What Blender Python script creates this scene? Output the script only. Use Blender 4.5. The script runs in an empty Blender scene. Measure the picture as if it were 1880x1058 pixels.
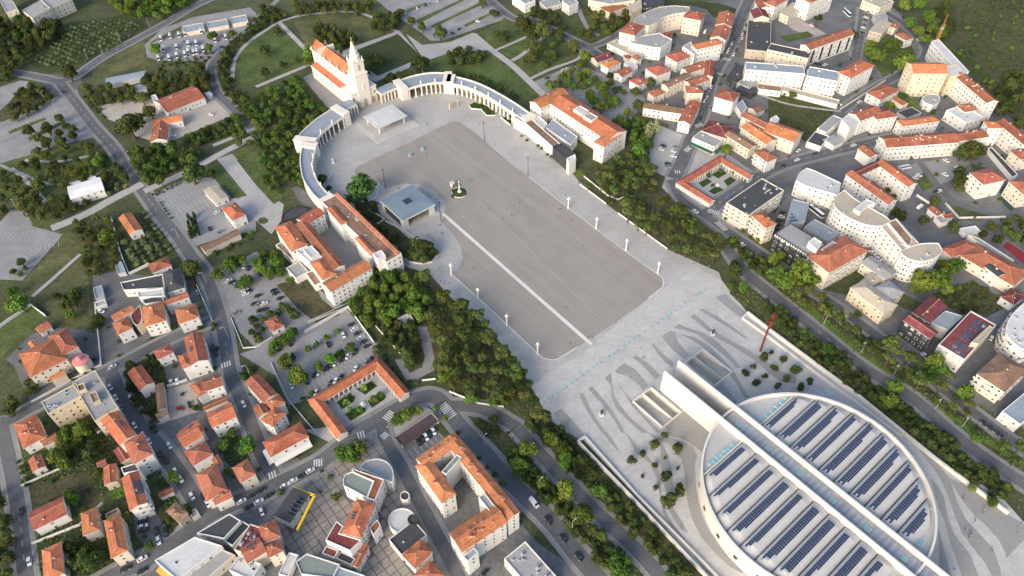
import bpy, math, random
from mathutils import Vector, Matrix
from mathutils.geometry import tessellate_polygon
random.seed(7)
scene = bpy.context.scene
col = scene.collection
R = math.radians
# ---------------------------------------------------------------- camera
PITCH, ROLL, HEIGHT = R(46.35), R(-1.5), 300.0
cam_data = bpy.data.cameras.new('camera'); cam = bpy.data.objects.new('camera', cam_data); col.objects.link(cam)
cam_data.sensor_fit = 'HORIZONTAL'; cam_data.sensor_width = 36.0; cam_data.lens = 25.468
cam_data.clip_start = 1.0; cam_data.clip_end = 12000.0
_f = Vector((0, math.cos(PITCH), -math.sin(PITCH))); _u = Vector((0, math.sin(PITCH), math.cos(PITCH))); _r = Vector((1, 0, 0))
_right = math.cos(ROLL) * _r + math.sin(ROLL) * _u; _up = -math.sin(ROLL) * _r + math.cos(ROLL) * _u
cam.matrix_world = Matrix(((_right.x, _up.x, -_f.x, 0), (_right.y, _up.y, -_f.y, 0), (_right.z, _up.z, -_f.z, HEIGHT), (0, 0, 0, 1)))
scene.camera = cam
# ---------------------------------------------------------------- sky, sun, exposure
SUN_EL, SUN_AZ = R(26), R(-122)          # azimuth as an angle from +X towards +Y, the side the light comes from
world = bpy.data.worlds.new('World'); scene.world = world; world.use_nodes = True
wn = world.node_tree.nodes; wl = world.node_tree.links
sky = wn.new('ShaderNodeTexSky'); sky.sky_type = 'NISHITA'; sky.sun_disc = False
sky.sun_elevation = SUN_EL; sky.sun_rotation = R(90) - SUN_AZ; sky.altitude = 300; sky.air_density = 1.0; sky.dust_density = 3.5; sky.ozone_density = 0.8
wn['Background'].inputs['Strength'].default_value = 0.15
wl.new(sky.outputs[0], wn['Background'].inputs['Color'])
sun_data = bpy.data.lights.new('sun', 'SUN'); sun = bpy.data.objects.new('sun', sun_data); col.objects.link(sun)
sun_data.energy = 1.35; sun_data.angle = R(30); sun_data.color = (1.0, 0.86, 0.67)
sun.rotation_euler = Vector((-math.cos(SUN_EL) * math.cos(SUN_AZ), -math.cos(SUN_EL) * math.sin(SUN_AZ), -math.sin(SUN_EL))).to_track_quat('-Z', 'Y').to_euler()
vs = scene.view_settings; vs.view_transform = 'Standard'; vs.look = 'None'; vs.gamma = 1.0; vs.use_curve_mapping = False; vs.exposure = 0.98
scene.cycles.max_bounces = 6
# ---------------------------------------------------------------- surveyed positions, metres
GROUND = [
 ('town_pavement','concrete',1,[(-172.7,279.2),(-149.4,246.9),(-139.2,228.5),(-98.5,173.8),(-80.9,193.9),(-50.4,208.8),(8.8,134.2),(28.4,120.2),(29.4,106.6),(-184.9,112.0),(-176.7,125.6),(-158.9,134.0),(-146.8,148.4),(-183.9,194.0),(-210.5,230.8)],0),
 ('town_pavement','concrete',1,[(100.7,561.7),(158.2,628.1),(240.4,662.2),(339.6,656.3),(357.4,534.6),(363.0,447.4),(365.2,413.5),(287.3,262.9),(257.8,233.2),(228.3,265.0),(166.9,325.6),(129.6,322.2),(88.7,382.5),(117.3,444.8),(85.6,475.2),(67.0,540.9)],0),
 ('town_pavement','concrete',1,[(172.6,279.5),(210.4,265.7),(271.7,232.8),(230.6,153.3),(209.7,207.1)],0),
 ('plaza_paving','paving',2,[(-121.8,492.7),(-138.7,455.2),(-146.6,426.5),(-142.5,404.3),(-129.8,380.1),(-102.5,351.5),(-79.0,325.3),(-63.7,301.3),(-43.4,280.9),(-24.3,257.9),(-3.8,234.7),(10.7,206.9),(14.3,198.8),(31.1,186.6),(71.7,128.3),(79.3,115.0),(80.6,101.1),(221.0,97.6),(219.2,135.8),(214.4,149.8),(184.5,184.3),(137.0,249.7),(129.5,261.3),(120.7,275.1),(120.3,294.5),(93.7,314.9),(61.8,358.3),(45.4,384.3),(36.1,408.9),(3.2,453.6),(-12.8,487.5),(-43.1,516.8),(-81.4,510.5)],1),
 ('plaza_paving','paving_pale',3,[(7.7,214.9),(15.6,223.5),(36.4,237.7),(76.3,275.0),(91.2,286.8),(108.4,298.1),(120.4,287.9),(129.5,261.3),(137.0,249.7),(184.5,184.3),(214.4,149.8),(219.2,135.8),(221.0,97.6),(80.6,101.1),(79.3,115.0),(71.7,128.3),(31.1,186.6),(14.3,197.8),(10.7,206.9)],1),
 ('esplanade_paving','esplanade',4,[(-36.4,456.1),(-34.4,455.0),(-24.2,442.4),(-14.3,427.2),(2.2,402.6),(12.9,388.6),(37.4,355.0),(68.4,314.2),(84.3,294.5),(86.4,292.0),(87.0,288.2),(86.2,284.8),(84.5,282.3),(76.5,275.4),(55.3,257.5),(33.8,241.6),(23.2,234.2),(19.8,233.6),(16.7,234.2),(12.7,237.8),(-0.6,255.0),(-17.7,276.9),(-26.2,286.7),(-34.4,297.8),(-31.1,302.8),(-28.9,311.5),(-30.4,322.0),(-35.8,333.5),(-43.1,345.0),(-41.5,357.1),(-42.8,366.4),(-50.0,376.8),(-59.4,383.5),(-68.9,385.0),(-77.7,381.9),(-81.9,379.8),(-88.1,387.6),(-97.0,391.5),(-102.6,392.3),(-105.5,400.9),(-104.1,404.5),(-88.7,417.6),(-72.6,429.8),(-58.0,442.5),(-44.3,454.4),(-39.2,457.0)],0),
 ('paving_band','band',5,[(18.4,200.1),(22.7,203.1),(26.3,198.2),(32.2,188.9),(24.4,189.2)],0),
 ('paving_band','band',5,[(32.4,211.0),(34.2,212.1),(36.3,205.1),(39.5,196.3),(43.3,188.6),(41.3,188.6),(37.5,196.3),(34.7,202.7)],0),
 ('paving_band','band',5,[(37.0,214.6),(39.1,216.2),(43.5,209.0),(48.0,200.7),(51.0,192.8),(52.4,188.3),(50.5,188.4),(47.5,196.8),(42.5,205.7)],0),
 ('paving_band','band',5,[(46.1,221.1),(49.6,224.0),(49.6,219.7),(48.9,215.9)],0),
 ('paving_band','band',5,[(48.8,215.5),(49.5,217.1),(49.6,210.4),(52.0,203.8),(56.7,195.7),(63.5,188.0),(60.2,188.1),(54.0,195.8),(49.8,202.3),(48.2,208.8)],0),
 ('paving_band','band',5,[(52.2,219.6),(53.1,215.3),(56.5,209.4),(58.2,206.9),(60.8,201.1),(66.8,192.3),(69.8,188.4),(67.4,187.9),(63.2,194.7),(57.7,203.6),(54.2,212.8)],0),
 ('paving_band','band',5,[(51.9,225.7),(57.0,229.9),(62.2,226.2),(65.5,220.0),(67.6,215.7),(64.5,212.9),(61.7,217.6),(57.4,222.0),(52.7,223.9)],0),
 ('paving_band','band',5,[(61.8,233.8),(64.1,235.1),(69.1,230.4),(72.5,225.0),(74.8,221.4),(71.6,219.1),(68.9,224.2),(64.9,230.5)],0),
 ('paving_band','band',5,[(73.2,243.5),(75.6,240.2),(79.0,234.6),(83.0,229.1),(81.5,226.4),(78.3,230.1),(75.0,236.5)],0),
 ('paving_band','band',5,[(79.7,247.5),(84.7,251.2),(87.1,250.2),(87.4,243.5),(91.8,234.1),(88.5,232.0),(84.4,237.1),(81.1,242.8)],0),
 ('paving_band','band',5,[(86.8,253.1),(90.3,255.7),(94.5,252.8),(101.9,249.2),(108.0,243.3),(113.1,233.9),(116.8,225.3),(114.7,225.4),(110.1,233.1),(104.0,241.5),(98.2,248.6),(92.1,251.4)],0),
 ('paving_band','band',5,[(88.4,249.1),(96.3,246.5),(103.6,239.7),(109.4,230.0),(113.0,221.1),(114.6,213.3),(116.8,206.6),(113.7,206.7),(111.8,216.0),(107.4,227.4),(101.7,237.5),(95.2,244.4)],0),
 ('paving_band','band',5,[(97.2,261.0),(99.8,263.0),(103.6,257.4),(107.4,250.9),(115.3,243.5),(123.7,236.3),(131.2,227.9),(137.0,222.0),(143.1,219.2),(141.7,214.2),(133.9,216.1),(129.8,222.3),(124.9,229.5),(116.9,237.9),(107.3,246.6)],0),
 ('paving_band','band',5,[(102.7,265.9),(105.4,266.3),(111.8,261.0),(117.7,253.9),(125.5,243.6),(123.0,245.1),(114.7,254.0),(108.0,260.7)],0),
 ('paving_band','band',5,[(114.0,274.8),(119.9,277.2),(128.6,262.4),(125.4,258.6),(119.6,265.8)],0),
 ('paving_band','band',5,[(100.7,212.5),(105.0,216.2),(109.8,204.4),(108.0,202.5)],0),
 ('paving_band','band',5,[(76.8,195.1),(88.0,203.5),(98.9,194.4),(94.7,187.0),(76.5,187.6),(71.8,190.6)],0),
 ('paving_band','band',5,[(52.2,188.9),(54.7,185.8),(57.2,180.6),(60.8,176.1),(64.6,169.9),(65.6,164.6),(64.5,155.9),(64.7,149.3),(67.3,141.6),(70.9,135.3),(73.9,129.9),(76.9,124.5),(80.2,118.8),(78.6,118.8),(76.0,122.8),(73.1,128.7),(69.0,134.8),(65.5,141.7),(63.6,148.0),(63.8,155.2),(63.7,164.0),(61.7,171.7),(55.6,177.7),(53.9,184.4)],0),
 ('paving_band','band',5,[(68.4,183.9),(69.7,180.2),(71.0,174.3),(71.1,167.3),(70.5,158.4),(69.0,151.8),(66.8,156.5),(65.9,164.6),(67.3,175.2)],0),
 ('paving_band','band',5,[(62.3,188.6),(67.7,185.4),(74.7,184.9),(83.0,180.5),(84.4,174.7),(82.3,170.4),(80.6,158.1),(80.4,146.3),(82.4,137.5),(87.2,130.1),(93.1,122.9),(92.2,119.5),(87.8,122.5),(82.4,129.0),(78.4,135.1),(76.0,143.9),(75.4,153.6),(76.8,166.4),(76.6,173.4),(72.2,181.6),(66.8,184.0)],0),
 ('paving_band','band',5,[(68.0,156.4),(68.6,149.2),(71.1,143.4),(73.1,137.7),(70.4,139.0),(67.8,144.7),(66.2,149.3)],0),
 ('paving_band','band',5,[(184.9,184.9),(187.5,181.8),(190.9,174.4),(193.3,167.9),(195.5,160.2),(194.0,148.3),(194.1,140.6),(197.1,133.1),(199.5,127.1),(198.4,119.0),(197.4,115.7),(193.6,115.8),(193.4,121.4),(191.2,127.9),(189.6,134.5),(190.0,142.0),(191.0,149.6),(191.3,157.6),(190.6,164.5),(188.8,170.8),(187.4,178.1)],0),
 ('paving_band','band',5,[(187.0,160.4),(188.6,157.0),(189.1,151.0),(186.5,140.8),(186.2,133.4),(188.8,125.0),(188.3,116.0),(181.4,116.2),(182.9,131.1),(184.5,140.2),(184.5,145.9)],0),
 ('paving_band','band',5,[(180.8,137.9),(179.0,127.6),(177.2,116.3),(172.5,116.4)],0),
 ('paving_band','band',5,[(195.5,160.2),(203.5,155.9),(208.2,149.2),(210.5,145.2),(217.7,137.5),(220.1,132.5),(214.4,130.8),(202.9,122.9),(203.7,125.2),(203.7,131.1),(201.4,137.3),(198.2,143.0),(196.3,149.5),(195.6,154.8)],0),
 ('car_park','parking',2,[(-175.4,303.2),(-154.7,322.4),(-128.0,303.7),(-91.6,272.2),(-87.8,266.0),(-111.9,249.4),(-137.6,246.5),(-149.2,258.3),(-161.9,278.8)],0),
 ('car_park','parking',2,[(-137.6,246.5),(-91.4,270.2),(-70.4,244.2),(-72.5,237.0),(-105.3,212.2),(-112.9,209.1),(-123.6,228.0),(-145.5,243.0)],0),
 ('car_park','parking',2,[(-309.5,585.6),(-303.4,614.8),(-290.1,626.9),(-283.7,634.5),(-234.7,651.9),(-225.5,639.2),(-220.6,615.3),(-237.7,579.5),(-243.4,565.8),(-251.8,555.0),(-290.5,559.2),(-300.1,564.2)],0),
 ('car_park','parking',2,[(-403.8,522.1),(-391.8,531.8),(-383.0,529.3),(-380.6,518.9),(-387.8,488.0)],0),
 ('car_park','parking',2,[(-380.7,472.8),(-356.3,499.8),(-341.6,519.0),(-300.3,449.7),(-318.5,440.7),(-355.6,419.3),(-375.1,420.1)],0),
 ('gravel_yard','gravel',2,[(-314.5,490.2),(-287.6,500.4),(-275.8,499.9),(-258.9,476.3),(-229.6,501.5),(-222.2,493.4),(-205.9,470.2),(-213.2,466.9),(-235.8,446.8),(-246.6,437.2),(-270.0,448.4),(-289.4,466.8),(-298.0,470.8)],0),
 ('lawn','orchard_grass',2,[(-406.2,576.6),(-393.0,630.1),(-348.6,643.5),(-317.1,623.2),(-330.1,584.4),(-350.7,553.4),(-371.7,541.4),(-395.6,557.9)],0),
 ('lawn','meadow',2,[(-342.1,548.6),(-311.9,593.0),(-302.4,564.3),(-287.6,550.2),(-334.8,535.3)],0),
 ('lawn','meadow',4,[(-306.3,590.3),(-287.8,619.0),(-284.7,608.7),(-303.5,588.9)],0),
 ('car_park','parking',2,[(-326.0,356.3),(-324.6,368.4),(-314.5,366.6),(-303.4,351.5),(-280.4,342.9),(-280.9,337.8),(-287.1,305.9),(-288.0,302.6),(-318.5,305.9),(-341.8,353.0)],0),
 ('lawn','meadow',4,[(-278.5,340.3),(-265.6,333.5),(-261.8,326.0),(-272.7,298.7),(-288.0,302.6),(-286.2,305.9)],0),
 ('lawn','meadow',2,[(-260.5,324.8),(-244.8,294.6),(-269.7,295.5)],0),
 ('car_park','parking_pale',2,[(-235.5,380.1),(-221.5,395.2),(-200.9,397.6),(-182.0,373.6),(-161.2,351.1),(-158.8,340.7),(-173.3,338.7),(-192.7,328.9),(-210.1,347.8)],0),
 ('garden_path','paving',3,[(-203.4,417.8),(-194.4,423.8),(-170.7,393.4),(-153.1,372.5),(-146.6,366.6),(-145.1,350.5),(-148.5,337.7),(-161.2,351.1),(-182.0,373.6),(-172.7,376.1)],0),
 ('lawn','orchard_grass',4,[(-244.9,344.0),(-235.7,337.3),(-231.0,353.9),(-225.7,353.7),(-200.0,322.5),(-226.5,308.2)],0),
 ('lawn','grass',4,[(-202.6,414.6),(-172.9,376.8),(-178.4,373.5),(-200.9,397.6),(-210.1,404.1)],0),
 ('yard','asphalt_old',2,[(-247.4,305.6),(-233.1,308.5),(-224.9,305.9),(-187.4,298.9),(-178.1,285.5),(-176.3,270.9),(-189.1,265.3),(-215.2,234.2),(-228.1,258.8)],0),
 ('lawn','grass',4,[(-188.8,435.0),(-159.9,408.1),(-148.1,372.2),(-153.2,366.9),(-169.3,387.4),(-189.0,415.6)],0),
 ('roundbed','grass',4,[(-160.3,351.1),(-159.1,353.6),(-156.7,354.2),(-153.8,352.1),(-153.2,349.2),(-155.2,347.6),(-158.3,348.1)],0),
 ('terrace','asphalt_old',4,[(-144.4,383.5),(-141.6,385.5),(-122.2,367.0),(-120.0,358.8),(-133.3,364.7),(-139.1,371.9)],0),
 ('planted_bed','soil',5,[(-109.1,374.9),(-96.4,359.2),(-64.8,317.4),(-60.2,311.3),(-47.9,308.5),(-44.2,316.6),(-51.6,329.0),(-62.6,330.6),(-83.8,356.0),(-88.5,367.0),(-103.5,373.2)],0),
 ('chapel_steps','paving_pale',5,[(-83.8,356.0),(-63.2,338.2),(-46.4,357.1),(-47.7,365.4),(-67.8,384.6),(-85.9,366.9)],0),
 ('forecourt','asphalt_pale',4,[(-163.1,524.6),(-154.6,532.6),(-125.3,488.7),(-133.8,476.0)],0),
 ('lawn','grass',3,[(-197.4,614.0),(-168.4,566.5),(-163.2,543.8),(-197.4,511.9),(-220.1,525.4),(-223.0,560.2),(-220.4,583.3)],0),
 ('lawn','meadow',3,[(-189.6,623.9),(-158.6,636.7),(-117.7,625.1),(-98.1,598.5),(-131.9,576.2),(-166.9,571.0)],0),
 ('garden_square','orchard_grass',4,[(-131.2,562.2),(-92.9,593.3),(-68.9,552.2),(-103.0,523.7)],0),
 ('garden_path','paving',3,[(-136.4,567.1),(-92.3,599.5),(-66.2,545.4),(-103.2,515.4),(-136.1,533.8)],0),
 ('forecourt','paving',3,[(-85.8,592.9),(-70.3,572.9),(-47.3,576.4),(-27.9,592.2),(-14.8,560.7),(-44.4,560.0),(-66.2,545.4)],0),
 ('car_park','parking',2,[(-119.2,660.6),(-110.8,677.4),(-15.2,665.9),(2.0,623.6),(-3.0,613.5),(-54.4,579.2),(-63.8,579.7),(-72.9,594.7),(-101.3,632.1)],0),
 ('lawn','grass',2,[(-24.4,592.0),(6.3,618.2),(22.0,635.8),(31.1,619.4),(42.2,600.8),(16.5,545.5),(4.9,543.9),(-9.1,565.0)],0),
 ('lawn','grass',2,[(-65.0,543.1),(-44.5,562.3),(-12.6,558.3),(-2.5,539.9),(-12.5,519.1),(6.5,494.0),(-29.9,520.0),(-45.4,529.2),(-71.7,528.4),(-95.6,515.0),(-99.7,523.5)],0),
 ('lawn','grass',2,[(0.8,537.6),(13.2,509.6),(23.1,489.3),(15.5,482.0),(1.3,502.1),(-12.5,529.6)],0),
 ('planted_strip','grass',4,[(-90.7,638.2),(-71.9,653.6),(-70.3,649.4),(-87.8,632.7)],0),
 ('planted_strip','grass',4,[(-79.3,617.8),(-40.5,656.0),(-36.7,655.8),(-76.4,611.2)],0),
 ('planted_strip','grass',4,[(-65.3,606.7),(-32.5,639.0),(-22.7,649.4),(-21.4,643.8),(-32.4,633.6),(-62.7,602.8)],0),
 ('planted_strip','grass',4,[(-36.6,606.4),(-12.6,629.8),(-11.4,625.7),(-34.1,602.5)],0),
 ('lawn','grass',3,[(7.0,539.4),(18.3,543.2),(37.4,546.7),(54.2,545.8),(43.3,533.2),(18.4,515.5)],0),
 ('lawn','grass',3,[(19.7,552.1),(37.3,586.2),(60.5,568.3),(61.0,561.3),(41.7,544.2),(18.4,547.7)],0),
 ('car_park','parking',2,[(21.4,509.2),(53.2,532.7),(65.9,527.8),(79.8,514.5),(103.6,485.4),(106.1,473.9),(91.4,456.3),(84.6,434.0),(72.7,450.1),(47.8,490.0),(29.1,492.9)],0),
 ('car_park','parking_pale',2,[(103.7,431.5),(111.1,441.3),(128.7,430.3),(128.8,420.8),(116.8,401.9),(110.1,390.0),(99.7,399.6),(97.4,415.4)],0),
 ('lawn','orchard_grass',3,[(154.8,641.9),(192.3,636.9),(211.7,619.7),(206.2,612.1),(183.7,608.2),(179.8,624.1)],0),
 ('field','field',3,[(389.3,647.7),(524.9,639.6),(409.6,434.5),(372.7,443.1),(368.0,482.2),(369.7,529.4),(366.7,565.9),(371.5,607.9)],0),
 ('lawn','grass',3,[(300.5,560.1),(321.8,568.4),(334.5,551.4),(331.6,535.8),(305.7,503.2),(292.3,495.8),(293.9,520.4),(290.4,537.9)],0),
 ('lawn','field',3,[(197.7,480.8),(219.2,479.8),(244.6,459.9),(234.8,451.4),(207.6,420.2),(203.8,430.3),(189.2,448.2)],0),
 ('lawn','grass',3,[(230.7,570.9),(257.3,579.1),(260.5,570.5),(236.0,561.2)],0),
 ('street_apron','asphalt_old',2,[(289.1,612.6),(298.4,594.1),(294.6,579.5),(243.5,518.7),(268.0,517.5),(282.3,533.9),(304.3,583.8)],0),
 ('car_park','asphalt_old',3,[(205.7,392.3),(230.2,405.1),(236.6,401.7),(238.1,395.5),(219.5,378.3),(213.7,377.1)],0),
 ('car_park','asphalt_pale',3,[(260.3,388.4),(306.7,400.2),(310.5,392.3),(292.9,375.2),(279.3,368.6),(267.3,376.3),(258.8,387.0)],0),
 ('yard','asphalt_old',3,[(245.9,353.4),(261.2,356.8),(274.6,341.6),(277.1,333.7),(258.8,314.6),(252.2,318.4),(243.4,333.7),(238.5,343.0)],0),
 ('lawn','grass',4,[(267.3,376.3),(276.5,383.3),(281.1,368.6),(266.3,362.8)],0),
 ('lawn','grass',4,[(309.9,390.8),(318.6,385.9),(307.6,381.9)],0),
 ('sports_court','red_court',4,[(292.4,309.7),(296.8,313.7),(304.4,299.9),(298.1,292.2)],0),
 ('sports_court','green_court',4,[(315.8,361.5),(325.1,369.6),(326.2,354.2),(321.2,347.6),(312.9,341.3),(311.0,348.0)],0),
 ('lawn','field',3,[(276.3,333.7),(289.5,333.2),(301.0,337.9),(285.1,351.8),(278.8,345.3)],0),
 ('field','soil',3,[(234.8,273.0),(262.2,282.7),(270.6,269.7),(272.4,262.4),(256.9,255.0),(251.6,259.6),(244.2,256.4),(239.1,263.6)],0),
 ('lawn','grass',3,[(-285.0,268.8),(-273.7,282.8),(-261.8,273.1),(-269.6,256.5),(-273.1,243.5)],0),
 ('lawn','meadow',3,[(-275.7,300.1),(-248.1,299.1),(-229.7,262.9),(-243.0,262.4),(-258.3,274.0),(-271.4,284.8)],0),
 ('yard','asphalt_old',3,[(-270.2,243.4),(-263.4,261.2),(-251.4,264.7),(-237.3,263.2),(-228.5,260.0),(-217.4,238.0),(-230.5,227.8),(-243.8,214.7),(-254.0,226.9),(-264.1,239.6)],0),
 ('yard','gravel',4,[(-177.6,221.0),(-165.0,225.7),(-157.0,207.1),(-175.7,199.7),(-172.1,207.6)],0),
 ('lawn','garden',3,[(-206.2,235.0),(-191.7,245.4),(-184.0,236.9),(-176.2,221.0),(-176.2,201.3),(-181.2,202.3),(-189.9,212.2)],0),
 ('lawn','garden',3,[(-225.1,201.3),(-213.3,208.9),(-201.7,196.0),(-201.4,178.0),(-220.0,185.9)],0),
 ('lawn','meadow_dark',4,[(-227.8,168.3),(-199.3,175.8),(-187.7,161.7),(-196.8,156.6),(-202.8,165.5),(-206.7,162.9),(-219.5,156.6)],0),
 ('lawn','garden',3,[(-236.5,182.0),(-219.3,190.3),(-217.2,205.0),(-191.2,196.3),(-182.6,171.8),(-188.9,161.7),(-199.4,174.4),(-227.8,168.3)],0),
 ('lawn','garden',3,[(-221.7,154.7),(-197.0,154.0),(-173.3,156.0),(-166.7,143.7),(-170.8,125.4),(-204.9,126.3)],0),
 ('lawn','garden',3,[(-167.0,170.7),(-156.8,172.5),(-137.0,157.6),(-135.8,153.0),(-150.5,141.4),(-157.3,151.6)],0),
 ('lawn','garden',3,[(-142.2,191.8),(-125.6,192.8),(-122.5,179.3),(-132.8,175.3),(-137.8,179.8)],0),
 ('yard','asphalt_old',4,[(-170.7,152.0),(-162.8,155.7),(-151.1,141.4),(-158.1,135.5),(-166.5,143.0)],0),
 ('courtyard','asphalt_pale',4,[(-128.0,349.8),(-117.1,357.3),(-80.9,314.4),(-81.3,302.9),(-99.2,304.7)],0),
 ('garden_yard','meadow_dark',4,[(-136.4,293.7),(-117.8,300.8),(-108.4,281.9),(-95.7,269.1),(-107.5,262.5),(-121.1,275.1)],0),
 ('planted_ground','soil',4,[(-92.2,276.4),(-82.9,302.0),(-64.1,306.8),(-47.5,298.5),(-30.8,274.2),(-12.4,255.6),(5.0,223.8),(12.1,208.5),(14.3,197.8),(3.6,197.5),(-4.2,205.7),(-20.5,207.2),(-40.4,225.3),(-51.9,229.2),(-71.6,255.6)],0),
 ('garden_path','asphalt_pale',5,[(-52.3,258.9),(-46.6,258.7),(-41.5,236.0),(-41.4,228.8),(-48.7,223.8),(-55.6,223.0),(-62.5,236.6),(-58.2,236.5),(-54.0,227.5),(-47.8,230.8),(-46.8,237.9),(-50.6,251.1)],0),
 ('planted_ground','soil',4,[(51.9,395.9),(70.1,410.6),(87.5,400.5),(104.2,384.8),(99.9,373.4),(121.8,332.4),(127.0,310.3),(119.1,303.6),(98.0,311.4),(76.0,341.8),(68.0,360.8),(53.6,375.3)],0),
 ('planted_ground','soil',3,[(-20.3,198.3),(3.5,191.3),(30.3,183.0),(40.2,166.9),(77.3,116.2),(80.6,101.1),(52.7,101.8),(21.3,146.2),(-7.1,179.7)],0),
 ('planted_ground','soil',3,[(128.6,303.2),(146.5,298.0),(168.7,267.1),(208.5,217.2),(241.4,184.1),(233.4,158.6),(225.8,153.5),(196.9,165.2),(184.5,184.3),(137.0,249.7),(122.7,277.1)],0),
 ('verge','bright_grass',6,[(151.7,288.0),(167.2,262.3),(182.7,233.9),(198.5,210.8),(214.9,188.5),(232.7,166.9),(231.5,164.7),(213.3,184.9),(194.3,209.3),(178.1,233.0),(163.3,259.3)],0),
 ('forecourt','paving',2,[(109.5,445.2),(149.1,410.3),(173.0,373.2),(134.0,326.9),(99.4,359.5),(95.8,406.3)],0),
 ('forecourt','paving',2,[(-102.2,194.6),(-65.7,199.7),(-47.6,208.7),(-33.6,198.7),(-49.0,189.9),(-79.3,181.9)],0),
 ('cloister_court','paving',3,[(-100.9,210.4),(-69.6,236.9),(-53.8,217.2),(-82.7,187.9)],0),
 ('square_paving','joint',3,[(-107.1,142.3),(-88.7,176.3),(-79.9,186.3),(-64.7,190.4),(-58.1,175.4),(-30.3,121.7),(-65.7,115.5),(-90.2,127.4)],0),
 ('garden_bed','garden_green',5,[(-89.2,210.3),(-83.1,215.5),(-80.3,212.9),(-80.7,210.4),(-85.9,206.1)],0),
 ('garden_bed','garden_green',5,[(-80.0,217.9),(-73.6,222.8),(-69.8,219.7),(-75.4,214.5)],0),
 ('garden_bed','garden_green',5,[(-73.5,210.2),(-68.0,215.8),(-64.6,213.2),(-65.4,211.2),(-71.0,206.4)],0),
 ('garden_bed','garden_green',5,[(-84.0,203.2),(-77.3,207.9),(-74.0,205.7),(-74.1,204.1),(-80.5,199.0)],0),
 ('garden_bed','garden_green',5,[(135.3,385.6),(142.6,392.0),(145.5,386.6),(138.5,381.5)],0),
 ('garden_bed','garden_green',5,[(124.5,377.3),(131.4,382.1),(133.8,378.3),(126.7,372.5)],0),
 ('garden_bed','garden_green',5,[(141.5,378.7),(147.0,383.2),(150.2,379.1),(142.9,372.9)],0),
 ('garden_bed','garden_green',5,[(129.5,368.5),(136.0,373.9),(139.5,369.5),(132.3,364.9)],0),
 ('road','asphalt',6,[(-380.2,537.8),(-370.4,540.7),(-357.1,540.9),(-343.4,534.3),(-339.1,523.3),(-341.5,512.8),(-349.1,505.3),(-359.6,512.1),(-370.2,524.8)],0),
 ('roundabout_island','grass',7,[(-357.7,528.3),(-360.3,536.8),(-359.2,542.8),(-354.3,541.6),(-348.8,534.6),(-347.5,527.0),(-351.9,524.7)],0),
 ('lawn','grass',2,[(-352.7,413.3),(-347.5,422.5),(-336.5,441.6),(-302.5,440.1),(-288.0,432.8),(-263.5,401.8),(-257.6,395.5),(-275.6,399.3),(-297.8,389.9),(-290.2,371.1),(-286.5,353.4),(-301.2,351.4),(-321.3,371.0),(-333.0,382.7),(-330.5,365.9)],0),
 ('lawn','meadow',2,[(-278.7,355.8),(-257.7,360.2),(-250.2,349.4),(-236.9,316.7),(-242.6,310.0),(-250.7,305.7),(-264.3,332.2)],0),
 ('lawn','meadow_dark',3,[(-385.9,497.4),(-386.2,519.2),(-370.4,520.4),(-356.4,507.7),(-360.9,488.6),(-379.8,471.0)],0),
 ('planted_strip','grass',4,[(-368.5,459.8),(-348.6,476.8),(-346.0,473.0),(-365.4,455.3)],0),
 ('planted_strip','grass',4,[(-350.2,450.3),(-332.4,472.4),(-329.8,468.7),(-346.3,445.8)],0),
 ('planted_bed','garden_green',6,[(-28.9,477.5),(-24.9,482.0),(-15.5,476.9),(-8.2,466.0),(-9.4,462.8),(-15.5,463.1),(-19.6,471.5),(-26.8,472.7)],0),
 ('planted_bed','garden_green',6,[(-4.4,459.8),(-1.3,462.4),(3.2,455.0),(1.5,450.7)],0),
 ('yard','gravel',3,[(241.2,605.0),(254.5,605.5),(271.8,573.5),(258.6,568.2),(245.4,582.2)],0),
 ('sports_court','green_court',4,[(164.7,355.3),(171.8,361.9),(174.2,356.3),(165.4,343.3)],0),
 ('paving_band','band',5,[(76.6,188.2),(92.2,187.7),(90.3,183.3),(87.1,176.7),(84.1,179.8),(79.2,184.3),(73.5,185.3),(70.7,188.4)],0),
 ('paving_band','band',5,[(24.4,189.8),(32.3,189.5),(34.5,184.9),(30.6,184.9)],0),
 ('paving_band','band',5,[(41.4,189.3),(43.5,189.2),(46.3,183.5),(49.0,176.8),(44.9,182.8)],0),
]
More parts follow.
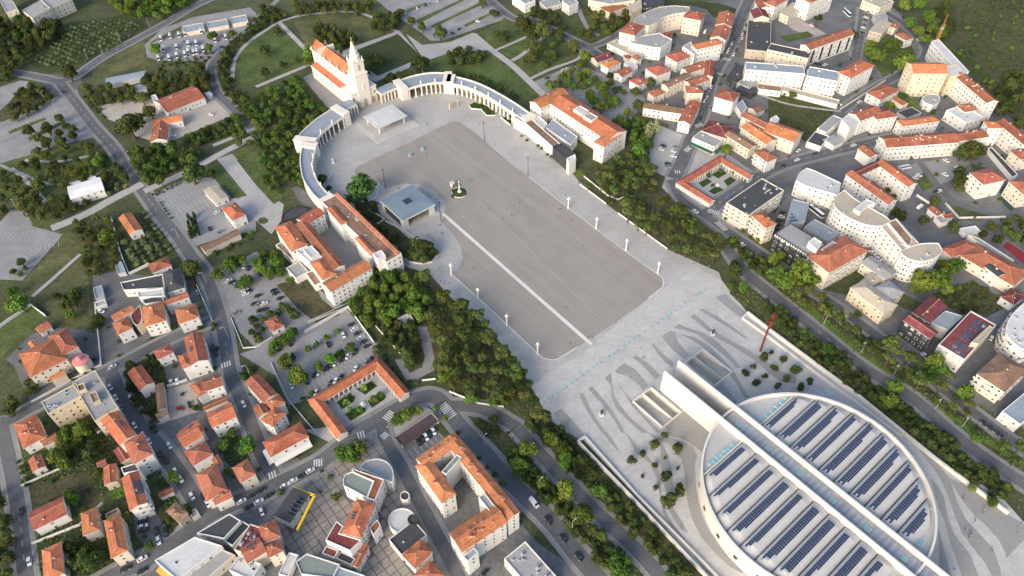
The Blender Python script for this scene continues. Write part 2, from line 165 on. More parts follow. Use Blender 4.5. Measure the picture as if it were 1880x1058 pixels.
ROADS = [
 ('paving_line','white_line',2.2,6,0,[(-42.7,352.9),(41.4,243.1)]),
 ('paving_line','thin_line',0.5,6,0,[(-34.5,387.7),(50.8,256.9)]),
 ('paving_line','thin_line',0.4,6,0,[(-23.7,393.2),(57.5,261.4)]),
 ('paving_edge','white_line',0.6,6,0,[(-34.8,298.0),(-17.7,276.9),(-0.6,255.0),(12.7,237.8),(16.7,234.2),(19.8,233.6),(23.2,234.2),(33.8,241.6)]),
 ('paving_edge','white_line',0.6,6,0,[(12.9,388.6),(37.4,355.0),(68.4,314.2),(84.3,294.5),(86.4,292.0),(87.0,288.2),(86.2,284.8),(84.5,282.3),(76.5,275.4)]),
 ('road','asphalt',7,0,1,[(-359.5,528.4),(-332.3,495.1),(-305.9,462.2),(-281.8,434.5),(-259.3,403.2),(-242.2,381.9),(-223.3,357.4),(-208.7,340.2),(-193.4,320.0),(-180.8,304.3),(-168.3,281.2),(-157.6,257.4),(-147.3,230.5),(-138.6,215.5),(-129.2,198.5),(-120.8,183.1),(-112.4,170.0)]),
 ('road','asphalt',6.5,0,1,[(-261.6,196.3),(-248.7,205.9),(-240.5,213.1),(-209.0,236.8),(-194.8,248.4),(-181.0,258.2),(-166.0,266.8),(-162.3,268.6)]),
 ('road','asphalt',7.5,0,1,[(-212.9,237.3),(-201.3,219.2),(-192.0,208.4),(-181.1,196.0),(-169.1,185.7),(-155.2,170.9),(-145.7,159.8),(-138.2,153.0)]),
 ('road','asphalt',8,0,1,[(-185.8,114.2),(-169.2,125.8),(-157.2,133.2),(-147.7,140.2),(-137.7,151.2),(-128.2,156.6),(-118.3,160.6),(-110.0,165.8),(-99.8,171.6),(-91.4,177.0),(-83.6,184.9),(-76.8,192.3),(-65.8,200.3),(-52.3,209.5),(-47.3,212.0),(-41.6,212.5),(-36.5,209.0),(-30.2,199.2),(-24.6,191.3),(-13.3,177.6),(-2.3,163.2),(13.3,145.7),(24.7,129.5),(32.8,118.5),(40.3,106.3)]),
 ('road','asphalt',6.5,0,1,[(-39.4,206.8),(-17.4,204.5),(-1.7,194.6),(2.1,190.5),(15.5,172.4),(33.5,149.5),(49.2,131.7),(58.6,118.5),(66.4,105.6)]),
 ('road','asphalt',6,0,1,[(-65.5,198.1),(-62.4,187.9),(-53.8,173.6),(-43.7,155.0),(-35.1,139.6),(-25.5,121.6),(-18.7,107.8)]),
 ('road','asphalt',6.5,0,1,[(-256.7,205.6),(-250.5,198.1),(-235.6,175.5),(-223.0,154.8),(-207.2,126.4),(-199.4,112.4)]),
 ('road','asphalt',7,0,1,[(128.8,317.3),(134.9,294.9),(147.1,274.1),(162.7,249.5),(178.9,223.4),(195.9,204.3),(206.8,184.2),(215.0,171.4),(223.6,160.8),(230.6,153.3)]),
 ('road','asphalt',6,0,1,[(107.7,381.7),(110.3,361.8),(123.4,343.6),(133.2,329.4),(151.4,304.7),(164.7,284.1),(177.7,266.8),(191.5,246.6),(208.5,217.2),(228.6,184.5),(239.0,169.5)]),
 ('road','asphalt',9,0,1,[(109.0,382.8),(116.7,397.4),(127.3,422.2),(145.4,464.9),(161.9,510.6),(187.0,558.9),(212.9,619.6),(238.3,674.0)]),
 ('road','asphalt',8,0,1,[(120.7,343.7),(142.8,364.3),(173.3,387.7),(189.5,396.1),(220.7,407.1),(253.2,417.2),(296.4,429.8)]),
 ('road','asphalt',6,0,1,[(244.6,456.6),(260.2,470.5),(277.7,484.9),(306.2,505.0),(331.6,525.5),(341.9,539.8),(344.3,553.3),(342.6,586.8),(335.1,610.6),(325.0,629.2),(321.0,646.0)]),
 ('road','asphalt',7,0,1,[(318.8,618.9),(300.8,574.4),(282.3,534.1)]),
 ('road','asphalt_old',5,0,0,[(277.2,392.3),(278.8,365.9),(283.8,349.3),(302.5,338.0),(324.4,334.5)]),
 ('path','gravel',2.5,0,0,[(186.9,487.0),(206.9,469.4),(228.8,461.0),(244.6,456.6)]),
 ('road','asphalt',7,0,1,[(-359.5,528.4),(-348.6,536.2),(-339.0,563.7),(-320.1,595.5),(-304.5,622.6),(-289.1,653.7),(-274.5,674.2),(-260.3,698.1)]),
 ('road','asphalt',6.5,0,1,[(-436.6,553.6),(-415.6,547.3),(-399.4,543.1),(-376.8,535.1),(-359.5,528.4)]),
 ('road','asphalt',6,0,1,[(-183.3,449.6),(-209.1,483.2),(-226.6,505.6),(-237.6,530.7),(-242.1,552.5),(-238.1,572.2)]),
 ('road','asphalt_pale',5,0,0,[(-238.1,572.2),(-232.3,603.5),(-223.6,628.5),(-214.5,654.9),(-208.8,677.3)]),
 ('path','paving',3.5,0,0,[(-219.0,523.1),(-224.9,556.0),(-221.7,580.7),(-216.0,594.7),(-209.3,607.2),(-200.3,622.0),(-180.4,633.5),(-141.6,637.7),(-115.2,622.4),(-93.4,595.9)]),
 ('path','paving',4,0,0,[(-200.8,620.0),(-167.5,568.5)]),
 ('path','paving',4,0,0,[(-210.5,434.0),(-184.5,454.5)]),
 ('path','paving',4,0,0,[(-197.4,512.2),(-165.2,540.7),(-152.5,552.3)]),
 ('road','asphalt',6,0,1,[(-15.2,656.8),(6.3,617.7),(24.4,611.5),(52.0,580.3),(68.8,560.6),(80.2,540.2)]),
 ('road','asphalt',5,0,1,[(68.8,560.6),(85.9,571.8),(109.9,596.7)]),
 ('road','asphalt_pale',4,0,0,[(66.1,638.8),(69.2,607.0),(73.7,588.8),(79.9,580.7)]),
 ('path','paving',6,0,0,[(-28.0,589.4),(-10.3,558.4),(4.7,535.4),(17.1,511.3),(28.1,489.3)]),
 ('path','paving',4,0,0,[(4.9,542.4),(14.0,552.6),(26.1,570.3),(37.7,590.7)]),
 ('path','paving',3,0,0,[(-10.7,558.4),(5.4,571.4),(26.9,589.4)]),
 ('path','paving',3,0,0,[(18.0,512.9),(35.1,527.0),(59.2,543.1),(62.3,559.1)]),
 ('path','paving',7,0,0,[(-289.7,348.5),(-273.9,361.0),(-262.9,374.3),(-253.1,385.2),(-246.6,391.9)]),
 ('path','paving',6,0,0,[(-242.8,383.6),(-218.1,406.3),(-200.6,425.7),(-182.3,444.8)]),
 ('path','paving',2.5,0,0,[(-275.8,289.2),(-269.5,304.4),(-261.8,324.1)]),
 ('path','paving',3,0,0,[(-345.1,413.0),(-336.5,406.5),(-320.3,390.9),(-304.3,374.9)]),
 ('path','paving',2.5,0,0,[(-339.7,422.2),(-313.9,419.8),(-290.2,427.7)]),
 ('path','asphalt_pale',2.5,0,0,[(-354.9,417.8),(-337.0,407.7),(-302.9,393.1),(-275.5,408.8)]),
 ('path','asphalt_pale',3,0,0,[(-367.6,445.0),(-352.8,465.1),(-337.2,474.4)]),
 ('path','paving',5,0,0,[(-60.2,513.5),(-76.3,539.6)]),
]
TEAL = [
 (14.6,207.1),
 (16.7,208.9),
 (19.1,210.6),
 (21.3,212.4),
 (24.1,214.5),
 (26.5,216.3),
 (29.4,218.5),
 (31.6,220.3),
 (35.1,223.1),
 (38.0,225.4),
 (41.1,227.8),
 (43.1,229.4),
 (45.3,231.0),
 (50.0,234.8),
 (52.5,236.6),
 (54.9,238.6),
 (59.1,241.8),
 (61.7,243.8),
 (64.4,245.8),
 (67.2,248.0),
 (71.0,250.9),
 (75.3,254.5),
 (78.7,256.8),
 (81.7,259.3),
 (85.1,261.8),
 (87.4,263.8),
 (90.0,265.7),
 (93.1,268.2),
 (96.2,270.7),
 (99.4,273.0),
 (104.1,276.8),
 (106.4,278.5),
 (108.9,280.3),
]
ZEBRA = [
 ((-63.8,199.0),(-60.3,203.7),4),
 ((-36.5,207.4),(-30.5,199.6),5),
 ((-76.4,190.2),(-72.6,191.6),4),
 ((-95.0,176.0),(-90.6,176.6),4),
 ((-114.7,169.9),(-111.3,171.5),3.5),
 ((-64.4,191.3),(-61.8,189.0),3.5),
 ((122.4,412.2),(126.6,416.8),3.5),
 ((110.9,389.6),(115.0,389.4),3.5),
 ((125.1,349.5),(131.7,346.0),4),
 ((128.3,338.3),(132.4,329.9),4),
 ((-153.4,235.0),(-148.5,237.1),3.5),
 ((175.9,537.3),(181.2,533.7),4),
 ((134.8,442.0),(140.8,445.2),4),
 ((166.0,514.3),(170.9,512.0),3),
]
BAYS = [
 ((-233.7,381.4),(-220.7,392.5),-5,6),
 ((-228.3,372.7),(-205.9,388.9),5,11),
 ((-226.5,369.9),(-205.1,386.0),-5,10),
 ((-217.7,356.0),(-199.3,371.6),5,9),
 ((-216.0,353.3),(-197.7,368.7),-5,9),
 ((-319.9,347.0),(-281.7,337.9),-5,15),
 ((-294.8,330.9),(-280.4,336.6),-5,6),
 ((-301.5,314.5),(-292.3,330.8),-5,7),
 ((-316.8,336.7),(-299.6,336.1),5,6),
 ((-89.6,639.5),(-56.0,665.4),-5,16),
 ((-79.7,623.0),(-38.1,661.5),5,22),
 ((-75.3,612.4),(-27.8,655.3),-5,25),
 ((-66.5,606.8),(-20.2,652.0),5,25),
 ((-58.9,598.9),(-12.7,637.8),-5,24),
 ((-45.9,599.4),(-11.4,627.0),5,17),
 ((-102.3,643.0),(-72.5,663.5),-5,14),
 ((-110.0,243.2),(-92.2,255.3),5,8),
 ((-103.1,228.1),(-83.9,242.7),-5,9),
 ((-102.3,227.2),(-83.0,241.8),5,9),
 ((-103.6,214.4),(-75.2,237.0),5,14),
 ((-89.7,264.1),(-76.9,245.3),5,9),
 ((-280.6,623.8),(-236.2,642.5),5,19),
 ((-301.1,592.4),(-251.2,604.4),-5,20),
 ((-292.9,577.7),(-242.5,589.2),-5,20),
 ((-289.4,559.2),(-255.7,568.8),-5,14),
 ((-371.1,474.2),(-342.2,515.0),-5,19),
 ((-371.4,453.0),(-332.0,494.8),5,22),
 ((-53.2,180.2),(-37.7,191.7),-4.5,7),
]
BUILDINGS = [
 ('apartment_block','cream apartment block with grey rooftop at the upper left corner of the photo','apartment block',[{'h':12,'roof':'flat','rc':'g','wc':'c','p':[(-429.7,632.3),(-413.9,617.0),(-405.2,634.9),(-421.2,652.1)]},{'h':11,'roof':'flat','rc':'g','wc':'c','p':[(-406.4,637.0),(-394.5,654.1),(-411.8,673.5),(-422.4,654.3)]},{'h':15,'roof':'flat','rc':'g','wc':'c','q':((-446.2,642.9),0.616,4.7,21.9)}],{}),
 ('picnic_shelter','blue grey roofed shelter at the motorhome park nearest the road','shelter',[{'h':3.6,'roof':'flat','rc':'u','wc':'c','win':0,'q':((-272.8,607.6),0.391,8.5,6.7)}],{'group':'shelters at the motorhome park'}),
 ('picnic_shelter','blue grey roofed shelter in the middle of three at the motorhome park','shelter',[{'h':3.6,'roof':'flat','rc':'u','wc':'c','win':0,'q':((-253.3,614.1),0.364,8.6,6.6)}],{'group':'shelters at the motorhome park'}),
 ('picnic_shelter','blue grey roofed shelter partly behind a brown tree at the motorhome park','shelter',[{'h':3.6,'roof':'flat','rc':'u','wc':'c','win':0,'q':((-236.1,621.2),0.391,6.8,7.0)}],{'group':'shelters at the motorhome park'}),
 ('metal_shed','long blue grey metal shed beside the field below the roundabout road','shed',[{'h':4,'roof':'gable','rc':'u','wc':'g','rh':0.8,'win':0,'q':((-302.7,524.5),0.351,15.0,5.3)},{'h':3,'roof':'flat','rc':'u','wc':'g','win':0,'q':((-286.6,511.5),0.318,4.1,4.6)}],{}),
 ('warehouse','long red tiled warehouse with white walls in the gravel yard','warehouse',[{'h':5.5,'roof':'gable','rc':'r','wc':'w','q':((-248.2,487.9),0.717,15.2,11.4)},{'h':6.5,'roof':'flat','rc':'v','wc':'w','win':0,'q':((-267.0,488.7),0.548,1.7,5.9)}],{}),
 ('tent','small white tent at the end of the red warehouse','tent',[{'h':2.8,'roof':'hip','rc':'v','wc':'w','win':0,'q':((-230.4,499.1),0.711,2.2,3.2)}],{}),
 ('farm_building','bent orange and red roofed farm building in the gravel yard','building',[{'h':5,'roof':'gable','rc':'o','wc':'w','q':((-249.2,460.4),0.342,10.5,5.3)},{'h':4.6,'roof':'gable','rc':'r','wc':'w','q':((-250.4,446.7),0.22,5.8,12.7)}],{}),
 ('building','white building cut by the top edge of the photo beside the park road','building',[{'h':9,'roof':'flat','rc':'u','wc':'w','q':((17.2,637.9),-1.029,10.6,5.6)}],{}),
 ('building','white building with grey flat roof behind the hillside garden','building',[{'h':9,'roof':'flat','rc':'g','wc':'w','p':[(51.0,629.7),(60.9,638.7),(65.5,625.4),(56.9,618.7)]},{'h':4,'roof':'flat','rc':'g','wc':'w','p':[(31.5,640.3),(48.2,650.5),(50.9,633.8),(37.0,626.5)]}],{}),
 ('building','orange hipped building above the dark trees at the top edge','building',[{'h':8,'roof':'hip','rc':'r','wc':'c','q':((95.8,616.7),0.608,10.6,6.7)},{'h':10,'roof':'flat','rc':'e','wc':'b','p':[(108.9,621.5),(120.8,624.8),(119.4,609.0),(108.7,600.6)]}],{}),
 ('building','dark grey flat building at the top edge beside the lawn','building',[{'h':8,'roof':'flat','rc':'s','wc':'k','p':[(122.6,631.8),(143.6,637.4),(141.1,620.5),(120.7,614.5)]}],{}),
 ('apartment_block','long cream apartment building at the top edge with rows of windows','apartment block',[{'h':12,'roof':'flat','rc':'g','wc':'c','p':[(74.0,623.2),(92.5,638.5),(110.5,626.4),(114.6,620.8),(92.2,614.2)]}],{}),
 ('apartment_crescent','curved cream apartment crescent with grey roof terrace','apartment block',[{'h':15,'roof':'flat','rc':'g','wc':'c','p':[(107.3,574.5),(107.0,575.9),(107.3,577.3),(108.0,578.5),(112.4,584.1),(115.6,587.6),(119.1,591.0),(122.8,593.9),(124.5,595.1),(128.2,597.5),(132.3,599.4),(136.6,600.7),(138.5,601.1),(142.5,601.8),(146.6,601.7),(150.6,600.9),(158.0,598.8),(156.9,589.9),(148.4,588.1),(144.9,587.2),(141.5,586.0),(138.2,584.4),(136.9,583.8),(134.1,582.0),(131.5,579.7),(129.4,577.2),(128.2,575.5),(126.5,573.3),(124.5,571.3),(122.3,569.5),(118.1,566.4),(110.2,570.7),(109.0,571.5),(108.1,572.7),(107.4,574.0)]},{'h':14,'roof':'hip','rc':'r','wc':'c','q':((159.4,584.1),1.103,7.0,8.0)},{'h':15,'roof':'hip','rc':'r','wc':'w','q':((103.9,561.9),1.019,10.1,7.2)},{'h':11,'roof':'flat','rc':'g','wc':'w','p':[(100.2,547.0),(115.7,539.5),(124.0,536.8),(135.6,550.1),(126.9,562.1),(111.7,557.8)]},{'h':5,'roof':'flat','rc':'e','wc':'w','q':((98.6,549.2),0.706,5.6,16.1)},{'h':8,'roof':'gable','rc':'r','wc':'c','q':((132.7,560.4),1.091,7.1,3.7)}],{}),
 ('house','low twin roofed red house at the corner below the crescent','house',[{'h':4,'roof':'gable','rc':'d','wc':'c','q':((77.3,536.8),0.524,8.0,5.0)}],{}),
 ('house','orange hipped white house beside the tree filled car park','house',[{'h':6,'roof':'hip','rc':'o','wc':'w','q':((83.0,523.4),0.605,7.0,4.8)}],{}),
 ('house','small dark red house behind the orange hipped house','house',[{'h':4,'roof':'hip','rc':'d','wc':'c','q':((98.8,537.0),0.445,3.2,3.2)}],{}),
 ('house','small orange house joined to a white flat annex','house',[{'h':6,'roof':'hip','rc':'r','wc':'w','q':((104.4,531.3),0.607,3.2,3.4)},{'h':4,'roof':'flat','rc':'v','wc':'w','p':[(94.0,527.8),(101.1,531.7),(104.5,520.8),(99.9,514.8)]}],{}),
 ('house','white house with brown red gable roof beside the hedge','house',[{'h':5,'roof':'gable','rc':'r','wc':'w','q':((91.5,511.2),0.727,6.8,4.5)}],{}),
 ('house','white villa with broad brown red hipped roof in the old quarter','house',[{'h':8,'roof':'hip','rc':'r','wc':'w','q':((117.9,508.5),0.523,7.5,7.1)}],{}),
 ('house','small white house with square red roof beside the palm','house',[{'h':6,'roof':'hip','rc':'r','wc':'w','q':((101.2,496.1),0.688,5.5,5.1)}],{}),
 ('house','white three storey building with brown red roof below the curved white hotel','house',[{'h':9,'roof':'hip','rc':'r','wc':'w','q':((136.5,526.6),0.598,7.9,6.6)}],{}),
 ('hotel','curved white hotel with orange roof at the street corner','hotel',[{'h':14,'roof':'hip','rc':'o','wc':'w','q':((160.0,535.0),0.347,12.1,4.5)},{'h':12,'roof':'flat','rc':'g','wc':'w','p':[(141.3,536.7),(149.2,544.0),(151.0,530.6),(148.5,523.2)]}],{}),
 ('house','red roofed row house at the top of the main street','house',[{'h':12,'roof':'gable','rc':'r','wc':'c','q':((184.8,579.2),-0.343,7.0,12.2)}],{}),
 ('house','brown red roofed row house below it on the main street','house',[{'h':12,'roof':'gable','rc':'r','wc':'c','q':((176.1,556.5),-0.429,6.6,11.0)}],{}),
 ('house','red roofed terrace on the main street opposite the dark roofed hall','house',[{'h':9,'roof':'gable','rc':'r','wc':'w','q':((146.1,508.4),0.507,10.5,4.6)},{'h':9,'roof':'gable','rc':'r','wc':'c','q':((156.9,505.8),-0.277,3.7,12.1)}],{}),
 ('house','low red roofed house in the middle of the terrace block','house',[{'h':8,'roof':'gable','rc':'r','wc':'w','q':((144.4,490.8),0.464,8.9,4.3)}],{}),
 ('house','cream house with dull orange hipped roof on the main street','house',[{'h':10,'roof':'hip','rc':'r','wc':'c','q':((139.1,475.3),-0.05,6.3,5.2)}],{}),
 ('house','long cream house with brown gable roof in the old quarter','house',[{'h':9,'roof':'gable','rc':'n','wc':'c','q':((128.6,490.5),0.652,13.0,3.6)}],{}),
 ('house','small orange hipped house in front of the long cream house','house',[{'h':6,'roof':'hip','rc':'r','wc':'c','q':((112.1,478.8),0.513,5.6,4.1)}],{}),
 ('school','white school with long brown orange roof bent around a corner','school',[{'h':7,'roof':'gable','rc':'n','wc':'w','q':((114.5,456.6),-0.345,15.2,5.0)},{'h':8,'roof':'gable','rc':'r','wc':'w','q':((130.8,448.1),-0.454,4.7,15.0)}],{}),
 ('house','tall white house with red hipped roof and blank white wall','house',[{'h':12,'roof':'hip','rc':'r','wc':'w','win':0,'q':((160.5,463.1),0.98,7.0,7.3)}],{}),
 ('house','narrow red roofed building at the top right of the main street','house',[{'h':10,'roof':'gable','rc':'r','wc':'w','q':((225.0,608.9),0.003,5.9,7.8)}],{}),
 ('house','red roofed house next down the main street from the narrow building','house',[{'h':10,'roof':'gable','rc':'d','wc':'c','q':((217.3,591.1),-0.011,6.8,7.8)}],{}),
 ('hall','wide hall with dark grey flat roof on the main street','hall',[{'h':8,'roof':'flat','rc':'s','wc':'b','q':((209.1,559.3),-0.274,9.5,26.0)}],{}),
 ('building','dark flat roofed building on the main street corner','building',[{'h':7,'roof':'flat','rc':'s','wc':'k','p':[(169.4,497.9),(181.2,516.2),(185.9,511.4),(174.0,489.7)]}],{}),
 ('building','dark maroon hipped building with grey terrace at the cross street','building',[{'h':7,'roof':'hip','rc':'d','wc':'c','q':((146.9,428.0),0.987,8.1,9.4)},{'h':6,'roof':'flat','rc':'v','wc':'w','q':((139.3,418.8),0.926,5.0,8.6)}],{}),
 ('house','long house with weathered brown roof beside the maroon building','house',[{'h':8,'roof':'gable','rc':'n','wc':'c','q':((159.1,412.8),0.603,4.1,11.3)}],{}),
 ('house','long house with orange roof running down to the cross street','house',[{'h':9,'roof':'gable','rc':'o','wc':'c','q':((172.9,418.5),0.516,5.6,12.4)}],{}),
 ('house','red roofed wing behind the long orange roofed house','house',[{'h':10,'roof':'gable','rc':'r','wc':'c','q':((174.3,433.4),0.7,4.0,10.0)}],{}),
 ('house','white building with red roof at the top edge beside the main street','house',[{'h':13,'roof':'hip','rc':'r','wc':'w','q':((235.7,609.3),0.71,10.6,5.8)}],{}),
 ('building','low cream building with roof terrace beside the top apartment block','building',[{'h':7,'roof':'flat','rc':'e','wc':'c','p':[(237.9,599.6),(254.3,619.5),(257.3,607.5),(242.8,591.7)]}],{}),
 ('apartment_block','large white apartment block with orange roof at the top edge','apartment block',[{'h':16,'roof':'hip','rc':'r','wc':'w','q':((269.8,612.1),-1.003,7.5,15.9)}],{}),
 ('building','cream flat building with red door canopy at the top edge','building',[{'h':8,'roof':'flat','rc':'e','wc':'c','q':((328.1,615.6),-0.984,9.1,9.7)}],{}),
 ('workshop','beige industrial building with shallow roof and small orange annex','workshop',[{'h':7,'roof':'gable','rc':'e','wc':'b','rh':1,'q':((313.2,569.2),0.882,12.4,5.5)},{'h':6,'roof':'hip','rc':'r','wc':'c','q':((326.4,573.7),0.774,4.5,3.7)},{'h':5,'roof':'flat','rc':'g','wc':'g','p':[(317.3,595.4),(329.5,599.8),(327.2,587.3),(317.1,585.4)]}],{}),
 ('house','small white house with orange hipped roof at the street bend','house',[{'h':7,'roof':'hip','rc':'r','wc':'w','q':((326.8,552.8),0.456,4.7,6.0)}],{}),
 ('apartment_block','white apartment block with red roof and tall dark glass bays','apartment block',[{'h':14,'roof':'gable','rc':'r','wc':'w','bays':1,'q':((257.1,537.7),0.502,24.9,5.3)}],{}),
 ('apartment_block','cream apartment block with dark slate flat roof','apartment block',[{'h':12,'roof':'flat','rc':'s','wc':'c','q':((223.6,525.4),1.058,5.7,16.0)}],{}),
 ('hotel','long white hotel with blue grey roof and orange hipped end','hotel',[{'h':14,'roof':'flat','rc':'u','wc':'w','q':((203.8,496.8),-0.198,21.6,5.8)},{'h':15,'roof':'flat','rc':'u','wc':'w','balc':1,'q':((236.5,484.5),-0.415,10.9,7.3)},{'h':15,'roof':'hip','rc':'o','wc':'w','q':((262.6,490.0),0.623,14.9,6.0)},{'h':5,'roof':'flat','rc':'n','wc':'w','q':((198.6,484.1),-0.3,8.6,4.1)},{'h':4,'roof':'flat','rc':'e','wc':'w','win':0,'q':((226.8,473.5),-0.554,20.4,3.5)}],{}),
 ('house','white house with brown red hipped roof below the grass plot','house',[{'h':7,'roof':'hip','rc':'r','wc':'w','q':((278.5,470.4),0.584,11.3,6.3)}],{}),
 ('house','small red gabled outbuilding beside the grey chapel','house',[{'h':3.5,'roof':'gable','rc':'r','wc':'c','win':0,'q':((289.5,462.6),0.448,3.3,5.3)}],{}),
 ('guest_house','large white building with folded brown red roofs and arched lower floor','guest house',[{'h':12,'roof':'gable','rc':'r','wc':'w','q':((251.6,435.3),0.452,10.8,5.6)},{'h':12,'roof':'hip','rc':'r','wc':'w','q':((263.3,433.3),0.206,8.3,4.8)},{'h':12,'roof':'flat','rc':'v','wc':'w','win':0,'p':[(232.7,429.2),(243.6,439.0),(243.3,425.7),(234.5,417.8)]}],{}),
 ('guest_house','long white building with bright orange hipped roof','guest house',[{'h':9,'roof':'hip','rc':'o','wc':'w','q':((286.9,428.7),0.174,14.4,4.1)}],{}),
 ('terrace_row','long white row with red roofs and many chimneys along the car park','row houses',[{'h':11,'roof':'gable','rc':'r','wc':'w','balc':1,'nch':14,'q':((276.2,403.6),0.078,25.3,6.5)}],{}),
 ('guest_house','white block with brown red roof at the end of the long row','guest house',[{'h':11,'roof':'gable','rc':'r','wc':'w','nch':4,'q':((311.9,407.3),0.195,11.5,5.0)}],{}),
 ('apartment_block','tall white block with bright orange roof near the right edge','apartment block',[{'h':14,'roof':'hip','rc':'o','wc':'w','q':((330.1,414.3),-0.053,4.9,4.5)},{'h':13,'roof':'gable','rc':'r','wc':'w','q':((342.0,406.5),0.182,4.6,13.9)}],{}),
 ('hotel','tall beige hotel with orange roof below the crane','hotel',[{'h':19,'roof':'gable','rc':'o','wc':'y','q':((310.9,481.4),-0.063,12.6,8.2)},{'h':17,'roof':'flat','rc':'g','wc':'y','balc':1,'p':[(298.0,485.9),(304.8,493.1),(304.6,485.5),(298.4,477.0)]},{'h':17,'roof':'flat','rc':'v','wc':'y','p':[(325.6,486.4),(338.2,489.8),(337.2,476.0),(325.7,472.8)]}],{}),
 ('building_site','white building under construction with long flat roof beside the crane','building',[{'h':15,'roof':'flat','rc':'v','wc':'w','p':[(336.0,528.9),(342.9,532.3),(344.3,482.1),(337.4,479.1)]}],{}),
 ('hotel','long white hotel with red roof at the edge of the wild field','hotel',[{'h':15,'roof':'gable','rc':'r','wc':'w','nch':10,'q':((338.4,459.3),0.163,4.9,19.7)},{'h':9,'roof':'hip','rc':'r','wc':'w','q':((327.7,443.3),0.218,5.6,4.7)},{'h':8.5,'roof':'flat','rc':'v','wc':'w','q':((323.8,437.4),0.4,8.1,8.8)}],{}),
 ('chapel','round white chapel with grey roof between hotel and villa','chapel',[{'h':6,'roof':'flat','rc':'g','wc':'w','p':[(304.0,459.8),(304.3,461.8),(305.2,463.5),(306.7,464.9),(310.0,467.2),(311.6,468.0),(313.4,468.2),(315.2,467.8),(318.6,466.6),(317.6,461.8),(316.8,459.4),(315.4,457.3),(313.5,455.6),(308.6,452.4),(306.1,454.3),(304.9,455.3),(304.2,456.7),(304.0,458.3)]}],{}),
 ('shed_block','low grey roofed sheds beside the grass slope','sheds',[{'h':5,'roof':'flat','rc':'g','wc':'w','win':0,'q':((228.3,434.3),0.763,11.6,3.5)},{'h':4.5,'roof':'flat','rc':'s','wc':'w','win':0,'q':((214.7,417.0),0.903,7.7,5.0)}],{}),
 ('guest_house','orange roofed building with attic terrace beside the grass slope','guest house',[{'h':10,'roof':'gable','rc':'o','wc':'c','q':((189.4,418.4),-0.687,11.4,7.7)},{'h':12,'roof':'flat','rc':'v','wc':'w','win':0,'p':[(184.1,432.7),(188.8,435.9),(190.0,431.5),(185.4,426.7)]}],{}),
 ('hall','white roofed exhibition hall among the park trees','hall',[{'h':6,'roof':'gable','rc':'x','wc':'w','rh':1.2,'nch':0,'q':((-278.2,381.2),0.513,10.4,7.8)},{'h':5,'roof':'flat','rc':'v','wc':'w','win':0,'q':((-283.5,390.6),0.51,7.6,1.6)}],{}),
 ('shed','orange gabled shed with dark ridge strip in the olive garden','shed',[{'h':5,'roof':'gable','rc':'o','wc':'w','ridge':'s','q':((-236.7,345.2),0.661,4.1,10.6)}],{}),
 ('office','low white office with beige roof in the pale car park','office',[{'h':4,'roof':'gable','rc':'e','wc':'w','rh':1,'q':((-191.5,374.2),0.707,4.7,8.7)}],{}),
 ('house','bright orange roofed villa at the corner of the pale car park','house',[{'h':7,'roof':'hip','rc':'o','wc':'w','q':((-173.3,352.1),0.671,4.7,8.0)}],{}),
 ('shed','long low brown roofed shed along the car park edge','shed',[{'h':4,'roof':'gable','rc':'n','wc':'c','win':0,'q':((-176.4,328.7),0.696,11.9,3.1)}],{}),
 ('house','small red hipped house behind the slate roofed hall','house',[{'h':5,'roof':'hip','rc':'r','wc':'w','q':((-206.6,307.6),0.586,5.7,4.7)}],{}),
 ('hall','hall with large dark slate roofs and white clerestory','hall',[{'h':7,'roof':'hip','rc':'s','wc':'w','q':((-193.0,292.8),0.406,4.9,9.1)},{'h':6,'roof':'flat','rc':'s','wc':'w','p':[(-224.4,293.1),(-202.0,299.1),(-197.4,288.0),(-220.2,286.9)]},{'h':9,'roof':'flat','rc':'v','wc':'w','p':[(-209.8,282.4),(-196.1,285.1),(-193.4,278.7),(-207.6,278.2)]}],{}),
 ('carport','grey panelled carport beside the olive garden wall','carport',[{'h':3,'roof':'flat','rc':'u','wc':'g','win':0,'p':[(-236.0,312.7),(-232.1,313.7),(-226.2,304.3),(-230.7,303.4)]}],{}),
 ('carport','grey panelled carport beside the wild garden','carport',[{'h':3,'roof':'flat','rc':'u','wc':'g','win':0,'q':((-236.5,288.8),0.501,2.3,5.1)},{'h':3,'roof':'flat','rc':'g','wc':'w','win':0,'q':((-232.2,280.0),0.519,2.8,2.3)}],{}),
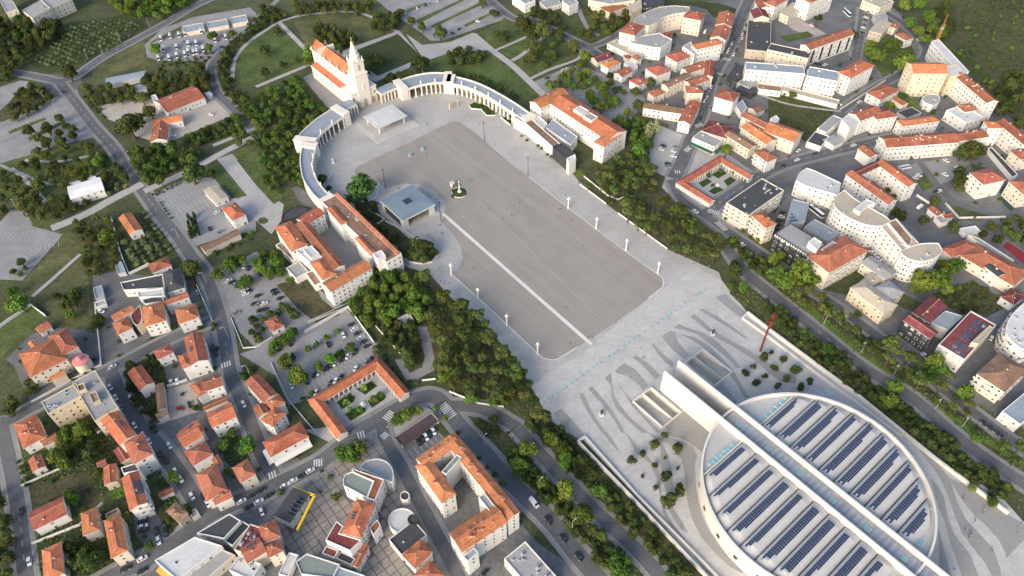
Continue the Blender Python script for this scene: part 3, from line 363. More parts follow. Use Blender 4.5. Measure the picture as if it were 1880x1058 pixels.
 ('retreat_house','large white retreat house complex with orange roofs left of the square chapel','retreat house',[{'h':14,'roof':'flat','rc':'n','wc':'w','q':((-89.7,326.7),0.688,5.3,35.9)},{'h':14.2,'roof':'hip','rc':'r','wc':'w','win':0,'rh':1.5,'q':((-86.3,330.1),0.664,1.5,35.9)},{'h':14.4,'roof':'hip','rc':'o','wc':'w','win':0,'rh':1,'q':((-105.1,337.2),0.616,2.3,10.0)},{'h':14.4,'roof':'hip','rc':'o','wc':'w','win':0,'rh':1,'q':((-84.6,309.3),0.628,1.9,9.4)},{'h':12,'roof':'hip','rc':'o','wc':'w','q':((-130.4,322.2),0.581,5.4,13.3)},{'h':12,'roof':'gable','rc':'r','wc':'w','q':((-121.8,339.4),0.834,7.4,4.9)},{'h':12,'roof':'gable','rc':'r','wc':'w','q':((-112.3,314.2),0.624,3.7,25.2)},{'h':12,'roof':'flat','rc':'v','wc':'w','p':[(-125.5,309.9),(-119.6,313.2),(-105.8,300.6),(-114.9,298.7)]},{'h':12,'roof':'hip','rc':'o','wc':'w','q':((-107.0,293.9),0.588,4.3,8.6)},{'h':12,'roof':'gable','rc':'o','wc':'w','q':((-92.3,287.5),0.715,13.9,4.8)},{'h':5,'roof':'flat','rc':'n','wc':'w','q':((-133.6,316.8),0.756,2.0,9.6)},{'h':5,'roof':'flat','rc':'g','wc':'w','q':((-124.5,300.8),0.7,4.2,5.7)},{'h':5,'roof':'flat','rc':'n','wc':'w','q':((-113.3,294.1),0.596,2.8,6.2)},{'h':17,'roof':'flat','rc':'v','wc':'w','win':0,'q':((-74.8,299.1),0.588,2.6,2.6)},{'h':14,'roof':'flat','rc':'v','wc':'w','win':0,'q':((-115.4,306.3),0.688,2.7,4.7)}],{}),
 ('pavilion','dark glass half round pavilion behind the retreat house','pavilion',[{'h':3.5,'roof':'flat','rc':'s','wc':'k','win':0,'p':[(-142.9,345.7),(-143.3,349.4),(-143.3,350.8),(-143.2,352.3),(-142.8,353.7),(-142.6,354.1),(-142.0,355.4),(-141.1,356.5),(-140.0,357.4),(-139.5,357.8),(-138.2,358.5),(-136.8,359.0),(-135.3,359.1),(-134.6,359.1),(-133.2,359.0),(-131.8,358.7),(-130.5,358.2),(-128.1,357.0),(-128.4,354.4),(-128.7,353.1),(-129.4,352.1),(-130.4,351.4),(-132.5,350.3),(-134.6,349.2),(-136.8,348.2),(-138.9,347.3)]}],{}),
 ('retreat_house','large white retreat house with orange roofs and courtyard right of the esplanade','retreat house',[{'h':14,'roof':'gable','rc':'o','wc':'w','q':((30.8,462.1),0.688,14.1,6.2)},{'h':14,'roof':'gable','rc':'o','wc':'w','q':((56.1,436.5),0.644,9.2,30.2)},{'h':14,'roof':'hip','rc':'o','wc':'w','q':((68.9,411.9),0.808,12.2,4.6)},{'h':18,'roof':'flat','rc':'v','wc':'w','win':0,'q':((51.8,439.8),0.689,3.3,4.5)},{'h':18,'roof':'flat','rc':'g','wc':'w','win':0,'q':((57.5,431.5),0.693,3.3,4.0)},{'h':8,'roof':'flat','rc':'u','wc':'w','p':[(27.0,434.1),(32.4,444.7),(48.2,422.4),(42.8,412.9)]},{'h':9,'roof':'flat','rc':'v','wc':'w','p':[(16.0,447.7),(21.0,451.0),(28.1,437.7),(24.9,431.0)]}],{}),
 ('museum','long low museum with brown flat roof and blank white wall facing the esplanade','museum',[{'h':9,'roof':'flat','rc':'n','wc':'w','win':0,'q':((23.9,426.3),0.541,3.2,19.0)},{'h':9,'roof':'flat','rc':'u','wc':'w','win':0,'q':((10.3,445.0),0.733,3.2,5.6)},{'h':9.5,'roof':'flat','rc':'s','wc':'k','win':0,'q':((38.0,403.6),0.559,4.0,8.6)},{'h':11,'roof':'flat','rc':'v','wc':'w','win':0,'p':[(38.5,393.4),(44.4,397.7),(44.8,393.1),(39.9,388.8)]}],{}),
 ('building','white building with dark green awning beside the striped crossing','building',[{'h':7,'roof':'flat','rc':'g','wc':'w','awn':'green','q':((137.7,417.1),0.815,5.4,8.8)}],{}),
 ('house','cream corner house with red hipped roof behind the right cloister','house',[{'h':9,'roof':'hip','rc':'r','wc':'w','balc':1,'q':((171.0,393.3),0.492,4.7,6.4)}],{}),
 ('hotel','four storey cream hotel with dark roof and plant below the right cloister','hotel',[{'h':13,'roof':'flat','rc':'s','wc':'c','balc':1,'units':14,'q':((151.6,346.5),0.691,18.0,8.2)},{'h':13,'roof':'hip','rc':'o','wc':'c','balc':1,'q':((151.1,324.4),0.442,4.3,6.6)}],{}),
 ('hotel','long curved white hotel sweeping through three blocks','hotel',[{'h':12,'roof':'flat','rc':'v','wc':'w','p':[(181.6,362.8),(184.3,367.6),(185.6,369.5),(187.1,371.2),(188.8,372.6),(192.2,375.1),(194.4,373.6),(195.5,372.7),(196.7,371.7),(197.7,370.7),(208.8,358.8),(203.4,346.9),(190.3,354.5),(189.1,355.2),(187.9,356.1),(186.7,356.9),(186.4,357.2),(185.3,358.1),(184.3,359.1),(183.4,360.2)]},{'h':17,'roof':'flat','rc':'e','wc':'w','sp':5.5,'p':[(194.3,330.2),(194.2,332.3),(194.6,334.3),(195.3,336.2),(195.7,336.8),(196.8,338.6),(198.1,340.3),(199.7,341.7),(205.0,345.9),(207.0,340.9),(208.2,338.3),(209.6,335.7),(211.2,333.4),(220.1,321.5),(220.8,320.5),(221.3,319.4),(221.6,318.3),(222.1,316.1),(218.0,313.6),(215.9,312.5),(213.6,312.1),(211.2,312.3),(210.4,312.4),(208.0,313.1),(205.8,314.1),(203.9,315.5),(202.0,317.2),(200.3,318.7),(198.8,320.5),(197.4,322.3),(197.0,322.9),(195.8,324.9),(195.0,327.0),(194.5,329.2)]},{'h':17,'roof':'flat','rc':'e','wc':'w','p':[(214.9,311.6),(226.4,318.6),(230.9,296.1),(219.0,291.8)]},{'h':17,'roof':'flat','rc':'e','wc':'w','p':[(218.1,288.2),(217.8,289.1),(218.0,290.1),(218.5,291.0),(218.7,291.3),(219.4,292.1),(220.3,292.7),(221.3,293.2),(226.6,295.3),(229.6,296.2),(232.7,296.7),(235.9,296.8),(241.7,296.6),(241.7,293.0),(241.5,291.2),(240.8,289.6),(239.5,288.2),(238.1,287.1),(236.1,285.6),(233.8,284.3),(231.4,283.4),(229.3,282.7),(227.4,282.3),(225.4,282.3),(223.4,282.8),(222.3,283.2),(220.8,284.0),(219.6,285.1),(218.7,286.6)]},{'h':18.5,'roof':'flat','rc':'n','wc':'w','win':0,'p':[(219.0,313.5),(224.8,316.3),(227.5,299.2),(223.8,293.6),(222.3,293.7)]},{'h':19,'roof':'flat','rc':'v','wc':'w','win':0,'p':[(208.9,325.6),(213.4,329.2),(217.8,330.2),(213.6,334.2),(203.3,325.8),(206.0,322.0)]}],{}),
 ('hotel','white hotel with red roofs around a narrow courtyard','hotel',[{'h':12,'roof':'gable','rc':'o','wc':'w','q':((246.7,366.8),0.409,4.2,13.8)},{'h':12,'roof':'gable','rc':'d','wc':'w','q':((227.5,371.0),0.516,11.8,2.9)},{'h':12,'roof':'gable','rc':'r','wc':'w','q':((225.8,353.6),0.473,4.3,17.3)}],{}),
 ('house','red gabled house at the end of the long row','house',[{'h':8,'roof':'gable','rc':'r','wc':'w','q':((240.5,395.8),0.381,4.0,5.9)}],{}),
 ('house','square white villa with orange roof and roof terrace','house',[{'h':12,'roof':'hip','rc':'r','wc':'w','balc':1,'q':((302.1,361.1),0.252,8.4,6.5)}],{}),
 ('house','cream house with red roof cut by the right edge of the photo','house',[{'h':11,'roof':'hip','rc':'r','wc':'c','q':((322.2,351.9),0.207,7.6,6.8)}],{}),
 ('garage_row','long low grey and white garage row on the slope','garages',[{'h':3.5,'roof':'flat','rc':'s','wc':'w','win':0,'p':[(325.5,402.0),(329.2,404.0),(331.7,373.4),(326.5,370.4)]}],{}),
 ('house','house with red roof above the garage row at the right edge','house',[{'h':9,'roof':'hip','rc':'r','wc':'c','q':((339.0,387.4),0.2,5.5,5.3)}],{}),
 ('hotel','black glass hotel with grey roof and striped cornice','hotel',[{'h':14,'roof':'flat','rc':'g','wc':'k','cornice':1,'q':((166.6,306.6),0.66,7.3,11.5)},{'h':9,'roof':'flat','rc':'u','wc':'g','solar':1,'p':[(176.0,348.0),(185.0,343.6),(177.5,327.1),(164.8,323.8)]},{'h':18,'roof':'flat','rc':'v','wc':'w','win':0,'p':[(168.8,299.5),(173.2,303.0),(176.2,298.3),(171.5,292.6)]}],{}),
 ('hotel','cream hotel with orange hipped roof and grey roof court','hotel',[{'h':14,'roof':'hip','rc':'r','wc':'c','balc':1,'q':((184.3,292.9),0.54,16.2,8.1)},{'h':15.5,'roof':'flat','rc':'u','wc':'g','win':0,'q':((181.1,297.1),0.652,5.4,2.3)}],{}),
 ('hall','grey metal roofed hall beside the cream hotel','hall',[{'h':7,'roof':'gable','rc':'g','wc':'c','rh':1.5,'q':((208.0,287.8),0.579,5.1,8.4)},{'h':6,'roof':'gable','rc':'e','wc':'c','rh':1.5,'q':((200.5,278.6),0.672,10.7,3.5)}],{}),
 ('school','long school with deep red hipped roofs beside the red sports court','school',[{'h':7,'roof':'hip','rc':'r','wc':'c','q':((259.9,301.7),0.377,9.7,4.4)},{'h':7,'roof':'hip','rc':'r','wc':'c','q':((274.1,288.4),0.633,9.0,15.5)},{'h':6,'roof':'flat','rc':'u','wc':'c','win':0,'p':[(271.6,314.5),(276.1,311.9),(287.6,292.0),(281.7,288.7)]},{'h':8.5,'roof':'gable','rc':'s','wc':'w','rh':1,'q':((270.3,281.9),0.415,2.8,4.6)}],{}),
 ('house','small red gabled lodge beside the stepped yard','house',[{'h':4,'roof':'gable','rc':'r','wc':'w','q':((263.2,338.4),0.357,3.0,4.2)},{'h':3.5,'roof':'flat','rc':'g','wc':'w','win':0,'p':[(261.0,333.9),(268.5,338.7),(267.8,329.8),(262.0,327.5)]}],{}),
 ('shed','low white pergola roof between trees above the red school','shed',[{'h':3,'roof':'flat','rc':'v','wc':'w','win':0,'q':((277.3,321.8),0.183,5.5,2.8)}],{}),
 ('institute','long cream institute with grey beige hipped roof beside the trees','institute',[{'h':9,'roof':'hip','rc':'e','wc':'y','q':((195.8,264.0),0.532,5.8,11.4)},{'h':8,'roof':'hip','rc':'g','wc':'c','q':((206.7,269.4),0.456,5.9,5.5)}],{}),
 ('hotel','red roofed hotel with dark glass front and solar panels','hotel',[{'h':11,'roof':'gable','rc':'d','wc':'k','q':((220.3,251.9),0.677,9.1,4.8)},{'h':11,'roof':'gable','rc':'d','wc':'k','q':((211.0,240.4),0.587,3.9,7.8)},{'h':8,'roof':'flat','rc':'u','wc':'g','win':0,'p':[(219.7,245.4),(230.8,253.7),(238.4,249.6),(226.5,240.5)]}],{}),
 ('hotel','maroon roofed hotel with solar field and white lattice front','hotel',[{'h':11,'roof':'flat','rc':'d','wc':'w','solar':2,'lattice':1,'q':((232.7,234.4),0.696,17.1,6.6)},{'h':14,'roof':'flat','rc':'e','wc':'b','win':0,'p':[(229.8,227.0),(243.9,237.7),(245.2,235.7),(233.1,226.0)]}],{}),
 ('guest_house','cream building with broad brown hipped roof at the right edge','guest house',[{'h':10,'roof':'hip','rc':'n','wc':'c','balc':1,'q':((239.3,211.1),0.627,11.1,7.1)}],{}),
 ('building','flat grey blue roofed building at the lower right edge of town','building',[{'h':7,'roof':'flat','rc':'u','wc':'w','q':((241.3,191.9),0.573,9.6,4.5)}],{}),
 ('house','maroon hipped house behind the earthy garden at the right edge','house',[{'h':5,'roof':'hip','rc':'d','wc':'w','q':((273.7,265.1),0.595,5.9,4.0)}],{}),
 ('hotel','round fronted white hotel cut by the right edge of the photo','hotel',[{'h':13,'roof':'flat','rc':'v','wc':'w','balc':1,'units':8,'p':[(250.8,230.8),(250.9,232.6),(251.4,234.4),(252.2,236.0),(253.2,237.5),(254.6,239.6),(256.2,241.7),(257.9,243.5),(258.7,244.3),(260.6,246.1),(262.7,247.9),(264.8,249.5),(270.5,253.6),(275.3,247.7),(265.1,228.1),(263.5,225.9),(261.4,224.4),(258.8,223.6),(253.5,222.8),(252.1,225.3),(251.5,226.6),(251.0,228.1),(250.9,229.6)]}],{}),
 ('convent','large white house with stepped orange roofs and curved bay below the slate hall','convent',[{'h':8,'roof':'gable','rc':'o','wc':'w','q':((-212.9,267.2),0.702,5.8,2.9)},{'h':8,'roof':'hip','rc':'o','wc':'w','q':((-209.7,258.0),0.605,4.1,5.2)},{'h':8,'roof':'flat','rc':'d','wc':'y','p':[(-208.6,266.1),(-205.6,273.3),(-201.3,264.9),(-200.6,260.0),(-201.9,257.9),(-204.8,259.9)]},{'h':9,'roof':'hip','rc':'o','wc':'w','q':((-194.7,265.2),0.399,5.6,8.1)},{'h':8,'roof':'gable','rc':'r','wc':'w','q':((-186.4,277.0),0.499,6.4,2.5)},{'h':8.5,'roof':'flat','rc':'s','wc':'w','p':[(-205.5,276.9),(-196.1,280.7),(-192.6,275.0),(-202.8,273.3)]}],{}),
 ('house','white house with orange hipped roof at the road corner by the convent','house',[{'h':8,'roof':'hip','rc':'o','wc':'w','q':((-177.3,265.5),0.465,5.5,6.0)}],{}),
 ('convent','large orange hipped convent with pale skylight and pink domed apse','convent',[{'h':9,'roof':'hip','rc':'o','wc':'c','q':((-243.0,237.2),0.677,9.3,10.2)},{'h':9,'roof':'hip','rc':'r','wc':'c','q':((-236.5,246.9),0.72,4.7,9.4)},{'h':5,'roof':'gable','rc':'o','wc':'c','win':0,'q':((-233.4,227.7),0.684,3.8,1.9)},{'h':8.6,'roof':'gable','rc':'o','wc':'c','win':0,'q':((-252.2,246.0),0.779,1.7,3.1)}],{'dome':(-224.7,236.4)}),
 ('kiosk','small orange roofed kiosk beside the convent yard','kiosk',[{'h':3.3,'roof':'gable','rc':'r','wc':'w','q':((-256.4,262.5),0.884,3.3,3.2)}],{}),
 ('apartment_block','cream yellow apartment block with grey flat roof bent at the crossroads','apartment block',[{'h':14,'roof':'flat','rc':'g','wc':'y','units':6,'q':((-218.7,207.2),0.712,8.2,4.8)},{'h':14,'roof':'flat','rc':'g','wc':'y','units':5,'q':((-203.5,208.7),0.706,5.6,15.2)},{'h':16,'roof':'flat','rc':'n','wc':'b','win':0,'q':((-201.8,206.0),0.639,1.6,3.4)},{'h':16,'roof':'flat','rc':'n','wc':'y','win':0,'q':((-210.5,212.1),0.605,1.6,2.3)}],{}),
 ('house','white gabled house with orange roof in the dark garden','house',[{'h':7,'roof':'gable','rc':'r','wc':'w','q':((-188.7,223.4),0.73,3.9,7.7)}],{}),
 ('shed','ruined stone shed with weathered grey brown roof','shed',[{'h':4,'roof':'gable','rc':'n','wc':'g','win':0,'q':((-176.7,213.6),0.385,2.1,8.5)},{'h':4,'roof':'gable','rc':'n','wc':'w','win':0,'q':((-172.7,203.0),0.676,2.7,2.2)}],{}),
 ('house','small house with brown red hipped roof above the walled yard','house',[{'h':7,'roof':'hip','rc':'r','wc':'w','q':((-182.4,240.1),0.616,4.3,3.7)}],{}),
 ('house','tall white house with red roof and blank gable wall above the walled yard','house',[{'h':10,'roof':'gable','rc':'r','wc':'w','solar':3,'q':((-164.1,239.0),0.427,4.7,10.5)},{'h':10,'roof':'hip','rc':'o','wc':'w','win':0,'q':((-167.7,231.3),0.515,2.4,5.0)}],{}),
 ('house','white house with red gable roof and one solar panel beside the dry yard','house',[{'h':8,'roof':'gable','rc':'r','wc':'w','solar':3,'q':((-150.7,218.7),0.385,4.7,4.3)},{'h':7,'roof':'hip','rc':'r','wc':'w','win':0,'q':((-157.3,215.6),0.723,2.6,4.9)}],{}),
 ('house','white house with long red roof next to the green hoarding','house',[{'h':9,'roof':'gable','rc':'o','wc':'w','solar':3,'q':((-140.9,198.4),0.541,6.0,5.1)},{'h':6,'roof':'gable','rc':'r','wc':'w','win':0,'q':((-147.1,207.3),0.513,5.9,1.6)}],{}),
 ('house','white house with orange roof and glazed ridge beside it','house',[{'h':8,'roof':'gable','rc':'o','wc':'w','solar':3,'q':((-153.3,190.5),0.785,4.5,4.2)}],{}),
 ('house','orange roofed house with many white chimneys in a walled court','house',[{'h':6,'roof':'hip','rc':'o','wc':'w','nch':8,'q':((-232.5,194.2),0.666,5.1,8.7)},{'h':4.5,'roof':'gable','rc':'r','wc':'w','q':((-221.9,190.0),0.598,3.3,2.5)}],{}),
 ('house','long white terrace with orange roof and solar panels along the sloping street','house',[{'h':12,'roof':'gable','rc':'o','wc':'w','solar':3,'q':((-186.7,191.2),0.789,4.2,10.7)},{'h':12,'roof':'hip','rc':'r','wc':'w','q':((-173.2,179.3),0.629,4.5,7.3)}],{}),
 ('house','small red gabled cottage in the lower left garden','house',[{'h':4,'roof':'gable','rc':'r','wc':'w','q':((-222.9,177.6),0.659,2.9,4.3)}],{}),
 ('house','white house with long red roof and outside stair by the left street','house',[{'h':6,'roof':'gable','rc':'r','wc':'w','q':((-205.4,151.5),0.555,6.9,5.2)}],{}),
 ('house','red hipped house standing alone between two gardens','house',[{'h':7,'roof':'hip','rc':'o','wc':'g','q':((-185.0,146.6),0.443,3.3,5.9)}],{}),
 ('house','tall narrow house with orange roof and cream front on the bottom street','house',[{'h':9,'roof':'hip','rc':'o','wc':'c','q':((-170.3,138.9),0.505,3.4,9.7)}],{}),
 ('house','orange hipped house at the bottom left edge of the photo','house',[{'h':7,'roof':'hip','rc':'o','wc':'w','q':((-193.6,129.1),0.472,3.9,7.8)}],{}),
 ('apartment_block','white apartment house with orange roof and blue solar collectors','apartment block',[{'h':11,'roof':'gable','rc':'o','wc':'w','solar':4,'balc':1,'q':((-168.3,158.5),0.534,3.8,9.2)},{'h':9,'roof':'flat','rc':'s','wc':'w','win':0,'p':[(-179.7,171.4),(-173.4,173.8),(-170.7,169.9),(-177.6,168.3)]}],{}),
 ('house','old stone cottage with ragged orange roof in the overgrown garden','house',[{'h':5,'roof':'gable','rc':'r','wc':'b','q':((-185.6,170.2),0.393,2.9,5.1)},{'h':4,'roof':'gable','rc':'r','wc':'b','win':0,'q':((-192.8,177.0),0.41,1.9,1.7)}],{}),
 ('garage','red roofed garage beside the garden wall','garage',[{'h':3,'roof':'gable','rc':'r','wc':'w','win':0,'rh':0.8,'q':((-158.3,161.8),0.502,3.2,1.9)}],{}),
 ('house','old brown roofed house half hidden by a tree on the sloping street','house',[{'h':6,'roof':'hip','rc':'n','wc':'b','q':((-148.8,150.4),0.911,2.7,4.6)}],{}),
 ('house','white house with orange roof first in the stepped row','house',[{'h':8,'roof':'gable','rc':'o','wc':'w','q':((-153.4,188.0),0.684,5.0,4.7)}],{}),
 ('house','white house with dull orange roof second in the stepped row','house',[{'h':8,'roof':'hip','rc':'r','wc':'w','solar':3,'q':((-146.4,178.4),0.659,5.0,4.9)},{'h':5,'roof':'hip','rc':'r','wc':'w','win':0,'q':((-138.2,175.7),0.673,1.8,3.3)}],{}),
 ('house','white house with brown orange roof third in the stepped row by the corner','house',[{'h':8,'roof':'hip','rc':'r','wc':'w','q':((-136.7,163.2),0.579,4.9,8.1)},{'h':7,'roof':'gable','rc':'r','wc':'w','q':((-130.2,156.5),0.47,3.8,2.5)}],{}),
 ('house','house with weathered brown red hipped roof behind the bushy garden','house',[{'h':8,'roof':'hip','rc':'r','wc':'c','q':((-123.3,168.5),0.633,3.8,5.0)}],{}),
 ('building','white building with dark grey flat roof and glass edge at the street corner','building',[{'h':8,'roof':'flat','rc':'s','wc':'w','p':[(-136.7,139.6),(-124.9,148.1),(-119.1,144.8),(-124.3,136.9)]},{'h':6,'roof':'flat','rc':'k2','wc':'w','win':0,'q':((-120.1,140.1),1.02,5.2,2.4)}],{}),
 ('shop_building','pale roofed commercial building with orange and yellow balcony edge','building',[{'h':9,'roof':'flat','rc':'v','wc':'w','awn':'orange','p':[(-150.4,127.8),(-136.6,137.5),(-124.0,133.4),(-138.4,119.4)]},{'h':6,'roof':'flat','rc':'g','wc':'c','p':[(-139.7,120.4),(-124.9,133.2),(-118.8,130.6),(-130.7,117.9)]},{'h':8,'roof':'flat','rc':'v','wc':'w','units':4,'q':((-112.4,124.4),1.171,3.5,5.5)}],{}),
 ('building','brown flat roof with rooftop plant and orange rim behind the pale building','building',[{'h':9,'roof':'flat','rc':'d','wc':'c','units':6,'q':((-111.8,135.4),1.204,6.0,4.9)}],{}),
 ('house','white house with brown red roof and chimneys beside the left cloister lane','house',[{'h':9,'roof':'gable','rc':'r','wc':'w','q':((-125.2,213.5),0.764,4.0,8.8)},{'h':9,'roof':'hip','rc':'r','wc':'w','q':((-116.3,204.9),0.699,3.7,3.4)},{'h':8,'roof':'gable','rc':'r','wc':'c','q':((-122.7,201.4),0.607,2.9,3.5)},{'h':9,'roof':'hip','rc':'o','wc':'w','q':((-115.4,196.6),1.019,4.6,4.0)}],{}),
 ('cafe','white cafe with orange hipped roof and long awning on the corner','cafe',[{'h':8,'roof':'hip','rc':'o','wc':'w','awn':'white','q':((-107.5,184.5),0.595,9.6,5.0)}],{}),
 ('house','red roofed house cluster beside the paved square','house',[{'h':10,'roof':'hip','rc':'r','wc':'c','q':((-104.9,138.5),0.442,3.7,4.4)},{'h':10,'roof':'hip','rc':'r','wc':'c','q':((-101.3,130.9),0.466,3.3,2.9)},{'h':10,'roof':'gable','rc':'r','wc':'c','solar':3,'q':((-109.9,130.5),0.629,4.3,4.0)}],{}),
 ('shop','dark roofed shop with bright yellow fascia and solar panels','shop',[{'h':6,'roof':'gable','rc':'s','wc':'w','rh':1,'solar':5,'q':((-99.0,152.2),1.146,7.4,4.5)}],{'fascia':[(-100.1,160.8),(-89.9,156.8),(-94.7,141.0)]}),
 ('shopping_arcade','white shopping arcade with red and orange roofs and curved glazed end','shopping arcade',[{'h':11,'roof':'flat','rc':'t','wc':'w','p':[(-77.0,161.7),(-76.3,164.0),(-73.6,165.3),(-63.3,160.3),(-65.3,152.4),(-76.4,158.5)]},{'h':11.5,'roof':'flat','rc':'r','wc':'w','p':[(-73.8,166.5),(-58.7,160.7),(-61.5,150.7),(-65.2,152.0),(-63.2,159.9),(-72.3,164.3)]},{'h':8,'roof':'flat','rc':'g','wc':'w','p':[(-71.0,168.8),(-69.9,170.7),(-69.2,171.6),(-68.3,172.3),(-67.2,172.7),(-66.0,173.0),(-64.4,173.2),(-62.7,173.1),(-61.2,172.6),(-60.6,172.4),(-59.2,171.6),(-57.9,170.5),(-56.9,169.2),(-56.5,168.5),(-55.8,167.1),(-55.4,165.5),(-55.3,163.9),(-55.4,160.9),(-57.5,161.8),(-58.7,162.2),(-59.8,162.8),(-60.9,163.3)]},{'h':12,'roof':'hip','rc':'o','wc':'w','solar':3,'q':((-67.3,142.4),1.292,8.0,4.5)},{'h':11,'roof':'flat','rc':'d','wc':'w','p':[(-80.4,133.7),(-77.0,142.0),(-73.7,139.6),(-75.0,136.5),(-65.3,133.3),(-69.4,128.8)]},{'h':6,'roof':'flat','rc':'d','wc':'w','q':((-78.9,130.8),1.172,1.7,3.0)},{'h':6,'roof':'gable','rc':'r','wc':'w','rh':1,'q':((-65.8,128.6),1.187,5.0,1.5)},{'h':9,'roof':'flat','rc':'r','wc':'w','p':[(-63.1,139.7),(-60.0,143.3),(-58.3,140.2),(-61.0,136.0)]},{'h':5,'roof':'flat','rc':'s','wc':'w','win':0,'q':((-72.3,128.3),1.136,1.6,3.7)}],{}),
 ('pavilion','round pale roofed pavilion beside the cobbled lane','pavilion',[{'h':5,'roof':'flat','rc':'v','wc':'w','win':0,'p':[(-43.9,144.1),(-44.1,142.4),(-44.8,140.8),(-46.1,139.6),(-47.7,138.9),(-49.5,138.6),(-51.4,139.0),(-53.2,139.8),(-54.7,141.1),(-55.7,142.7),(-56.2,144.5),(-56.1,146.3),(-55.3,147.9),(-54.1,149.1),(-52.4,149.9),(-50.5,150.1),(-48.6,149.8),(-46.8,148.9),(-45.3,147.6),(-44.3,145.9)]}],{}),
 ('kiosk','small round white kiosk with black top beside the cobbled lane','kiosk',[{'h':5,'roof':'flat','rc':'s','wc':'w','win':0,'p':[(-47.8,155.9),(-47.8,155.2),(-48.1,154.6),(-48.5,154.1),(-49.1,153.8),(-49.8,153.7),(-50.4,153.9),(-51.1,154.2),(-51.6,154.7),(-52.0,155.3),(-52.1,156.0),(-52.1,156.7),(-51.8,157.3),(-51.4,157.8),(-50.8,158.1),(-50.1,158.2),(-49.4,158.1),(-48.8,157.7),(-48.3,157.2),(-47.9,156.6)]}],{}),
 ('building','black flat roofed building with drum corner beside the round pavilion','building',[{'h':6,'roof':'flat','rc':'s','wc':'w','q':((-46.9,136.3),0.706,6.6,4.7)},{'h':7,'roof':'flat','rc':'s','wc':'k','win':0,'p':[(-42.6,143.6),(-42.6,142.9),(-42.9,142.3),(-43.4,141.8),(-44.1,141.4),(-44.9,141.4),(-45.6,141.5),(-46.3,141.8),(-46.9,142.4),(-47.3,143.0),(-47.5,143.8),(-47.4,144.5),(-47.1,145.2),(-46.6,145.7),(-46.0,146.0),(-45.2,146.1),(-44.4,145.9),(-43.7,145.6),(-43.1,145.0),(-42.7,144.4)]}],{}),
 ('house','orange hipped house with white front behind the black roof','house',[{'h':8,'roof':'hip','rc':'o','wc':'w','q':((-41.9,128.1),0.767,5.0,4.2)},{'h':8,'roof':'hip','rc':'o','wc':'w','q':((-37.0,118.8),0.767,4.7,4.5)}],{}),
 ('building','grey green flat roofed building at the bottom edge','building',[{'h':8,'roof':'flat','rc':'t','wc':'w','p':[(-92.0,126.1),(-88.2,129.5),(-73.7,124.6),(-75.7,118.9),(-88.9,120.9)]},{'h':7,'roof':'flat','rc':'u','wc':'w','q':((-69.4,119.9),1.232,2.3,6.0)}],{}),
 ('canopy','white metal canopy roof at the bottom of the paved square','canopy',[{'h':4,'roof':'flat','rc':'v','wc':'w','win':0,'q':((-96.1,126.8),1.295,4.8,2.2)}],{}),
 ('hotel','big white hotel with brown orange roofs around a deep courtyard','hotel',[{'h':15,'roof':'gable','rc':'o','wc':'w','nch':6,'q':((-35.1,171.8),0.685,9.8,3.5)},{'h':15,'roof':'hip','rc':'o','wc':'w','nch':4,'q':((-35.5,157.8),0.607,3.8,11.2)},{'h':15,'roof':'gable','rc':'o','wc':'w','nch':8,'q':((-15.9,159.6),0.628,3.3,24.4)},{'h':15,'roof':'gable','rc':'o','wc':'w','nch':10,'q':((-16.6,135.3),0.592,11.3,5.2)},{'h':16,'roof':'flat','rc':'t','wc':'w','win':0,'q':((-28.6,164.7),0.915,5.3,1.3)},{'h':16,'roof':'flat','rc':'g','wc':'w','win':0,'units':8,'q':((-12.8,146.2),0.614,1.6,4.3)},{'h':14,'roof':'flat','rc':'u','wc':'w','q':((-19.5,124.7),0.699,2.8,1.4)}],{}),
 ('carport','open carport with dark maroon roof beside the zebra crossing','carport',[{'h':3.2,'roof':'flat','rc':'d2','wc':'w','win':0,'open':1,'q':((-47.4,191.9),0.673,10.9,3.2)}],{}),
 ('building','white building with rooftop air conditioning at the bottom edge beside the avenue','building',[{'h':8,'roof':'flat','rc':'g','wc':'w','units':16,'q':((4.8,120.7),0.679,5.7,10.3)}],{}),
 ('hut','small red roofed hut in the upper car park','hut',[{'h':3.3,'roof':'hip','rc':'r','wc':'w','q':((-129.8,260.8),0.649,3.7,4.8)}],{}),
 ('pavilion','white stair pavilion beside the car park wall','pavilion',[{'h':3,'roof':'flat','rc':'v','wc':'w','win':0,'q':((-58.4,262.2),0.569,3.4,3.0)}],{}),
 ('shed','low grey flat shed behind the dark corner building on the main street','shed',[{'h':5,'roof':'flat','rc':'g','wc':'g','win':0,'q':((184.3,492.2),0.695,6.1,5.7)}],{}),
 ('outhouse','low brown gabled outhouse beside the grass slope','outhouse',[{'h':4,'roof':'gable','rc':'n','wc':'c','win':0,'q':((182.1,456.9),0.563,4.7,4.5)}],{}),
 ('annex','grey lean to block against the tall blank walled house','annex',[{'h':5,'roof':'flat','rc':'u','wc':'w','win':0,'p':[(167.6,460.8),(174.4,468.2),(175.0,457.1),(169.1,449.9)]}],{}),
 ('annex','dark flat roofed block between the wide hall and the long white hotel','annex',[{'h':4.5,'roof':'flat','rc':'s','wc':'k','win':0,'q':((182.1,483.8),0.762,4.9,6.5)}],{}),
 ('garage','low dark roofed garages behind the long white building','garage',[{'h':3.5,'roof':'flat','rc':'s','wc':'g','win':0,'q':((290.5,448.0),0.458,7.5,4.4)}],{}),
 ('shed','low grey roof beside the stepped sheds on the cross street','shed',[{'h':4,'roof':'gable','rc':'g','wc':'w','win':0,'rh':0.8,'q':((225.0,415.3),0.568,5.6,4.8)}],{}),
 ('hall','blue grey flat roofed hall between the black hotel and the cream hotel','hall',[{'h':7,'roof':'flat','rc':'u','wc':'g','win':0,'units':3,'q':((186.1,321.0),0.688,5.6,8.3)}],{}),
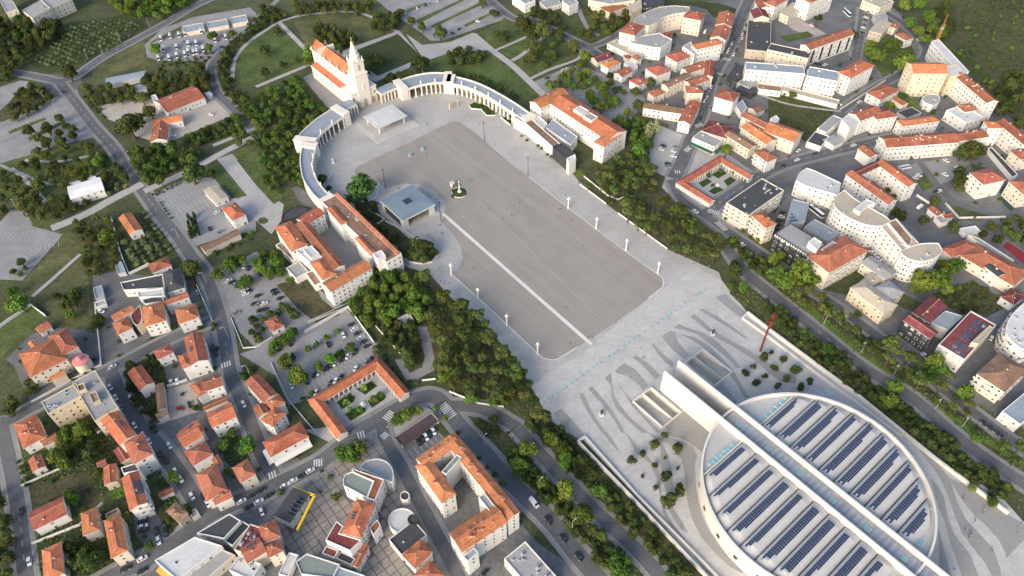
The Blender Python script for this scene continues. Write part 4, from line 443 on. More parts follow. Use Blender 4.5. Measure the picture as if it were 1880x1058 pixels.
 ('house','small red roofed house below the maroon roofed hotel lane','house',[{'h':3.2,'roof':'gable','rc':'r','wc':'w','win':0,'q':((268.9,334.8),0.297,3.5,2.4)}],{}),
 ('store','low flat roofed store against the sloping street garden','store',[{'h':3,'roof':'flat','rc':'g','wc':'c','win':0,'q':((-142.8,151.3),0.716,1.6,1.9)}],{}),
 ('lean_to','long glazed lean to behind the tall narrow house','annex',[{'h':3,'roof':'flat','rc':'n','wc':'b','win':0,'q':((-179.3,152.4),0.543,2.7,1.3)}],{}),
 ('annex','red roofed lean to behind the terrace of the sloping street','annex',[{'h':5,'roof':'gable','rc':'d','wc':'c','win':0,'rh':0.8,'q':((-184.0,180.7),0.731,2.3,4.6)}],{}),
]
WALLS_ = [
 ('white boundary wall around the lower car park',[(-113.2,256.3),(-91.9,273.9),(-74.6,247.7)],2.2,0.35,'white','boundary_wall','wall'),
 ('white boundary wall below the left retreat house',[(-112.6,262.9),(-91.3,276.3),(-91.9,273.9)],2.2,0.35,'white','boundary_wall','wall'),
 ('low white wall beside the promenade pine strip',[(68.3,348.9),(93.7,314.9)],0.8,0.35,'white','boundary_wall','wall'),
 ('low white wall below the museum end',[(46.1,379.6),(61.8,358.3)],0.8,0.35,'white','boundary_wall','wall'),
 ('pale garden wall in the grove below the right retreat house',[(50.0,387.1),(64.3,365.3),(69.9,361.8),(77.6,367.0)],1.2,0.35,'white','boundary_wall','wall'),
 ('white wall along the slanting street by the cloister houses',[(-127.2,235.9),(-113.6,212.4),(-96.6,192.9)],0.9,0.35,'white','boundary_wall','wall'),
 ('white wall beside the upper car park street',[(-182.6,294.5),(-166.3,266.8)],1.4,0.35,'white','boundary_wall','wall'),
 ('white kerb wall curving around the upper car park',[(-156.2,268.4),(-144.4,246.7),(-137.8,247.2),(-130.4,253.8)],0.9,0.35,'white','boundary_wall','wall'),
 ('pale wall along the olive garden',[(-254.4,356.5),(-237.3,324.1),(-225.4,305.0),(-216.1,312.9)],2,0.35,'white','boundary_wall','wall'),
 ('pale wall along the road below the convent yard',[(-243.7,214.9),(-229.2,227.9),(-217.3,237.4)],1.2,0.35,'white','boundary_wall','wall'),
 ('pale wall beside the drive of the stepped orange house',[(-236.5,281.5),(-216.7,237.4)],1.6,0.35,'white','boundary_wall','wall'),
 ('long wall above the meadow at the left edge',[(-283.7,266.0),(-273.2,282.0),(-261.1,273.3)],2,0.35,'white','boundary_wall','wall'),
 ('white wall curving along the edge of the large grove',[(-47.2,222.1),(-40.3,222.9)],1.2,0.35,'white','boundary_wall','wall'),
 ('pale wall curving around the lower edge of the large grove',[(-33.0,214.8),(-17.7,207.1),(-5.6,204.8)],1.2,0.35,'white','boundary_wall','wall'),
 ('white retaining wall above the stepped yard road',[(275.3,349.6),(277.6,335.4),(306.2,335.2)],1.5,0.35,'white','boundary_wall','wall'),
 ('white wall beside the hotel drive at the upper right',[(244.7,458.0),(292.2,496.0)],2,0.35,'white','boundary_wall','wall'),
 ('terrace wall of the grass slope',[(201.1,490.2),(247.8,463.7)],1.6,0.35,'cream','boundary_wall','wall'),
 ('garden wall of the lower left meadow',[(-227.8,168.3),(-213.7,176.6)],1.2,0.35,'white','boundary_wall','wall'),
 ('garden wall between the lower left houses',[(-210.5,140.2),(-192.9,148.4),(-186.6,158.5)],1.6,0.35,'white','boundary_wall','wall'),
 ('white yard wall beside the tall white house',[(-177.3,222.1),(-168.1,226.0)],2,0.35,'white','boundary_wall','wall'),
 ('low pale wall along the promenade end of the left grove',[(-75.0,259.7),(-59.9,240.2)],1,0.35,'white','boundary_wall','wall'),
 ('boundary wall above the stepped yard',[(260.6,358.3),(265.1,350.0)],1.6,0.35,'white','boundary_wall','wall'),
 ('pale wall beside the steel fence below the crane',[(300.6,479.9),(312.1,477.8),(326.5,482.5)],2.5,0.35,'white','boundary_wall','wall'),
 ('white kerb of the curved bed below the right arcade',[(-28.9,477.5),(-24.9,482.0),(-15.5,476.9),(-8.2,466.0),(-9.4,462.8),(-15.5,463.1),(-19.6,471.5),(-26.8,472.7),(-28.9,477.5)],0.7,0.5,'white','bed_kerb','kerb'),
 ('white kerb of the short bed at the end of the right arcade',[(-4.9,459.9),(-1.3,463.3),(3.6,455.0),(1.7,449.8),(-4.9,459.9)],1.0,0.5,'white','bed_kerb','kerb'),
 ('white kerb ring around the large round dark tree',[(-86.5,377.5),(-86.6,373.9),(-87.7,370.8),(-89.8,368.4),(-92.4,367.1),(-95.5,366.9),(-98.6,367.9),(-101.5,370.0),(-103.8,372.9),(-105.3,376.4),(-105.8,380.1),(-105.2,383.6),(-103.7,386.5),(-101.2,388.4),(-98.2,389.2),(-95.0,388.8),(-91.9,387.1),(-89.3,384.5),(-87.4,381.1),(-86.5,377.5)],0.6,0.5,'white','bed_kerb','kerb'),
 ('white curved wall of the walled bed below the chapel',[(-64.8,312.6),(-60.1,309.2),(-53.5,307.5),(-47.1,308.7),(-44.1,314.2)],1.2,0.5,'white','bed_wall','wall'),
 ('white kerb of the curved bed by the left colonnade',[(-123.2,384.0),(-123.9,388.4),(-121.8,392.8),(-119.6,396.4),(-121.9,399.5)],0.7,0.5,'white','bed_kerb','kerb'),
 ('white stepped garden wall between retreat house and chapel',[(-89.6,357.5),(-79.1,348.5),(-84.9,342.9)],1.5,0.5,'white','garden_wall','wall'),
 ('white garden wall beside the chapel steps',[(-78.5,346.5),(-70.2,340.4),(-62.8,333.8),(-55.6,327.3)],1.5,0.5,'white','garden_wall','wall'),
]
STREETLAMPS = [
 ('street lamp along the avenue right of the church plaza',[(168.0,253.2,-2.6),(180.9,232.9,-2.62),(192.1,217.8,-2.64),(204.4,197.0,-2.66),(212.7,186.5,-2.67)]),
 ('street lamp along the road from the roundabout',[(-349.0,562.5,-0.86),(-331.9,591.3,-0.88),(-339.4,571.0,-0.87),(-315.7,618.1,-0.91)]),
 ('tall street lamp in the left car parks',[(-356.6,497.8,0.96),(-355.5,466.6,0.94),(-342.5,484.3,0.94),(-320.3,368.3,-0.54),(-303.8,353.2,-0.54)]),
 ('street lamp along the road below the left belt',[(9.9,159.6,0.79),(23.2,139.9,0.76),(-14.9,182.9,0.84),(-36.7,156.9,-2.66)]),
 ('street lamp along the long left street',[(-136.4,228.4,-2.54),(-154.2,254.6,-2.51),(-177.5,296.6,-2.46),(-204.8,335.1,-2.41),(-262.9,415.7,0.83)]),
]
SCULPTURES = [(-120.9, 409.5, 'slender white figure on a white plinth by the left arcade'), (106.8, 248.0, 'dark figure on a white plinth among the curved bands by the red cross'), (42.1, 198.9, 'dark figure on a white plinth among the curved bands near the left wall')]
GLASSBOXES = [(-68.4, 415.4, 'pale green glass box on the upper esplanade, nearer the chapel'), (-60.1, 422.4, 'pale green glass box on the upper esplanade, nearer the basilica')]
SCREEN = (-40.2, 475.2)
CRANE = (341.9, 532.1)
TREES_ = [
 ('oak','dark round tree on the roundabout island','roundabout trees',[(-347.6,527.3,7.0)]),
 ('oak','single bushy tree in the gravel yard','trees in the gravel yard',[(-264.4,470.1,5.7),(-269.4,444.3,9.8),(-277.9,490.7,5.5),(-272.3,463.9,4.7)]),
 ('broad','fresh green tree at the motorhome park','trees at the motorhome park',[(-251.5,590.3,5.2),(-292.2,566.2,5.3),(-234.4,590.6,4.1),(-248.5,568.5,3.7)]),
 ('broad','tall bright green tree beside the back of the basilica','tree beside the basilica',[(-158.5,548.2,6.2),(-157.5,538.4,5.6)]),
 ('oak','lone tree on the lawn left of the basilica','trees on the basilica lawn',[(-198.8,560.1,5.2),(-197.5,594.4,4.6),(-192.4,524.3,4.4),(-181.0,539.7,3.8),(-171.0,548.4,3.6)]),
 ('oak','dark tree at the edge of the square garden','trees of the garden edge',[(-108.4,542.0,6.4),(-110.1,527.6,6.0),(-102.4,536.4,5.7),(-68.4,524.8,7.5),(-71.4,517.2,4.9)]),
 ('oak','small tree beside the short colonnade link','trees behind the colonnade link',[(-90.4,508.9,5.5),(-84.0,513.8,4.9)]),
 ('oak','bush in the planted island of the top car park','car park island trees',[(-93.5,622.1,5.6),(-82.3,607.8,4.1),(-71.2,594.3,4.9),(-55.0,579.9,6.7),(-19.9,636.9,4.2),(-9.4,618.6,5.0)]),
 ('oak','tree on the lawns beside the broad diagonal path','lawn trees by the diagonal path',[(-5.4,574.0,5.9),(0.3,572.7,5.3),(14.6,592.0,6.1),(20.9,573.9,5.3),(31.2,572.6,7.9),(24.6,552.4,7.7),(37.4,540.1,5.7),(19.5,535.3,5.3),(45.0,572.6,5.2),(55.0,553.0,4.3)]),
 ('oak','lone shrub tree on the lawn wedge','trees on the lawn wedge',[(36.9,540.2,5.7),(20.2,535.7,5.0),(29.8,529.7,4.0),(39.2,560.1,4.6),(44.4,570.3,5.2),(55.5,551.5,5.1),(25.2,578.0,6.6),(19.0,598.1,5.4)]),
 ('broad','green tree in the island row of the car park','island row trees',[(71.2,487.8,5.7),(73.4,479.1,5.1),(76.5,470.1,4.9),(80.5,469.3,4.1),(62.1,478.6,4.7),(64.8,473.8,4.2),(68.8,460.1,5.5),(64.2,536.9,5.0)]),
 ('oak','dark tree beside the white school','trees beside the school',[(96.9,463.8,5.2),(97.4,484.6,4.0),(110.4,495.6,4.0),(81.2,509.7,3.1)]),
 ('poplar','pale bare tree beside the small car park','bare trees',[(105.0,434.1,4.4),(97.5,423.4,4.8)]),
 ('broad','yellow green tree in the street planting at the top','street trees at the top right',[(347.9,606.6,6.4),(362.2,609.4,6.0),(340.6,574.8,6.2),(341.6,561.7,5.1),(357.5,581.1,6.3),(357.5,569.7,5.9),(343.9,550.1,5.5),(359.7,558.5,5.6)]),
 ('broad','yellow green tree in the triangular garden','garden trees below the workshop',[(292.2,526.5,7.4),(296.3,524.6,6.1),(310.2,534.2,7.4),(307.6,505.0,7.2),(296.0,541.2,5.6),(311.9,517.5,6.1)]),
 ('oak','small dark tree by the dark glass apartment block','trees by the apartment block',[(287.3,559.1,4.3),(270.8,595.9,3.4),(320.2,533.5,1.5),(214.0,476.0,3.5),(307.7,447.2,2.6)]),
 ('broad','garden tree in the small yard below the brown red hipped house','yard trees',[(278.9,456.4,4.0),(293.8,468.9,3.9),(296.9,461.4,3.8),(299.2,456.7,3.3)]),
 ('oak','tree at the lower right corner of the wild field','corner trees',[(357.6,426.6,6.4),(359.9,447.0,6.6)]),
 ('broad','bright green small tree beside the park benches','bright park trees',[(-281.7,411.2,4.4),(-290.2,403.5,3.7),(-296.1,401.4,3.2)]),
 ('oak','golden leaved tree at the corner of the pale car park','trees of the pale car park',[(-210.3,390.1,8.0),(-200.3,395.5,4.2)]),
 ('broad','large bright yellow green tree in the wild garden','bright tree of the wild garden',[(-247.2,332.7,6.0)]),
 ('oak','big dark tree beside the slate hall entrance','dark tree by the slate hall',[(-186.5,303.5,6.3)]),
 ('broad','yellow green tree at the upper car park edge','trees at the upper car park',[(-170.0,299.4,4.4),(-164.1,304.6,4.6),(-159.0,309.5,4.2),(-153.2,292.4,4.7),(-166.9,313.1,2.8),(-150.8,308.0,3.7)]),
 ('orange','large round dark tree in the circular bed beside the square chapel','round bed tree',[(-92.9,366.0,10.0)]),
 ('oak','round dark tree in the curved bed by the left colonnade','curved bed trees',[(-124.1,387.2,4.2),(-118.9,380.0,2.1)]),
 ('oak','broad dark tree in the walled bed below the chapel','walled bed trees',[(-61.1,312.4,6.5),(-53.7,308.5,5.5),(-50.1,315.1,5.8),(-55.9,316.7,5.6),(-47.0,313.8,3.7)]),
 ('broad','yellow green tree left of the retreat house annex','annex trees',[(-148.4,307.3,4.3),(-145.6,301.7,4.0),(-140.8,297.7,4.0),(-141.1,315.0,4.3),(-146.9,314.8,3.7),(-137.8,306.6,4.4),(-135.0,300.2,4.0),(-128.5,295.2,2.3)]),
 ('pine','umbrella pine at the tip of the grove beside the chapel pavement','grove tip pine',[(-48.7,288.1,4.7)]),
 ('shrub','clipped bush on the monument bed','monument bed bushes',[(-36.4,374.3,1.6),(-29.2,370.5,1.6),(-33.9,380.6,1.6),(-37.2,369.5,1.4)]),
 ('pine','tall umbrella pine standing at the promenade edge of the grove','edge pines',[(-38.7,272.9,4.8),(-28.0,265.6,4.8),(-22.0,258.4,4.3),(-13.1,242.8,4.8),(-5.4,234.8,4.1)]),
 ('broad','bright green tree at the lower edge of the large grove','bright grove trees',[(-35.0,220.9,4.7),(-50.5,262.5,5.1),(-55.3,276.2,4.8),(-21.3,207.6,4.2),(-11.3,205.8,3.1),(-3.9,206.0,3.5)]),
 ('oak','brown round tree at the corner of the left cloister','cloister corner tree',[(-71.5,240.4,3.4)]),
 ('broad','young tree in the lower car park','car park trees',[(-94.7,255.4,2.0),(-99.7,250.6,2.0),(-104.7,246.4,2.0),(-108.7,243.0,2.1),(-86.2,243.0,2.8),(-91.2,238.9,2.9),(-95.2,234.1,3.4),(-100.3,230.3,2.9),(-118.1,233.5,4.5),(-116.3,237.3,2.1),(-109.5,223.3,4.8),(-112.4,223.2,4.0),(-107.1,222.3,3.8),(-126.8,245.3,3.7),(-123.2,247.8,4.0),(-118.0,251.2,4.2),(-127.9,241.3,2.1)]),
 ('shrub','clipped bush at a cloister corner','cloister bushes',[(-106.2,212.7,1.4),(-53.5,221.8,0.9),(-102.5,215.3,1.9)]),
 ('young','slim young tree in a cloister garden bed','cloister garden trees',[(-75.6,216.7,2.0),(-83.4,208.7,2.0),(-81.9,204.8,1.8),(-70.2,209.0,2.2),(-67.2,212.3,2.0),(-76.4,203.9,1.7)]),
 ('broad','yellow green plane tree beside the zebra crossing','plane trees by the crossing',[(-56.0,196.8,4.2),(-52.2,198.6,3.8),(-47.9,201.4,3.0),(-38.9,203.7,1.7),(-34.6,198.1,1.7)]),
 ('pine','umbrella pine at the promenade end below the grove','end pines',[(-1.0,229.0,3.2),(1.7,221.5,4.0),(6.2,215.1,2.7),(4.7,208.1,3.5),(8.6,204.7,3.5),(10.8,194.2,4.1),(14.3,193.9,3.8)]),
 ('pine','tall umbrella pine beside the street in the strip','street pines',[(94.5,346.9,4.5),(103.7,341.1,4.1),(110.8,330.5,4.4),(46.1,379.4,3.5),(51.3,372.3,2.6),(63.7,356.7,2.6)]),
 ('oak','round brown tree on the corner below the pine strip','corner tree',[(128.2,291.5,5.5)]),
 ('broad','street tree beside the square of the right cloister','square trees',[(148.1,404.4,4.2),(149.0,385.9,1.8),(141.2,387.4,2.0),(131.8,381.5,1.8),(132.6,372.4,1.6),(89.6,401.0,7.4),(89.0,408.9,6.4),(94.7,412.0,5.3)]),
 ('broad','small green tree by the four storey hotel','hotel street trees',[(133.7,318.3,2.8),(140.2,308.6,1.8),(141.6,328.0,1.7),(148.3,318.3,1.8),(145.2,321.9,1.5),(134.1,339.4,1.9),(124.0,280.8,2.6),(130.3,279.1,3.5)]),
 ('shrub','clipped bush in front of the museum wall','museum bushes',[(20.8,422.8,1.5),(23.0,419.5,1.5),(26.9,412.2,1.4),(29.1,409.0,1.4),(33.1,404.8,1.5),(35.7,401.6,1.5),(39.1,397.6,1.5),(9.7,435.1,1.3),(13.4,429.9,1.3)]),
 ('oak','dark conifer beside the square white villa','villa trees',[(293.4,374.9,4.5),(290.0,365.8,4.9),(287.8,361.7,3.9),(308.5,394.2,6.2),(303.3,393.7,5.1),(316.5,398.4,5.2)]),
 ('oak','brown tree on the stepped yard','stepped yard trees',[(267.0,348.7,4.0),(266.6,322.7,4.3),(242.0,361.5,2.3),(244.4,356.1,2.1),(252.5,330.6,3.4),(239.3,334.0,4.1),(238.8,340.3,3.2)]),
 ('broad','big fresh green tree beside the rounded hotel end','hotel end trees',[(229.1,276.0,6.9),(236.5,277.1,6.6),(225.9,273.8,5.1),(245.7,289.0,4.4),(251.3,288.2,4.9),(255.9,290.4,3.9),(240.6,274.3,5.1)]),
 ('broad','yellow green tree before the black hotel','black hotel trees',[(154.5,300.7,5.0),(151.6,298.0,4.5),(150.9,282.0,7.9),(160.8,281.6,7.9),(156.0,277.5,6.9),(168.3,281.1,5.2)]),
 ('broad','light green tree in the dense belt behind the right plaza wall','light belt trees',[(181.6,199.6,4.2),(186.8,207.7,4.0),(162.5,232.2,3.5),(219.0,202.2,4.5),(211.4,221.1,5.1),(214.0,216.6,4.3),(207.9,216.4,3.9)]),
 ('poplar','pale bare tree in front of the cream institute','bare institute tree',[(177.2,253.0,4.0)]),
 ('broad','round clipped bush beside the cream institute','institute bush',[(187.5,257.3,2.5)]),
 ('oak','small dark tree in the paved ring beside the round church','ring trees on the upper side',[(138.5,227.4,2.5),(132.6,223.2,2.2),(142.9,220.3,2.8),(137.1,216.1,2.0),(147.8,213.7,2.2),(131.3,211.5,2.0),(142.3,210.2,2.4),(134.2,233.8,1.4),(117.0,219.8,2.5),(122.5,224.6,1.7),(121.4,213.8,2.5),(129.0,229.9,2.5),(126.9,218.5,1.6)]),
 ('oak','small dark green tree in the paved ring left of the round church','ring trees on the left side',[(64.5,179.9,3.0),(74.9,177.5,3.0),(70.3,185.0,1.9),(58.7,175.9,1.9),(52.9,171.5,2.6),(63.5,169.4,1.8),(73.8,168.0,1.1),(67.5,163.2,2.9),(72.4,156.1,3.4),(66.4,150.6,4.1),(57.1,164.6,1.1),(62.0,158.6,1.4),(69.0,173.7,0.9)]),
 ('broad','fresh green tree in the belt between the two avenues','fresh belt trees',[(5.6,177.6,4.3),(1.0,170.4,4.7),(21.2,155.7,5.5),(27.4,144.6,5.5),(41.8,122.8,5.5),(22.7,177.8,4.3),(17.4,183.3,4.0),(22.9,171.4,4.3),(36.4,156.2,4.0),(11.2,161.1,3.2)]),
 ('broad','light tree beside the end of the right plaza wall','wall end trees',[(215.3,179.5,3.6),(217.8,153.8,2.7),(207.0,146.8,2.9),(201.9,153.9,1.8)]),
 ('broad','green tree on the meadow edge','meadow edge green trees',[(-274.5,277.3,6.2),(-281.4,278.4,4.4),(-245.3,271.0,3.5),(-285.7,290.0,3.6)]),
 ('oak','dark tree beside the convent yard','yard trees by the convent',[(-250.1,212.6,4.3),(-249.4,207.3,3.7),(-249.5,226.3,2.7),(-244.8,220.7,3.2),(-227.6,266.7,3.5),(-227.5,264.0,3.1)]),
 ('broad','garden tree behind the cream yellow apartment block','trees behind the yellow block',[(-207.3,194.3,4.6),(-214.9,194.3,3.8),(-210.0,191.9,3.8),(-215.6,190.8,3.5)]),
 ('shrub','small bush by the street corner','corner bushes',[(-163.9,262.7,2.0),(-171.0,261.4,2.2),(-184.4,236.2,1.8),(-158.9,208.3,2.5),(-136.8,230.5,3.2),(-139.6,227.3,2.7)]),
 ('oak','large dark tree in the bottom garden','bottom garden trees',[(-181.9,133.3,4.8),(-178.9,129.0,5.3),(-190.4,136.3,4.0),(-186.8,129.9,3.7),(-183.3,128.5,3.9)]),
 ('broad','bright green tree behind the cottages','cottage trees',[(-192.3,172.3,3.0),(-178.5,161.4,3.4),(-213.8,179.8,4.4),(-209.7,176.6,3.7),(-199.8,159.3,3.4),(-202.6,162.4,2.8)]),
 ('broad','garden tree among the stepped row houses','row garden trees',[(-138.5,185.3,3.7),(-126.3,184.1,4.9),(-133.0,171.6,2.4),(-135.9,191.7,3.0),(-153.2,148.6,1.8),(-156.2,168.4,3.2),(-158.2,137.3,2.4)]),
 ('broad','yellow green plane tree on the paved square','square plane trees',[(-78.8,177.9,5.5),(-76.5,177.9,4.4),(-72.5,181.5,4.3),(-80.9,177.1,3.6),(-80.9,157.6,2.4)]),
 ('shrub','clipped bush along the shopping street','street bushes',[(-90.3,171.6,1.1),(-107.0,161.1,2.1),(-17.4,176.5,1.3),(-13.6,171.5,1.0),(-10.1,167.4,1.6),(-6.7,163.1,1.7),(-86.0,168.6,1.6),(-89.3,161.3,1.0),(-27.9,189.7,1.5)]),
]
